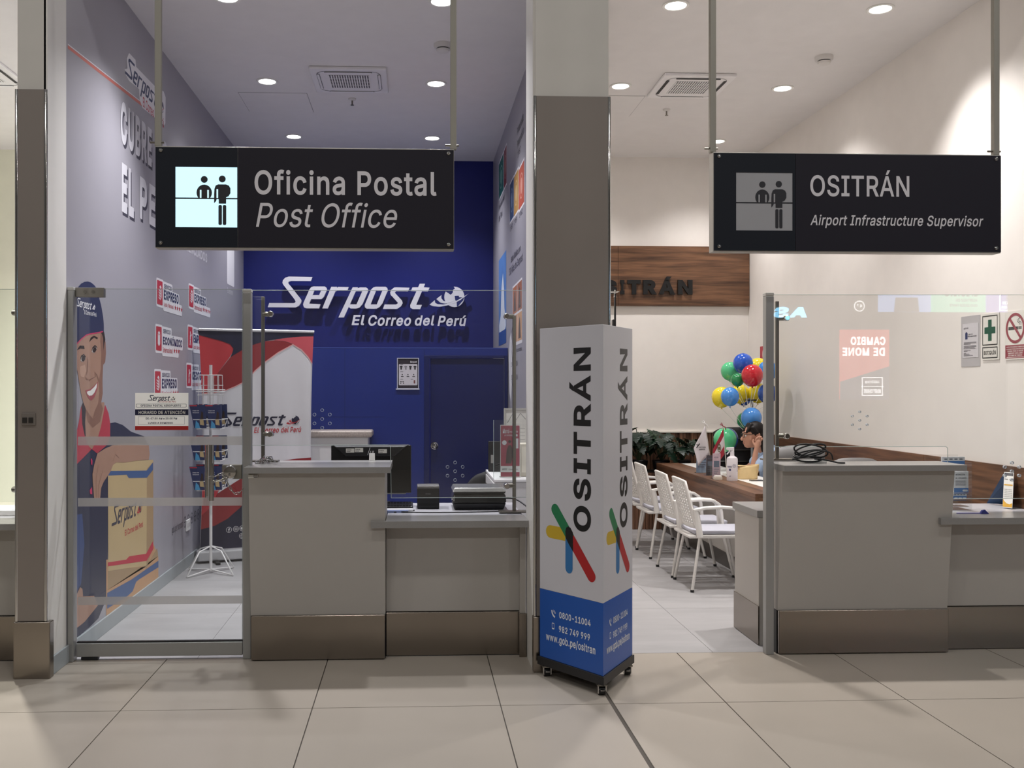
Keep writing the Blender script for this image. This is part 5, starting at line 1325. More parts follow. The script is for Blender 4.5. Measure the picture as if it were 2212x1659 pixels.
def BZ2(l): return [bz(380 + x / 5.184, 960 + y / 5.184) for x, y in l]
BNAVY = M('banner_navy', '#1d1d38', 0.5)
BRED = M('banner_red', '#c23a42', 0.5)
BRED2 = M('banner_dark_red', '#93292f', 0.5)
BPINK = M('banner_rose', '#cf5560', 0.5)
bart('red_panel', BZ([(252,245),(500,310),(590,345),(625,395),(615,440),(580,500),(470,650),(400,760),(330,905),(262,910)]), BRED, 0.002)
bart('dark_red_sweep', BZ([(270,912),(400,905),(520,880),(640,830),(760,765),(860,650),(970,545),(1120,430),(1295,330),(1200,300),(1080,292),(960,305),(850,345),(700,420),(590,495),(480,640),(420,720),(340,850)]), BRED2, 0.003)
bart('navy_top', BZ([(240,188),(1532,188),(1532,235),(1400,240),(1250,255),(1100,278),(960,305),(850,345),(720,410),(590,495),(615,440),(625,395),(590,345),(500,310),(248,243)]), BNAVY, 0.004)
bart('rose_corner', BZ([(1100,280),(1250,255),(1400,240),(1532,235),(1528,560),(1480,480),(1400,390),(1295,328),(1200,298),(1080,290)]), BPINK, 0.004)
bart('white_outline', BZ([(262,912),(400,905),(520,880),(640,830),(760,765),(860,650),(970,545),(1120,430),(1295,330),(1400,392),(1480,482),(1528,562),(1528,572),(1475,490),(1395,402),(1296,341),(1125,440),(978,553),(866,660),(764,775),(640,840),(522,889),(400,914),(262,921)]), M('banner_line', '#e8a9a6', 0.5), 0.0045)
bart('navy_bottom', BZ2([(262,1255),(262,1010),(420,975),(560,905),(690,790),(760,705),(860,560),(980,420),(1200,330),(1530,300),(1530,1255)]), BNAVY, 0.003)
bart('red_bottom', BZ2([(262,412),(350,412),(440,440),(490,490),(480,545),(440,620),(560,545),(750,425),(900,330),(1100,260),(1530,230),(1530,310),(1200,340),(980,430),(860,570),(760,715),(690,800),(560,912),(420,985),(262,1020)]), BRED2, 0.0035)
bart('bright_red_bottom', BZ2([(262,412),(350,412),(440,440),(490,490),(480,545),(440,620),(350,780),(262,860)]), BRED, 0.004)
bfr = Frame(bpt(0, 0, 0.0), bu, (0, 0, 1))
class ClothFrame:
    def p(s, a, b, off=0.0): return bpt(a, b, 0.004 + off)
cf = ClothFrame()
q0 = bz(466, 935); q1 = bz(652, 900)
mark(cf, q0[0], q1[0], bz(0, 938)[1], bz(0, 899)[1], BNAVY, BNAVY, MATS['banner_white'], BRED, bn, 0.0, e=0.0025)
text('lettering', 'El Correo del Perú', cf, bz(545, 0)[0], bz(652, 0)[0], bz(0, 946)[1], bz(0, 933)[1], BRED, bn, bold=0.02, shear=0.2, off=0.0)
ic = MB()
WBN = M('banner_icon', '#e8e6e6', 0.5)
for k, (x, yy) in enumerate(((491, 1161), (506, 1160), (519.5, 1159), (534, 1158), (519, 1176), (534, 1176))):
    a, b = bz(x, yy)
    ic.poly(cf, [disc(a, b, 0.027, 18), disc(a, b, 0.0235, 18)], 0.0)
    if k == 0:
        letters(ic, 'f', cf, a - 0.008, a + 0.009, b - 0.02, b + 0.015, bold=0.04, off=0.0)
    elif k == 1:
        ic.poly(cf, [rrect(a - 0.013, a + 0.013, b - 0.013, b + 0.013, 0.005), rrect(a - 0.010, a + 0.010, b - 0.010, b + 0.010, 0.004)], 0.0)
        ic.poly(cf, [disc(a, b, 0.007, 12), disc(a, b, 0.0045, 12)], 0.0)
    elif k in (2, 3):
        ic.poly(cf, rrect(a - 0.016, a + 0.016, b - 0.011, b + 0.011, 0.006), 0.0)
    else:
        for r_ in (0.012,):
            ic.poly(cf, [disc(a, b, r_, 14, 0.02), disc(a, b, r_ - 0.003, 14, 0.017)], 0.0)
        ic.poly(cf, ribbon([(a - 0.022, b), (a + 0.022, b)], 0.003), 0.0)
ic.build('social_icons', WBN, bn)
fa = bpt(0, 0.0); 
def blocal(a, b, d):
    n = bu.cross(Vector((0, 0, 1)))
    return BO + bu * a + Vector((0, 0, b)) + n * (d + 0.03)
bf = Frame(BO + bu.cross(Vector((0, 0, 1))) * 0.03, bu, (0, 0, 1))
MB().slab(bf, -0.02, BW + 0.02, 0.02, 0.115, -0.10, 0.06).build('cassette', M('cassette_silver', '#c9c9cb', 0.35, 0.4), bn, bevel=0.015)
MB().tube([bf.p(-0.005, 2.19, 0), bf.p(BW + 0.005, 2.19, 0)], 0.014, 10).build('top_rail', M('rail_white', '#e3e3e6', 0.3, 0.3), bn, smooth=50)
for a in (0.15, BW - 0.15):
    MB().slab(bf, a - 0.02, a + 0.02, 0, 0.022, -0.22, 0.18).build('foot', SATINBLK, bn, bevel=0.004)
MB().tube([bf.p(BW / 2, 0.1, -0.05), bf.p(BW / 2, 2.18, -0.03)], 0.009, 8).build('rear_pole', DSTEEL, bn)

# ------------------------------------------------------------------ wire leaflet rack
WIRE = M('white_wire', '#e3e1e0', 0.35)
rx, ry = -1.805, 8.71
rk = thing('leaflet_rack', 'white wire spinner rack for leaflets behind the glass gate', 'rack', (rx, ry, 0))
MB().tube([(rx, ry, 0.02), (rx, ry, 1.845)], 0.0135, 12).build('pole', WIRE, rk, smooth=50)
for k, a in enumerate((235, 325, 55, 145)):
    dx, dy = math.cos(R(a)), math.sin(R(a))
    L = 0.275
    MB().tube([(rx, ry, 0.24), (rx + dx * 0.13, ry + dy * 0.13, 0.205), (rx + dx * L, ry + dy * L, 0.012), (rx + dx * L, ry + dy * L, 0.008), (rx, ry, 0.035)], 0.0065, 8).build('leg', WIRE, rk, smooth=60)
TIERS = ((1.49, 1.29), (1.21, 1.01), (0.95, 0.75))
tb = MB()
def ring(z, s, mb):
    mb.tube([(rx - s, ry - s, z), (rx + s, ry - s, z), (rx + s, ry + s, z), (rx - s, ry + s, z)], 0.0035, 6, closed=True)
cage = MB()
for z, s in ((1.755, 0.085), (1.665, 0.09), (1.625, 0.105), (1.61, 0.105), (1.58, 0.095)):
    ring(z, s, cage)
for sx in (-1, -0.5, 0, 0.5, 1):
    for sy in (-1, 1):
        cage.tube([(rx + sx * 0.085, ry + sy * 0.085, 1.755), (rx + sx * 0.09, ry + sy * 0.09, 1.49)], 0.003, 5)
cage.build('wire_cage', WIRE, rk)
LEAFN = M('leaflet_navy', '#26325f', 0.4, var=0.15, scale=9)
first = None
posn = ['left front', 'right front', 'left rear', 'right rear']
for ti, (zt, zb) in enumerate(TIERS):
    tw = MB()
    ring(zb + 0.02, 0.10, tw); ring(zb + 0.075, 0.125, tw); ring(zb - 0.01, 0.10, tw)
    for sx, sy in ((-1, -1), (0, -1), (1, -1), (1, 1), (-1, 1), (0, 1)):
        tw.tube([(rx + sx * 0.10, ry + sy * 0.10, zb - 0.01), (rx + sx * 0.125, ry + sy * 0.125, zb + 0.08)], 0.0028, 5)
    for s in (-1, 1):
        tw.tube([(rx, ry, zb + 0.03), (rx + s * 0.10, ry - 0.10, zb + 0.02)], 0.0028, 5)
    tw.build('wire_pocket', WIRE, rk)
    for k, (sx, sy) in enumerate(((-1, -1), (1, -1), (-1, 1), (1, 1))):
        lab = 'navy leaflet in the %s pocket of the %s rack tier' % (posn[k], ('top', 'middle', 'lowest')[ti])
        if first is None:
            lf = thing('leaflet', lab, 'leaflet', (rx, ry, zb), 'navy leaflets in the wire rack')
            ln = 0.035
            p = [(-0.12, -0.112, 0.0), (-0.015, -0.112, 0.0), (-0.015, -0.15, 0.205), (-0.155, -0.15, 0.205)]
            O = Vector((rx, ry, zb))
            MB().hexa([O + Vector((a[0], a[1], a[2])) for a in (p[0], p[1])] + [O + Vector((a[0], a[1] + 0.012, a[2])) for a in (p[1], p[0])] + [O + Vector(p[3]), O + Vector(p[2])] + [O + Vector((p[2][0], p[2][1] + 0.012, p[2][2])), O + Vector((p[3][0], p[3][1] + 0.012, p[3][2]))]).build('leaflet_stack', LEAFN, lf, fix=True)
            lfr = Frame(O + Vector((-0.0675, -0.113, 0)), (1, 0, 0), (0, -0.038, 0.205))
            art('red_header', lfr, [(-0.082, 0.196), (-0.02, 0.196), (-0.02, 0.206), (-0.085, 0.206)], PRED, lf, 0.002)
            ltx = MB()
            for r_ in range(2):
                letters(ltx, ('Llega con', 'Serpost')[r_], lfr, -0.06, -0.005, 0.150 - 0.018 * r_, 0.162 - 0.018 * r_, bold=0.01, off=0.002)
            ltx.build('lettering', PW, lf)
            art('picture_box', lfr, [(0.0, 0.03), (0.035, 0.025), (0.03, 0.075), (-0.002, 0.08)], BOXA, lf, 0.002)
            art('picture_wave', lfr, [(-0.045, 0.0), (0.0, 0.0), (-0.01, 0.04), (-0.035, 0.07)], M('leaflet_cyan', '#4f9fd0', 0.4), lf, 0.002)
            art('picture_dark', lfr, [(0.005, 0.08), (0.03, 0.08), (0.03, 0.14), (0.015, 0.15)], M('leaflet_dark', '#33211f', 0.4), lf, 0.002)
            first = lf
        else:
            lf = dup(first, (rx + (0.135 if sx > 0 else 0), ry + (0.26 if sy > 0 else 0), zb), None, lab, 'navy leaflets in the wire rack')

# ------------------------------------------------------------------ behind the post office counter
gb = thing('white_cabinet', 'white cabinet with speckled stone top beside the banner', 'cabinet', (-0.72, 9.6, 0))
MB().box(-1.034, 9.7, 0, -0.462, 10.03, 1.149).build('carcass', M('cabinet_white', '#dcdad9', 0.5), gb, bevel=0.004)
SPECK = M('speckled_stone', '#b7aaa2', 0.4, var=0.5, scale=70)
MB().box(-1.063, 9.67, 1.15, -0.419, 10.04, 1.216).build('stone_top', SPECK, gb, bevel=0.02, seg=3)

mo = thing('monitor', 'black computer monitor seen from behind on the post office desk', 'monitor', (-0.3, 6.72, 0.845))
my = 6.66
MB().box(-0.568, my, 0.925, -0.022, my + 0.03, 1.252).build('screen_shell', M('monitor_black', '#0b0b0d', 0.3), mo, bevel=0.006)
MB().hexa([(-0.465, my - 0.04, 1.18), (-0.135, my - 0.04, 1.18), (-0.13, my + 0.002, 1.175), (-0.47, my + 0.002, 1.175), (-0.535, my - 0.04, 1.245), (-0.065, my - 0.04, 1.245), (-0.03, my + 0.002, 1.258), (-0.565, my + 0.002, 1.258)]).build('rear_housing', M('monitor_dark', '#1a1a1d', 0.4), mo, bevel=0.004)
MB().box(-0.33, my + 0.032, 0.859, -0.26, my + 0.06, 1.05).build('stand_neck', BLACK, mo, bevel=0.006)
MB().box(-0.42, my + 0.0, 0.846, -0.17, my + 0.12, 0.858).build('stand_foot', BLACK, mo, bevel=0.004)
MB().box(-0.24, my - 0.006, 0.918, -0.06, my + 0.02, 0.926).build('lower_lip', M('lip_grey', '#8b8b8d', 0.4), mo, bevel=0.002)
hp = MB()
mf = FY(my - 0.0405)
def sl4(a0, b0, a1, b1): hp.poly(mf, ribbon([(a0, b0), (a1, b1)], 0.0034), 0.0008)
hx, hz = -0.318, 1.208
for (p0, q0, p1, q1) in ((0, -0.02, 0.017, 0.03), (0.012, -0.02, 0.022, 0.008), (0.022, -0.03, 0.036, 0.009), (0.034, -0.018, 0.042, 0.008)):
    sl4(hx + p0, hz + q0, hx + p1, hz + q1)
hp.build('maker_mark', M('mark_grey', '#d0d0d2', 0.3), mo)
MST = M('sticker_white', '#d8d6cf', 0.5)
for k, (a, b, ww) in enumerate(((-0.464, 1.205, 0.056), (-0.404, 1.208, 0.056), (-0.245, 1.200, 0.058))):
    s_ = MB().slab(mf, a, a + ww, b, b + 0.028, 0.0002, 0.0008).build('asset_sticker', MST, mo)
    bb_ = MB()
    for i in range(8):
        bb_.poly(mf, rect(a + 0.006 + i * 0.004, a + 0.008 + i * 0.004, b + 0.014, b + 0.022), 0.0012)
    bb_.poly(mf, rect(a + 0.004, a + 0.03, b + 0.005, b + 0.008), 0.0012)
    bb_.build('barcode', SATINBLK, s_)
tg_ = thing('paper_slip', 'small folded white paper slip standing at the back edge of the tall counter top', 'paper', (-0.28, 6.3, 1.175))
MB().hexa([(-0.293, 6.295, 1.176), (-0.255, 6.295, 1.176), (-0.255, 6.30, 1.176), (-0.293, 6.30, 1.176), (-0.292, 6.30, 1.222), (-0.256, 6.30, 1.222), (-0.256, 6.304, 1.222), (-0.292, 6.304, 1.222)]).build('slip_front', M('paper_white', '#f2f1ee', 0.6), tg_)
MB().box(-0.292, 6.303, 1.176, -0.256, 6.306, 1.221).build('slip_back', MATS['paper_white'], tg_)

kb = thing('keyboard', 'black keyboard partly hidden behind the tall counter', 'keyboard', (-0.12, 6.6, 0.845))
MB().hexa([(-0.45, 6.49, 0.841), (-0.01, 6.49, 0.841), (-0.01, 6.63, 0.841), (-0.45, 6.63, 0.841), (-0.45, 6.49, 0.853), (-0.01, 6.49, 0.853), (-0.01, 6.63, 0.868), (-0.45, 6.63, 0.868)]).build('case', BLACK, kb, bevel=0.003)
KEY = M('key_black', '#1c1c20', 0.5)
kmesh = MB().box(-0.0085, -0.0085, 0, 0.0085, 0.0085, 0.007).mesh('key', KEY)
for r_ in range(5):
    for c_ in range(21):
        o = link('key', kmesh, kb)
        o.location = (-0.438 + c_ * 0.0204, 6.51 + r_ * 0.024, 0.8538 + r_ * 0.0027)
        o.matrix_parent_inverse = world_of(kb).inverted()
for k, (x, yy, ww, dd, lab, col) in enumerate(((-0.11, 6.36, 0.20, 0.09, 'small stack of white forms beside the keyboard', '#d7d7da'), (-0.13, 6.29, 0.18, 0.05, 'thin blue and white notepad in front of the keyboard', '#7f8cb4'))):
    pt = thing('paper_pad', lab, 'paper', (x, yy, 0.84), 'papers on the low post office desk')
    MB().box(x - ww / 2, yy - dd / 2, 0.8405, x + ww / 2, yy + dd / 2, 0.852).build('sheets', M('pad_%d' % k, col, 0.6), pt, bevel=0.001)
    MB().box(x - ww / 2, yy - dd / 2, 0.852, x + ww / 2, yy - dd / 2 + 0.012, 0.853).build('binding_strip', SATINBLK, pt)

rp = thing('receipt_printer', 'upright black receipt printer with grey lid on the low desk', 'printer', (0.09, 6.55, 0.84))
MB().box(0.018, 6.46, 0.841, 0.165, 6.62, 0.975).build('body', M('printer_black', '#121214', 0.4), rp, bevel=0.006)
MB().box(0.018, 6.458, 0.976, 0.165, 6.62, 0.992).build('lid', M('printer_lid', '#6f6d6b', 0.35), rp, bevel=0.004)
text('lettering', 'EPSON', FY(6.46), 0.074, 0.107, 0.937, 0.943, M('print_grey', '#8b8b8d', 0.5), rp, bold=0.02)
MB().box(0.03, 6.4595, 0.86, 0.153, 6.461, 0.88).build('front_slot', M('slot_black', '#050505', 0.6), rp)

sc = thing('postal_scale', 'dark postal scale with silver weighing plate on the low desk', 'scale', (0.42, 6.5, 0.84))
MB().hexa([(0.262, 6.40, 0.8405), (0.588, 6.40, 0.8405), (0.588, 6.66, 0.8405), (0.262, 6.66, 0.8405), (0.252, 6.385, 0.885), (0.604, 6.385, 0.885), (0.604, 6.67, 0.885), (0.252, 6.67, 0.885)]).build('base', SATINBLK, sc, bevel=0.008)
MB().hexa([(0.248, 6.375, 0.886), (0.606, 6.375, 0.886), (0.606, 6.68, 0.886), (0.248, 6.68, 0.886), (0.255, 6.39, 0.945), (0.60, 6.39, 0.945), (0.60, 6.675, 0.945), (0.255, 6.675, 0.945)]).build('body', M('scale_grey', '#3d3c3a', 0.2, 0.3), sc, bevel=0.012, seg=3)
MB().box(0.258, 6.395, 0.947, 0.60, 6.67, 0.957).build('plate_rim', SATINBLK, sc, bevel=0.004)
MB().hexa([(0.25, 6.38, 0.958), (0.605, 6.38, 0.958), (0.605, 6.68, 0.958), (0.25, 6.68, 0.958), (0.262, 6.40, 0.986), (0.59, 6.40, 0.986), (0.59, 6.67, 0.986), (0.262, 6.67, 0.986)]).build('weighing_plate', M('scale_plate', '#aaa9a6', 0.22, 0.6), sc, bevel=0.005)
MB().tube([(0.244, 6.4, 0.915), (0.262, 6.4, 0.915)], 0.008, 10).build('level_knob', CHROME, sc)
CAB = M('cable_black', '#151517', 0.5)
def cable(name, pts, r, label, group=None):
    t = MB()
    P = [Vector(p) for p in pts]
    out = []
    for i in range(len(P) - 1):
        a = P[max(i - 1, 0)]; b = P[i]; c = P[i + 1]; d = P[min(i + 2, len(P) - 1)]
        for k in range(6):
            u = k / 6
            out.append(0.5 * ((2 * b) + (c - a) * u + (2 * a - 5 * b + 4 * c - d) * u * u + (3 * b - a - 3 * c + d) * u ** 3))
    out.append(P[-1])
    o = t.tube(out, r, 7).build(name, CAB, None, smooth=60)
    return tag(o, label, 'cable', group)
cable('power_cable', [(0.607, 6.5, 0.905), (0.65, 6.48, 0.905), (0.69, 6.44, 0.895), (0.73, 6.36, 0.87), (0.76, 6.25, 0.848), (0.80, 6.2, 0.846)], 0.005, 'black power cable curving from the scale to the right')
cable('data_cable', [(-0.18, 6.30, 0.846), (0.02, 6.24, 0.846), (0.22, 6.23, 0.846), (0.45, 6.25, 0.846), (0.6, 6.27, 0.846), (0.70, 6.22, 0.846), (0.78, 6.16, 0.846)], 0.004, 'thin black cable lying along the front of the low post office desk')
cable('data_cable', [(0.0, 6.36, 0.845), (-0.03, 6.33, 0.845), (-0.08, 6.29, 0.845), (-0.13, 6.26, 0.845)], 0.0035, 'short black cable leading to the receipt printer')

oc = thing('office_chair', 'black mesh office chair half hidden behind the white cabinet and the postal scale', 'chair', (0.68, 8.85, 0))
def chair_back(u, v):
    a = (u - 0.5) * 2
    wd = 0.235 * math.sqrt(max(0.02, 1 - 0.96 * max(0, (v - 0.45) / 0.55) ** 2.4))
    return (0.68 + a * wd, 8.62 + 0.05 * a * a - 0.03 * v, 0.48 + 0.405 * v)
MSH = M('mesh_black', '#1b1b1e', 0.7)
MB().grid(chair_back, 12, 16).build('backrest', MSH, oc, smooth=60, solid=0.03)
MB().box(0.47, 8.70, 0.44, 0.88, 9.10, 0.51).build('seat', MSH, oc, bevel=0.03, seg=3)
MB().tube([(0.68, 8.9, 0.12), (0.68, 8.9, 0.44)], 0.028, 12).build('gas_lift', BLACK, oc)
for k in range(5):
    a = R(72 * k + 90)
    lg_ = MB().tube([(0.68, 8.9, 0.13), (0.68 + 0.2 * math.cos(a), 8.9 + 0.2 * math.sin(a), 0.075)], 0.018, 8, r1=0.013).build('leg', BLACK, oc)
    MB().tube([(0.665 + 0.2 * math.cos(a), 8.9 + 0.2 * math.sin(a), 0.03), (0.695 + 0.2 * math.cos(a), 8.9 + 0.2 * math.sin(a), 0.03)], 0.03, 12).build('caster', BLACK, lg_)
MB().tube([(0.68, 8.72, 0.5), (0.68, 8.66, 0.60)], 0.02, 8).build('back_bar', BLACK, oc)

wc = thing('drawer_cabinet', 'white two-door cabinet at the right end behind the low desk', 'cabinet', (0.8, 8.2, 0))
MB().box(0.632, 7.60, 0, 0.965, 8.50, 0.905).build('carcass', M('cabinet_cool', '#cfcdcd', 0.45), wc, bevel=0.003)
MB().box(0.625, 7.59, 0.906, 0.966, 8.52, 0.926).build('cabinet_top', M('cabinet_top_white', '#eeeded', 0.4), wc, bevel=0.003)
for yy in (7.62, 8.06):
    d_ = MB().box(0.622, yy, 0.05, 0.632, yy + 0.42, 0.89).build('door', M('cabinet_cool', '#cfcdcd', 0.45), wc, bevel=0.002)
    MB().box(0.610, yy + 0.18, 0.80, 0.622, yy + 0.26, 0.83).build('handle', CHROME, d_, bevel=0.003)
for xx in (0.68, 0.89):
    MB().lathe([(0, 0), (0.007, 0), (0.006, 0.004), (0, 0.004)], (xx, 7.60, 0.875), 10, (0, -1, 0)).build('screw_cap', DSTEEL, wc)

ph = thing('leaflet_holder', 'clear upright holder with a red leaflet reading Mamá', 'leaflet holder', (0.76, 7.8, 0.926))
LX0, LX1, LZ0, LZ1 = (0.687,0.843,1.017,1.346)
LY_ = 7.75
lf_ = FY(LY_)
MB().slab(lf_, LX0 - 0.004, LX1 + 0.004, 0.927, LZ1 + 0.003, 0.002, 0.004).build('front_sheet', GLASS, ph)
MB().slab(lf_, LX0 - 0.004, LX1 + 0.004, 0.927, LZ1 + 0.01, -0.02, -0.018).build('rear_sheet', GLASS, ph)
MB().slab(lf_, LX0 - 0.004, LX1 + 0.004, 0.9265, 0.930, -0.08, 0.004).build('foot', GLASS, ph)
ca = MB().slab(lf_, LX0, LX1, 0.931, LZ1, -0.004, -0.001).build('leaflet_card', M('card_white', '#e9e4e2', 0.5), ph)
ROSE = M('leaflet_rose', '#b0485a', 0.5, var=0.15, scale=12)
LH = LZ1 - 0.931
art('rose_field', lf_, rect(LX0 + 0.003, LX1 - 0.003, 0.931 + LH * 0.21, LZ1 - 0.004), ROSE, ca, -0.0006)
art('red_foot', lf_, rect(LX0 + 0.003, LX1 - 0.003, 0.933, 0.931 + LH * 0.09), ROSE, ca, -0.0006)
lw = LX1 - LX0
mm = MB()
letters(mm, 'Mamá', lf_, LX0 + lw * 0.12, LX0 + lw * 0.45, LZ1 - LH * 0.16, LZ1 - LH * 0.07, bold=0.01, shear=0.1, off=-0.0002)
letters(mm, 'exprésate', lf_, LX0 + lw * 0.48, LX0 + lw * 0.9, LZ1 - LH * 0.16, LZ1 - LH * 0.10, shear=0.1, off=-0.0002)
letters(mm, 'un homenaje', lf_, LX0 + lw * 0.2, LX0 + lw * 0.66, LZ1 - LH * 0.225, LZ1 - LH * 0.175, off=-0.0002)
mm.poly(lf_, rrect(LX0 + lw * 0.7, LX0 + lw * 0.88, LZ1 - LH * 0.22, LZ1 - LH * 0.18, 0.003), -0.0002)
mm.poly(lf_, disc(LX0 + lw * 0.2, LZ1 - LH * 0.34, lw * 0.12, 14), -0.0002)
mm.poly(lf_, rect(LX0 + lw * 0.76, LX0 + lw * 0.92, LZ1 - LH * 0.45, LZ1 - LH * 0.26), -0.0002)
mm.build('white_print', PW, ca)
fgm = MB()
fgm.poly(lf_, disc(LX0 + lw * 0.47, LZ1 - LH * 0.32, lw * 0.075, 12), -0.0001)
fgm.poly(lf_, [(LX0 + lw * 0.27, LZ1 - LH * 0.74), (LX0 + lw * 0.32, LZ1 - LH * 0.48), (LX0 + lw * 0.42, LZ1 - LH * 0.39), (LX0 + lw * 0.54, LZ1 - LH * 0.39), (LX0 + lw * 0.66, LZ1 - LH * 0.5), (LX0 + lw * 0.56, LZ1 - LH * 0.74)], -0.0001)
fgm.build('figure_print', M('figure_brown', '#54403c', 0.5), ca)
pb = MB()
letters(pb, 'SERPOST', lf_, LX0 + lw * 0.08, LX0 + lw * 0.34, 0.931 + LH * 0.13, 0.931 + LH * 0.165, bold=0.02, off=-0.0004)
letters(pb, 'Correo del Perú', lf_, LX0 + lw * 0.42, LX0 + lw * 0.9, 0.931 + LH * 0.13, 0.931 + LH * 0.165, off=-0.0004)
pb.build('small_print', PDARK, ca)

pf = thing('picture_frame', 'pale framed certificate leaning at the right wall behind the red leaflet', 'frame', (0.8, 8.2, 0.926))
FX0, FX1, FZ0, FZ1 = (0.747,0.947,1.201,1.472)
ff_ = FY(8.1)
MB().poly(ff_, [rect(FX0, 0.955, 0.9275, FZ1), rect(FX0 + 0.015, 0.94, 0.945, FZ1 - 0.015)], -0.018, 0.018).build('frame_border', M('frame_grey', '#b6b3ad', 0.4), pf)
MB().slab(ff_, FX0 + 0.015, 0.94, 0.945, FZ1 - 0.015, -0.014, -0.010).build('certificate', M('certificate_paper', '#d9d6cf', 0.5, var=0.2, scale=14), pf)
certm = MB()
certm.poly(ff_, ribbon([(FX0 + 0.03, 1.35), (FX0 + 0.07, 1.42), (FX0 + 0.10, 1.37), (FX0 + 0.14, 1.43), (0.93, 1.38)], 0.006), -0.0095)
for k in range(5):
    certm.poly(ff_, rect(FX0 + 0.03, 0.925, 1.30 - k * 0.03, 1.303 - k * 0.03), -0.0095)
certm.build('certificate_print', M('certificate_ink', '#8b8a88', 0.5), pf)
bxs = thing('file_box', 'cream file box with ruled label at the right edge behind the glass', 'box', (0.93, 7.9, 0.926))
MB().box(0.854, 7.82, 0.927, 0.962, 8.02, 1.19).build('box_body', M('file_cream', '#d8d1bf', 0.5), bxs, bevel=0.003)
MB().slab(FY(7.82), 0.865, 0.955, 0.96, 1.17, 0.0, 0.001).build('label_card', M('file_label', '#efe9d8', 0.5, stretch=(1, 1, 8)), bxs)
dv = thing('desk_device', 'dark upright device with a small label at the left end of the white cabinet top', 'device', (0.66, 8.3, 0.926))
DX0, DX1, DZ0, DZ1 = (0.632,0.771,0.976,1.186)
MB().box(DX0, 8.28, 0.9275, DX1, 8.34, DZ1).build('body', M('terminal_black', '#141418', 0.4), dv, bevel=0.006)
MB().slab(FY(8.28), DX0 + 0.02, DX0 + 0.045, 1.0, 1.07, 0, 0.002).build('label_patch', M('terminal_label', '#8c8a86', 0.5), dv)
MB().tube([(DX0 + 0.06, 8.27, 0.97), (DX0 + 0.10, 8.265, 0.985), (DX0 + 0.10, 8.265, 1.0), (DX0 + 0.06, 8.27, 0.99)], 0.004, 6, closed=True).build('cord_loop', CAB, dv)
ap = thing('acrylic_panel', 'small upright clear acrylic divider on the white cabinet', 'divider', (0.67, 7.7, 0.926))
MB().box(0.625, 7.65, 0.9275, 0.765, 7.654, 1.39).build('panel', GLASS, ap)
MB().box(0.622, 7.648, 0.9275, 0.625, 7.656, 1.39).build('panel_edge', GLEDGE, ap)

# framed price poster on the partition
pp = thing('framed_poster', 'small framed product poster on the blue partition', 'poster', (-0.07, YP, 1.62))
a0, a1, b0, b1 = (-0.18,0.046,1.631,1.951)
pfr = FY(YP)
MB().poly(pfr, [rect(a0, a1, b0, b1), rect(a0 + 0.008, a1 - 0.008, b0 + 0.008, b1 - 0.008)], 0.0, 0.014).build('frame', M('poster_frame', '#c7c9d8', 0.3), pp)
MB().slab(pfr, a0 - 0.012, a1 + 0.006, b0 - 0.008, b0 + 0.004, 0.0, 0.022).build('bottom_ledge', MATS['poster_frame'], pp)
sh = MB().slab(pfr, a0 + 0.008, a1 - 0.008, b0 + 0.008, b1 - 0.008, 0.0, 0.006).build('sheet', M('poster_dark', '#2b2530', 0.5), pp)
pw_, phh = a1 - a0, b1 - b0
def pq(u, v): return (a0 + u * pw_, b0 + v * phh)
art('white_area', pfr, rrect(a0 + 0.085 * pw_, a0 + 0.93 * pw_, b0 + 0.115 * phh, b0 + 0.80 * phh, 0.01), M('poster_paper', '#d4d0d6', 0.5), sh, 0.0066)
pmk = MB()
for k, u in enumerate((0.19, 0.40, 0.61, 0.82)):
    if k == 1: continue
    pmk.poly(pfr, [pq(u - 0.035, 0.62), pq(u + 0.035, 0.62), pq(u + 0.035, 0.70), pq(u + 0.065, 0.69), pq(u + 0.065, 0.725), pq(u + 0.03, 0.745), pq(u - 0.03, 0.745), pq(u - 0.065, 0.725), pq(u - 0.065, 0.69), pq(u - 0.035, 0.70)], 0.0072)
for u in (0.24, 0.50, 0.76):
    pmk.poly(pfr, [pq(u - 0.03, 0.44), pq(u + 0.03, 0.44), pq(u + 0.01, 0.48), pq(u - 0.01, 0.48)], 0.0072)
    pmk.poly(pfr, rect(*(pq(u - 0.06, 0)[0], pq(u + 0.06, 0)[0], pq(0, 0.385)[1], pq(0, 0.405)[1])), 0.0072)
for u, v in ((0.15, 0.775), (0.15, 0.54), (0.15, 0.305), (0.62, 0.305)):
    pmk.poly(pfr, rect(pq(u, 0)[0], pq(u + 0.13, 0)[0], pq(0, v)[1], pq(0, v + 0.015)[1]), 0.0072)
for u, v in ((0.17, 0.23), (0.23, 0.23), (0.29, 0.23), (0.17, 0.18), (0.30, 0.18)):
    pmk.poly(pfr, disc(*pq(u, v), 0.006, 8), 0.0072)
pmk.build('item_pictures', M('poster_ink', '#2c2a30', 0.5), sh)
art('grey_shirt', pfr, [pq(0.365, 0.62), pq(0.435, 0.62), pq(0.435, 0.70), pq(0.465, 0.69), pq(0.465, 0.725), pq(0.43, 0.745), pq(0.37, 0.745), pq(0.335, 0.725), pq(0.335, 0.69), pq(0.365, 0.70)], M('poster_grey', '#8e8b90', 0.5), sh, 0.0072)
art('red_item', pfr, rrect(pq(0.76, 0)[0], pq(0.83, 0)[0], pq(0, 0.17)[1], pq(0, 0.28)[1], 0.006), M('poster_brick', '#7a4642', 0.5), sh, 0.0072)
text('poster_title', 'Serpost', pfr, *(pq(0.6, 0)[0], pq(0.9, 0)[0], pq(0, 0.825)[1], pq(0, 0.90)[1]), PW, sh, bold=0.02, shear=0.2, off=0.0072)

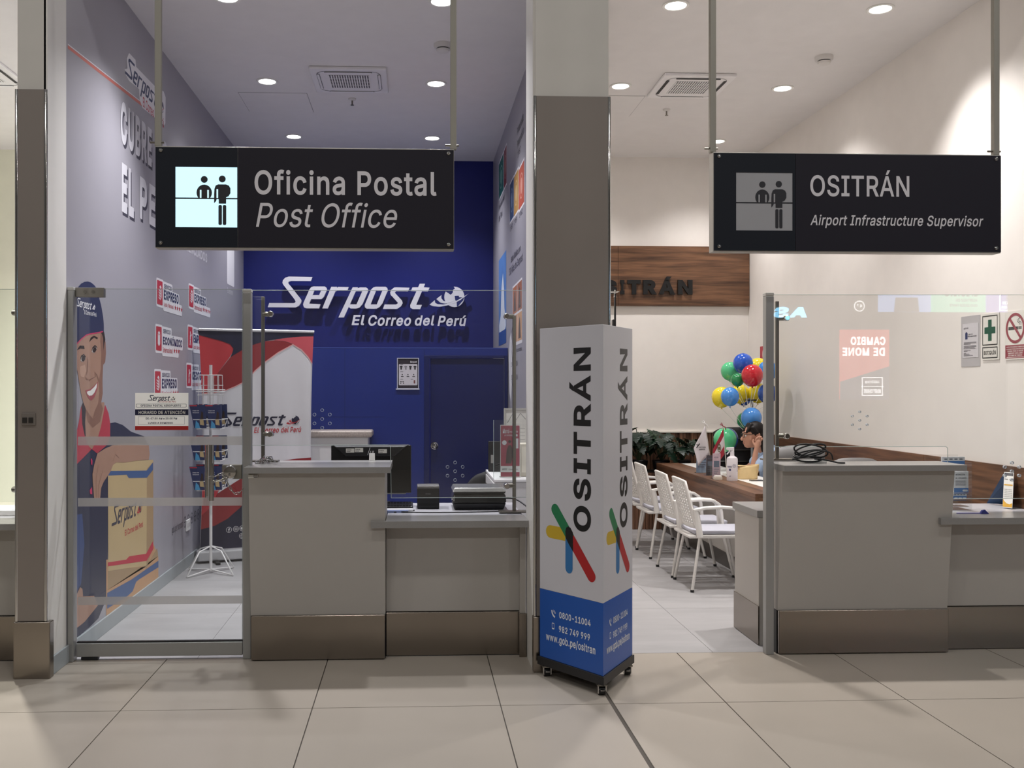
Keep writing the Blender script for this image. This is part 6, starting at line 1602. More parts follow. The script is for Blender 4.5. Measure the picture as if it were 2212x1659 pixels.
# chain heap on the tall counter
chain('counter_chain', [(-0.985, 6.08, 1.182), (-0.955, 6.10, 1.183), (-0.93, 6.06, 1.190), (-0.90, 6.10, 1.188), (-0.93, 6.12, 1.198), (-0.96, 6.09, 1.196), (-0.925, 6.05, 1.206), (-0.895, 6.07, 1.203), (-0.93, 6.10, 1.212), (-0.90, 6.10, 1.216), (-0.88, 6.07, 1.20), (-0.86, 6.06, 1.186)], 'heap of steel chain at the left end of the tall counter top', 0.003, 0.018, 0.014)

# ------------------------------------------------------------------ three-sided information totem
TL, TF_, TR = ((0.718,5.55),(1.004,5.14),(1.254,5.55))
TL, TF_, TR = Vector(TL), Vector(TF_), Vector(TR)
tc = (TL + TF_ + TR) / 3
to = thing('information_totem', 'white and blue three-sided totem with upright lettering on casters before the column', 'totem', (tc.x, tc.y, 0))
TW = M('totem_white', '#cccbd1', 0.4, var=0.01)
TBLUE = M('totem_blue', '#1a54ab', 0.35, var=0.02)
def prism(mb, P, z0, z1, grow=0.0):
    c = (P[0] + P[1] + P[2]) / 3
    Q = [c + (p - c) * (1 + grow) for p in P]
    vs = [(p.x, p.y, z0) for p in Q] + [(p.x, p.y, z1) for p in Q]
    return mb.add(vs, [(2, 1, 0), (3, 4, 5), (0, 1, 4, 3), (1, 2, 5, 4), (2, 0, 3, 5)])
prism(MB(), (TL, TF_, TR), 0.108, 0.496).build('blue_base', TBLUE, to, bevel=0.002)
prism(MB(), (TL, TF_, TR), 0.4965, 1.985).build('white_body', TW, to, bevel=0.002)
prism(MB(), (TL, TF_, TR), 0.06, 0.1075, 0.05).build('black_base', SATINBLK, to, bevel=0.002)
TINK = M('totem_black', '#0d0d0f', 0.4)
TG, TRD, TY, TBL = M('totem_green', '#1f7a4d', 0.4), M('totem_red', '#b01f22', 0.4), M('totem_yellow', '#c9a92c', 0.4), M('totem_sky', '#2f72ad', 0.4)
TPW = M('totem_print_white', '#dfe3ea', 0.4)
for side, (A, B) in (('left', (TL, TF_)), ('right', (TF_, TR)), ('rear', (TR, TL))):
    u = (B - A).to_3d()
    wf = u.length
    k = wf / 0.5
    tf = Frame((A.x, A.y, 0), u, (0, 0, 1))
    def s(l): return [(a * k, b) for a, b in l]
    tv = Frame((A.x, A.y, 0), (0, 0, 1), -u)
    text('lettering', 'OSITRÁN', tv, 0.861, 1.865, -0.411 * k, -0.243 * k, TINK, to, bold=0.03, spacing=1.06, off=0.0006)
    e = MB()
    art('yellow_bar', tf, s(capsule((0.0885, 0.8316), (0.2373, 0.829), 0.036)), TY, to, 0.0004)
    art('blue_bar', tf, s(capsule((0.2404, 0.835), (0.2404, 0.6455), 0.0285)), TBL, to, 0.0006)
    p0, p1 = Vector((0.1287, 0.9613)), Vector((0.4138, 0.6275))
    d = (p1 - p0).normalized(); n = Vector((-d.y, d.x)); r = 0.031
    def at(t, side_): return tuple(p0 + (p1 - p0) * t + n * r * side_)
    cap0 = capsule(p0, p0 + (p1 - p0) * 0.42, r)
    art('green_bar', tf, s([q for q in capsule(p0, p0 + (p1 - p0) * 0.45, r)]), TG, to, 0.0008)
    art('red_bar', tf, s(capsule(p0 + (p1 - p0) * 0.47, p1, r)), TRD, to, 0.0010)
    art('black_overlap', tf, s([(0.212, 0.848), (0.2185, 0.868), (0.234, 0.877), (0.252, 0.872), (0.272, 0.846), (0.2735, 0.742), (0.240, 0.778), (0.2145, 0.812)]), TINK, to, 0.0013)
    ln = MB()
    letters(ln, '0800-11004', tf, 0.1622 * k, 0.408 * k, 0.3556, 0.3919, bold=0.022, off=0.0012)
    letters(ln, '982 749 999', tf, 0.1601 * k, 0.4032 * k, 0.2775, 0.3139, bold=0.022, off=0.0012)
    letters(ln, 'www.gob.pe/ositran', tf, 0.0544 * k, 0.4436 * k, 0.2007, 0.2567, bold=0.022, off=0.0012)
    ln.build('contact_lettering', TPW, to)
    ic = MB()
    ia, ib = (0.114,0.3718)
    ia *= k
    ic.poly(tf, ribbon([(ia - 0.012, ib + 0.018), (ia - 0.008, ib), (ia + 0.002, ib - 0.012), (ia + 0.014, ib - 0.018)], 0.010), 0.0012)
    for rr in (0.010, 0.018):
        ic.poly(tf, ribbon([(ia + rr * math.cos(R(q)), ib + 0.002 + rr * math.sin(R(q))) for q in (0, 22, 45, 68, 90)], 0.003), 0.0012)
    ja, jb = (0.1129,0.3014)
    ja *= k
    ic.poly(tf, [rrect(ja - 0.010, ja + 0.010, jb - 0.018, jb + 0.018, 0.004), rrect(ja - 0.0075, ja + 0.0075, jb - 0.011, jb + 0.014, 0.002)], 0.0012)
    ic.build('contact_icons', TPW, to)
for P in (TL, TF_, TR):
    c = tc + (P - tc) * 0.86
    cs = MB().box(c.x - 0.028, c.y - 0.028, 0.052, c.x + 0.028, c.y + 0.028, 0.06).build('caster', DSTEEL, to)
    cs2 = MB()
    for sg_ in (-1, 1):
        cs2.box(c.x + sg_ * 0.021 - 0.0025, c.y - 0.022, 0.012, c.x + sg_ * 0.021 + 0.0025, c.y + 0.014, 0.052)
    cs2.box(c.x - 0.02, c.y - 0.012, 0.044, c.x + 0.02, c.y + 0.014, 0.052)
    cs2.build('fork', CHROME, cs)
    MB().tube([(c.x - 0.017, c.y - 0.004, 0.025), (c.x + 0.017, c.y - 0.004, 0.025)], 0.024, 18).build('wheel', BLACK, cs, smooth=40)
    MB().box(c.x - 0.012, c.y - 0.042, 0.03, c.x + 0.012, c.y - 0.02, 0.036).build('brake_tab', CHROME, cs, bevel=0.002)

# ------------------------------------------------------------------ supervisor office: wall panel, wainscot
pn = thing('wall_panel', 'horizontal walnut wall panel high on the cream rear wall', 'panel', (3.0, YO, 2.62))
PX0, PX1, PZ0, PZ1 = 1.6, 4.055, 2.627, 3.35
MB().box(PX0, YO - 0.045, PZ0, 2.452, YO - 0.001, PZ1).build('panel_board', WALNUT_X, pn, bevel=0.001)
MB().box(2.455, YO - 0.045, PZ0, PX1, YO - 0.001, PZ1).build('panel_board', WALNUT_X, pn, bevel=0.001)
OX = [2.001, 3.365]
lt = thing('wall_lettering', 'black raised capital letters on the walnut wall panel', 'lettering', (3.0, YO - 0.045, 2.77))
fo = FY(YO - 0.045)
gl_x = OX[0]
for chs, pxa, pxb, top in (('O', 1258, 1286, 605), ('S', 1301, 1332, 605), ('I', 1339.5, 1348.5, 605), ('T', 1355, 1383.5, 605), ('R', 1389, 1418.5, 605), ('Á', 1422.5, 1457.5, 597.5), ('N', 1464, 1495.5, 605)):
    pass
for chs, a_, b_, zt in [('O',1.998,2.194,2.937),('S',2.244,2.43,2.938),('I',2.472,2.522,2.937),('T',2.559,2.719,2.937),('R',2.75,2.916,2.938),('Á',2.939,3.136,2.981),('N',3.173,3.351,2.94)]:
    text('letter', chs, fo, a_, b_, 2.765, zt, TINK, lt, bold=0.05, off=0.0, depth=0.03)

wb = struct('trim_1', 'upright walnut slats along the foot of the cream rear wall')
MB().box(XO0 + 0.001, YO - 0.012, 0.0, XO1 - 0.02, YO - 0.001, 1.098).build('slat_backing', WALNUT_DK, wb)
ns = 66
for i in range(ns):
    x0 = XO0 + 0.004 + i * (XO1 - 0.024 - XO0) / ns
    dd = (0.028, 0.022, 0.034)[i % 3]
    MB().box(x0 + 0.003, YO - dd, 0.002, x0 + 0.0405, YO - 0.011, 1.095).build('slat', WALNUT_Z, wb)
MB().box(XO0 + 0.001, YO - 0.042, 1.098, XO1 - 0.001, YO - 0.001, 1.112).build('cap_rail', M('cap_rail_white', '#e4ded5', 0.5), wb)
wq = struct('trim_2', 'smooth walnut panelling low on the right-hand cream wall')
for (ya, yb_) in ((6.0, 7.55), (7.553, 9.2), (9.203, 10.6), (10.603, YO - 0.044)):
    MB().box(XO1 - 0.02, ya, 0.72, XO1 - 0.001, yb_, 1.112).build('panel_board', WALNUT_Y, wq, bevel=0.001)
    MB().box(XO1 - 0.02, ya, 0.0, XO1 - 0.001, yb_, 0.717).build('panel_board', WALNUT_Y, wq, bevel=0.001)

# ------------------------------------------------------------------ reception desk
DY0, DY1, DX, DZ = 7.88, 11.15, 2.80, 0.772
dk = thing('reception_desk', 'long walnut fronted reception desk facing the row of white chairs', 'desk', (3.1, 9.5, 0))
MB().box(DX, DY0, DZ - 0.035, DX + 0.26, DY1, DZ).build('walnut_top', WALNUT_Y, dk, bevel=0.002)
MB().box(DX, DY0, DZ - 0.19, DX + 0.022, DY1, DZ - 0.0355).build('walnut_apron', WALNUT_Y, dk, bevel=0.002)
MB().box(DX + 0.0225, DY0, DZ - 0.19, DX + 0.26, DY0 + 0.02, DZ - 0.0355).build('end_apron', WALNUT_X, dk, bevel=0.002)
MB().box(DX + 0.2605, DY0 + 0.02, DZ - 0.04, DX + 0.62, DY1, DZ - 0.006).build('white_worktop', M('desk_white', '#f0eeea', 0.35), dk, bevel=0.002)
MB().box(DX + 0.06, DY0 + 0.03, 0.13, DX + 0.09, DY1 - 0.03, DZ - 0.041).build('modesty_panel', LAMINATE, dk, bevel=0.002)
MB().box(DX + 0.05, DY0 + 0.03, 0.002, DX + 0.10, DY1 - 0.03, 0.13).build('kick_plate', M('kick_dark', '#5f5a56', 0.35, 0.7), dk, bevel=0.002)
for yy in (DY0 + 0.05, DY1 - 0.1):
    MB().box(DX + 0.1, yy, 0.0, DX + 0.60, yy + 0.03, DZ - 0.041).build('side_support', LAMINATE, dk, bevel=0.002)

# ------------------------------------------------------------------ white armchairs with perforated backs
CHW = M('chair_white', '#e6e3df', 0.4)
CUSH = M('chair_cushion', '#b4b4bf', 0.75)
TUBEW = M('chair_tube', '#d8d5d1', 0.3, 0.2)
def back_pt(u, v):
    """u across -1..1, v up 0..1"""
    wd = 0.205 + 0.012 * math.sin(math.pi * v) - 0.035 * max(0, v - 0.75) ** 1.5 * 4
    return Vector((0.055 - 0.125 * v - 0.035 * (1 - u * u) + 0.03 * v * v, -u * wd, 0.50 + 0.40 * v - 0.018 * u * u * v))
def perforated_back():
    mb = MB()
    nu, nv = 9, 14
    u0, u1, v0, v1 = -0.86, 0.86, 0.10, 0.93
    for j in range(nv):
        for i in range(nu):
            ua, ub = u0 + (u1 - u0) * i / nu, u0 + (u1 - u0) * (i + 1) / nu
            va, vb = v0 + (v1 - v0) * j / nv, v0 + (v1 - v0) * (j + 1) / nv
            um, vm = (ua + ub) / 2, (va + vb) / 2
            hw, hh = (ub - ua) / 2, (vb - va) / 2
            sq = 0.74 + 0.05 * ((i + j) % 2)
            o = [(ua, va), (um, va), (ub, va), (ub, vm), (ub, vb), (um, vb), (ua, vb), (ua, vm)]
            q = [(um - hw * sq * .7, vm - hh * sq * .45), (um, vm - hh * sq), (um + hw * sq * .7, vm - hh * sq * .45), (um + hw * sq * .7, vm), (um + hw * sq * .7, vm + hh * sq * .45), (um, vm + hh * sq), (um - hw * sq * .7, vm + hh * sq * .45), (um - hw * sq * .7, vm)]
            mb.add([back_pt(*p) for p in o + q], [(k, (k + 1) % 8, 8 + (k + 1) % 8, 8 + k) for k in range(8)])
    def strip(ua, ub, va, vb, n, m):
        mb.grid(lambda s_, t_: back_pt(ua + (ub - ua) * s_, va + (vb - va) * t_), n, m)
    strip(-1, u0, 0, 1, 2, 12); strip(u1, 1, 0, 1, 2, 12)
    strip(u0, u1, 0, v0, 10, 2); strip(u0, u1, v1, 1, 10, 2)
    return mb
def make_chair(label, group):
    t = thing('armchair', label, 'chair', (0, 0, 0), group)
    perforated_back().build('backrest', CHW, t, smooth=50, solid=0.007)
    fr_ = MB()
    rim = [back_pt(-1, v / 8) for v in range(9)] + [back_pt(-1 + 2 * k / 8, 1.0) for k in range(1, 8)] + [back_pt(1, 1 - v / 8) for v in range(9)]
    fr_.tube(rim, 0.010, 8)
    fr_.build('back_rim', CHW, t, smooth=60)
    MB().hexa([(-0.02, -0.225, 0.425), (0.50, -0.235, 0.425), (0.50, 0.235, 0.425), (-0.02, 0.225, 0.425), (-0.03, -0.23, 0.452), (0.51, -0.24, 0.452), (0.51, 0.24, 0.452), (-0.03, 0.23, 0.452)]).build('seat_shell', CHW, t, bevel=0.018, seg=3)
    MB().box(0.03, -0.20, 0.453, 0.50, 0.20, 0.485).build('cushion', CUSH, t, bevel=0.014, seg=3)
    for s_ in (-1, 1):
        y_ = s_ * 0.245
        MB().tube([(0.065, y_ * 0.98, 0.44), (0.05, y_, 0.54), (0.03, y_, 0.66)], 0.0, 10, radii=[0.026, 0.024, 0.022]).build('back_upright', CHW, t, smooth=60)
        arm = MB()
        path = [(0.01, y_, 0.655), (0.10, y_ * 1.04, 0.675), (0.24, y_ * 1.06, 0.682), (0.33, y_ * 1.06, 0.674), (0.375, y_ * 1.05, 0.645), (0.395, y_ * 1.03, 0.58), (0.405, y_, 0.45)]
        P = [Vector(p) for p in path]
        hw = [0.02, 0.024, 0.026, 0.026, 0.024, 0.021, 0.02]
        vs, fs_ = [], []
        for i, p in enumerate(P):
            d = (P[min(i + 1, len(P) - 1)] - P[max(i - 1, 0)]).normalized()
            nrm = Vector((-d.z, 0, d.x))
            for a, b in ((-1, -1), (1, -1), (1, 1), (-1, 1)):
                vs.append(p + Vector((0, a * hw[i], 0)) + nrm * b * 0.012)
        for i in range(len(P) - 1):
            for k in range(4):
                fs_.append((i * 4 + k, i * 4 + (k + 1) % 4, (i + 1) * 4 + (k + 1) % 4, (i + 1) * 4 + k))
        fs_ += [(0, 1, 2, 3), tuple((len(P) - 1) * 4 + k for k in (3, 2, 1, 0))]
        arm.add(vs, fs_)
        arm.build('armrest', CHW, t, bevel=0.007, fix=True, smooth=50, seg=3)
        for (xa, xb) in ((0.07, -0.005), (0.43, 0.53)):
            lg_ = MB().tube([(xa, y_ * 0.9, 0.44), (xb, s_ * 0.262, 0.012)], 0.0125, 10).build('leg', TUBEW, t, smooth=60)
            MB().tube([(xb, s_ * 0.262, 0.0), (xb, s_ * 0.262, 0.02)], 0.0155, 10).build('foot_cap', BLACK, lg_)
    return t
ch = make_chair('white perforated-back armchair nearest the counter, front of the row', 'white armchairs along the desk')
ch.location = (2.235, 7.985, 0)
for (x, y, rz, lab) in ((2.235, 8.578, 0, 'second white perforated-back armchair from the counter'), (2.262, 9.50, 0.02, 'third white perforated-back armchair from the counter'), (2.268, 10.12, 0.03, 'fourth white armchair, half behind the totem, farthest from the counter')):
    dup(ch, (x, y, 0), rz, lab)

# ------------------------------------------------------------------ plants
LEAF = M('leaf_green', '#11261a', 0.36, spec=0.35, var=0.5, scale=4)
LEAF2 = M('leaf_light_green', '#1f3a25', 0.42, spec=0.35, var=0.4, scale=4)
STEM = M('stem_green', '#35452c', 0.5)
def leaf_mesh(name, mat):
    """lobed split leaf folded along its midrib"""
    mb = MB()
    n = 12
    def half(t):
        base = 0.42 * math.sin(math.pi * (0.06 + 0.94 * t) ** 0.75)
        return base * (0.55 + 0.45 * abs(math.cos(t * 5.5 * math.pi)))
    vs, fs_ = [], []
    for i in range(n * 2 + 1):
        t = i / (n * 2)
        w = half(t)
        z = -0.22 * t * t
        x = t
        vs += [(x - 0.10 * (1 - t), -w, z + 0.16 * w - 0.25 * w * w * 2), (x, -w * 0.5, z + 0.11 * w), (x, 0, z), (x, w * 0.5, z + 0.11 * w), (x - 0.10 * (1 - t), w, z + 0.16 * w - 0.25 * w * w * 2)]
    for i in range(n * 2):
        for k in range(4):
            fs_.append((i * 5 + k, (i + 1) * 5 + k, (i + 1) * 5 + k + 1, i * 5 + k + 1))
    mb.add(vs, fs_)
    return mb.mesh(name, mat, 40)
LM, LM2 = leaf_mesh('leaf', LEAF), leaf_mesh('leaf', LEAF2)
def plant(x, y, z, n, seed, label, h=0.28):
    rnd = random.Random(seed)
    t = thing('leafy_plant', label, 'plant', (x, y, z), 'split-leaf plants by the rear wall')
    MB().lathe([(0.0, 0.0), (0.085, 0.0), (0.105, 0.12), (0.09, 0.13), (0.0, 0.12)], (x, y, z), 16).build('nursery_pot', SATINBLK, t, smooth=40)
    for i in range(n):
        a = 2 * math.pi * i / n + rnd.uniform(-0.3, 0.3)
        r = rnd.uniform(0.07, 0.20)
        hh = h * rnd.uniform(0.45, 1.15)
        tip = Vector((x + r * math.cos(a), min(y + r * math.sin(a), 11.55), z + 0.12 + hh))
        s = MB().tube([(x, y, z + 0.10), ((x + tip.x) / 2, (y + tip.y) / 2, z + 0.14 + hh * 0.7), tip], 0.005, 5)
        so_ = s.build('leaf_stalk', STEM, t)
        o = link('leaf', LM2 if rnd.random() < 0.22 else LM, t)
        L = rnd.uniform(0.13, 0.21)
        o.scale = (L, L, L)
        o.location = tip
        o.rotation_euler = (rnd.uniform(-0.5, 0.5), rnd.uniform(0.15, 0.9), a + rnd.uniform(-0.5, 0.5))
        if math.sin(a) > 0.3:
            o.rotation_euler[2] = a + math.pi * 0.5 * (1 if math.cos(a) < 0 else -1)
for px_, seed, n, lab in ((2.40, 3, 24, 'dark green split-leaf plant nearest the totem'), (2.64, 5, 26, 'tallest dark green split-leaf plant left of the desk corner'), (2.90, 8, 24, 'dark green split-leaf plant behind the desk corner'), (3.15, 12, 20, 'dark green split-leaf plant behind the white flag')):
    plant(px_, 11.33, 0.665, n, seed, lab, 0.33 if px_ == 2.64 else 0.27)
pb_ = thing('planter_box', 'long walnut slatted planter box holding the leafy plants', 'planter', (2.8, 11.35, 0))
MB().box(2.1, 11.18, 0.0, 3.5, 11.60, 0.64).build('box_carcass', WALNUT_DK, pb_)
for i in range(34):
    MB().box(2.102 + i * 0.0412, 11.16, 0.002, 2.137 + i * 0.0412, 11.18, 0.655).build('slat', WALNUT_Z, pb_)
MB().box(2.1, 11.2, 0.64, 3.5, 11.58, 0.66).build('soil_cover', M('soil', '#1b1512', 0.9), pb_)

# ------------------------------------------------------------------ balloons on sticks
BAL = {'royal blue': '#2557c0', 'pale green': '#57c489', 'dark green': '#20854a', 'red': '#c21f2d', 'yellow': '#efd62d', 'sky blue': '#4b8fdc', 'navy': '#1f4fa6'}
def balloon(x, y, z, r, col, label, base=None, printed=None, lean=(0, 0)):
    t = thing('balloon', label, 'balloon', (x, y, z), 'balloons behind the desk')
    m = M('balloon_' + col.replace(' ', '_'), BAL[col], 0.16, var=0.03, coat=0.3)
    mb = MB()
    prof = []
    for i in range(15):
        a = math.pi * i / 14
        rr = math.sin(a)
        zz = -math.cos(a)
        if zz < 0:
            zz *= 1.12
        prof.append((rr * r, zz * r))
    mb.lathe(prof, (x, y, z), 24)
    mb.build('skin', m, t, smooth=60)
    kz = z - r * 1.12
    MB().lathe([(0.003, 0.006), (0.004, 0.0), (0.011, -0.012), (0.0, -0.012)], (x, y, kz), 10).build('knot', m, t, smooth=50)
    if base is not None:
        MB().tube([(x, y, kz - 0.008), ((x + base[0]) / 2, (y + base[1]) / 2, (kz + base[2]) / 2 - 0.01), base], 0.0028, 6).build('stick', M('stick_white', '#e9e7e2', 0.4), t)
    if printed:
        fr_ = Frame((x - r * 0.3, y - r, z - r * 0.45), (1, 0, 0), (0, 0, 1))
        class Curved:
            def p(s_, a, b, off=0.0):
                d = Vector((a - 0, 0, b))
                q = Vector((a, -math.sqrt(max(1e-6, r * r - a * a - b * b)), b))
                return Vector((x, y, z)) + q * (1.004)
        mbx = MB()
        letters(mbx, 'OSITRÁN', Curved(), -r * 0.35, r * 0.45, -r * 0.52, -r * 0.40, bold=0.02)
        mbx.poly(Curved(), capsule((-r * 0.52, -r * 0.40), (-r * 0.40, -r * 0.62), r * 0.03), 0)
        mbx.build('print', M('balloon_print', '#e8eef2' if printed == 'w' else '#2b2a20', 0.4), t)
    return t
bb0 = (3.60, 10.32, 1.36)
bb1 = (3.56, 10.15, 1.12)
for px_, py_, r_px, yy, col, lab, bs, pr_ in (
    (1605, 784, 21, 10.20, 'royal blue', 'royal blue balloon at the top of the cluster', bb0, 'w'),
    (1577, 801, 19.5, 10.42, 'pale green', 'pale green balloon at the upper left of the cluster', bb0, 'w'),
    (1593, 820, 14, 10.06, 'dark green', 'small dark green balloon in the middle of the cluster', bb0, None),
    (1625, 810, 23, 9.93, 'red', 'red balloon, the only red one', bb0, None),
    (1638, 795, 22, 10.45, 'yellow', 'yellow balloon behind the red one, topmost yellow', bb0, None),
    (1658, 800, 21, 10.20, 'sky blue', 'sky blue balloon half behind the aluminium post, upper one', bb0, None),
    (1559, 857, 21.5, 10.30, 'yellow', 'yellow balloon farthest left with dark print', bb1, 'k'),
    (1577, 856, 19.5, 10.00, 'sky blue', 'sky blue balloon in front of the leftmost yellow one', bb1, 'w'),
    (1599, 850, 20, 10.62, 'yellow', 'yellow balloon under the small dark green one', bb0, None),
    (1607, 860, 15, 10.95, 'navy', 'navy balloon mostly hidden behind the lower yellow one', bb0, None),
    (1637, 848, 21, 10.55, 'yellow', 'yellow balloon under the red one', bb0, None),
    (1658, 849, 21, 10.25, 'navy', 'deep blue balloon half behind the aluminium post, lower one', bb0, 'w'),
    (1623, 902, 22, 9.92, 'sky blue', 'sky blue balloon just above the seated woman', bb1, 'w'),
    (1609, 907, 17, 10.30, 'dark green', 'dark green balloon behind the low sky blue one', bb1, None),
    (1566, 949, 24.5, 10.05, 'pale green', 'pale green balloon low behind the small flags', None, None),
    (1571, 948, 23.5, 10.55, 'navy', 'navy balloon low behind the pale green one', None, None)):
    u_ = (px_ - 987) / 2100; v_ = -(py_ - 836) / 2100
    c_, s_ = math.cos(R(2.5)), math.sin(R(2.5))
    t_ = yy / (-u_ * s_ + c_)
    balloon((u_ * c_ + s_) * t_, yy, 1.65 + v_ * t_, r_px / 2100 * t_, col, lab, bs, pr_)
bs_ = thing('balloon_stand', 'slim grey stand carrying the balloon cluster behind the desk', 'stand', (3.64, 10.38, 0))
MB().tube([(3.66, 10.40, 0.02), (3.66, 10.40, 1.50)], 0.013, 10).build('pole', M('stand_grey', '#8d9094', 0.4), bs_)
MB().lathe([(0.0, 0.0), (0.11, 0.0), (0.10, 0.02), (0.0, 0.03)], (3.66, 10.40, 0.0), 20).build('foot', M('stand_grey', '#8d9094', 0.4), bs_, smooth=40)
MB().box(3.59, 10.37, 1.50, 3.70, 10.43, 1.515).build('stick_holder', SATINBLK, bs_)
MB().tube([(3.66, 10.38, 0.70), (3.60, 10.2, 0.95), (3.56, 10.15, 1.13)], 0.006, 8).build('side_pole', M('stand_grey', '#8d9094', 0.4), bs_)

# ------------------------------------------------------------------ things on the desk
def flag(label, pole_top, base, corners, cols, tie, prints):
    """corners: top at the pole, outer, tip, inner (world x,z at depth y)"""
    y = base[1]
    t = thing('table_flag', label, 'flag', base, 'small table flags')
    MB().tube([base, pole_top], 0.004, 8).build('pole', M('flag_pole', '#dcd9d2', 0.3), t)
    MB().lathe([(0.0, 0.0), (0.045, 0.0), (0.042, 0.012), (0.008, 0.018), (0.0, 0.018)], base, 18).build('base', M('flag_base', '#cfcac2', 0.4), t, smooth=40)
    A, B, T, D = corners
    def pt(u, v):
        p = Vector((A[0], A[1])).lerp(Vector((D[0], D[1])), v)
        q = Vector((B[0], B[1])).lerp(Vector((T[0], T[1])), v)
        m = p.lerp(q, u)
        return Vector((m.x, y - 0.012 - 0.012 * math.sin(u * 6 + v * 2.5) * u, m.y))
    for (nm, v0, v1, mt) in cols:
        MB().grid(lambda a, b: pt(a, v0 + (v1 - v0) * b), 12, 8).build(nm, mt, t, smooth=60, solid=0.001)
    bw = MB()
    px_, pz_ = pole_top[0], pole_top[2]
    bw.tube([(px_ - 0.03, y - 0.005, pz_ + 0.012), (px_ - 0.01, y - 0.012, pz_ + 0.006), (px_, y - 0.008, pz_ - 0.004), (px_ + 0.018, y - 0.014, pz_ - 0.012), (px_ + 0.028, y - 0.008, pz_ - 0.04)], 0.005, 6)
    bw.tube([(px_ - 0.004, y - 0.01, pz_), (px_ - 0.012, y, pz_ + 0.03), (px_ - 0.022, y - 0.004, pz_ + 0.022)], 0.0035, 6)
    bw.build('bow', tie, t, smooth=60)
    class FF:
        def p(s_, a, b, off=0.0): return pt(a, b) + Vector((0, -0.0016 - off, 0))
    prints(FF(), t)
    return t
FW, FRD = M('flag_white', '#dcd6da', 0.6), M('flag_red', '#a3283a', 0.6)
fy = 9.62
def pr1(f, t):
    # the white flag: mark and word; cloth coordinates u across from the pole, v down
    m_ = MB()
    class G2:
        def p(s_, a, b, off=0.0): return Vector((a, fy - 0.030, b))
    letters(m_, 'OSITRÁN', G2(), 2.833, 2.905, 1.042, 1.058, bold=0.03)
    for k in range(2):
        m_.poly(G2(), rect(2.838, 2.90, 1.028 - k * 0.008, 1.032 - k * 0.008), 0)
    m_.poly(G2(), capsule((2.815, 1.045), (2.842, 1.082), 0.005), 0)
    m_.poly(G2(), capsule((2.815, 1.075), (2.83, 1.068), 0.004), 0)
    m_.build('flag_print', TINK, t)
flag('small white table flag with dark printed word', (2.906, fy, 1.285), (2.985, fy, DZ), ((2.904, 1.265), (2.79, 1.035), (2.832, 0.862), (2.945, 0.975)), (('cloth', 0, 1, FW),), M('bow_white', '#efeceb', 0.5), pr1)
def pr2(f, t):
    m_ = MB()
    c0 = (3.045, 1.055)
    class G2:
        def p(s_, a, b, off=0.0): return Vector((a, fy - 0.032, b))
    m_.poly(G2(), [disc(3.041, 1.043, 0.019, 16, 0.042), disc(3.041, 1.043, 0.013, 16, 0.034)], 0)
    m_.poly(G2(), rrect(3.03, 3.052, 1.022, 1.055, 0.008), 0)
    m_.poly(G2(), rect(3.032, 3.05, 1.064, 1.075), 0)
    m_.build('crest', M('crest_olive', '#5d5a3c', 0.5), t)
flag('small red and white table flag with crest', (3.088, fy, 1.262), (3.13, fy, DZ), ((3.092, 1.24), (2.985, 1.02), (2.988, 0.815), (3.10, 0.975)), (('cloth_red', 0, 0.30, FRD), ('cloth_white', 0.30, 0.68, FW), ('cloth_red', 0.68, 1.0, FRD)), M('bow_red', '#8e2434', 0.5), pr2)

bt = thing('sanitizer_bottle', 'white spray bottle of hand alcohol at the desk edge', 'bottle', (2.978, 9.0, DZ))
bx_, by_ = 2.978, 9.0
SANW = M('bottle_white', '#e6e1e6', 0.35)
MB().lathe([(0.0, 0.0), (0.048, 0.0), (0.050, 0.006), (0.050, 0.20), (0.046, 0.215), (0.020, 0.232), (0.018, 0.25), (0.0, 0.25)], (bx_, by_, DZ), 24).build('bottle_body', SANW, bt, smooth=40)
MB().lathe([(0.0, 0.25), (0.019, 0.25), (0.019, 0.272), (0.012, 0.275), (0.0, 0.275)], (bx_, by_, DZ), 16).build('collar', SANW, bt, smooth=40)
tr_ = MB().hexa([(bx_ - 0.055, by_ - 0.011, DZ + 0.290), (bx_ + 0.016, by_ - 0.013, DZ + 0.274), (bx_ + 0.016, by_ + 0.013, DZ + 0.274), (bx_ - 0.055, by_ + 0.011, DZ + 0.290), (bx_ - 0.055, by_ - 0.011, DZ + 0.310), (bx_ + 0.016, by_ - 0.013, DZ + 0.314), (bx_ + 0.016, by_ + 0.013, DZ + 0.314), (bx_ - 0.055, by_ + 0.011, DZ + 0.310)]).build('spray_head', SANW, bt, bevel=0.004)
MB().tube([(bx_ - 0.022, by_, DZ + 0.292), (bx_ - 0.03, by_, DZ + 0.268), (bx_ - 0.05, by_, DZ + 0.246)], 0.006, 8).build('trigger', SANW, bt)
class BotF:
    def p(s_, a, b, off=0.0):
        an = -math.pi / 2 + a / 0.0506
        return Vector((bx_ + 0.0506 * math.cos(an), by_ + 0.0506 * math.sin(an), DZ + b))
pm_ = MB()
letters(pm_, 'Alcohol', BotF(), -0.065, -0.020, 0.125, 0.142, bold=0.03)
pm_.poly(BotF(), rect(-0.045, -0.028, 0.095, 0.115), 0)
pm_.poly(BotF(), [disc(0.004, 0.142, 0.016, 18), disc(0.004, 0.142, 0.0135, 18)], 0)
letters(pm_, '70', BotF(), -0.004, 0.012, 0.136, 0.148, bold=0.03)
for k in range(8):
    pm_.poly(BotF(), rect(0.034, 0.046, 0.085 + k * 0.009, 0.088 + k * 0.009), 0)
for k in range(2):
    pm_.poly(BotF(), rect(-0.045, -0.03 + k * 0.004, 0.04 + k * 0.006, 0.043 + k * 0.006), 0)
pm_.build('label_print', M('bottle_ink', '#31346a', 0.5), bt)

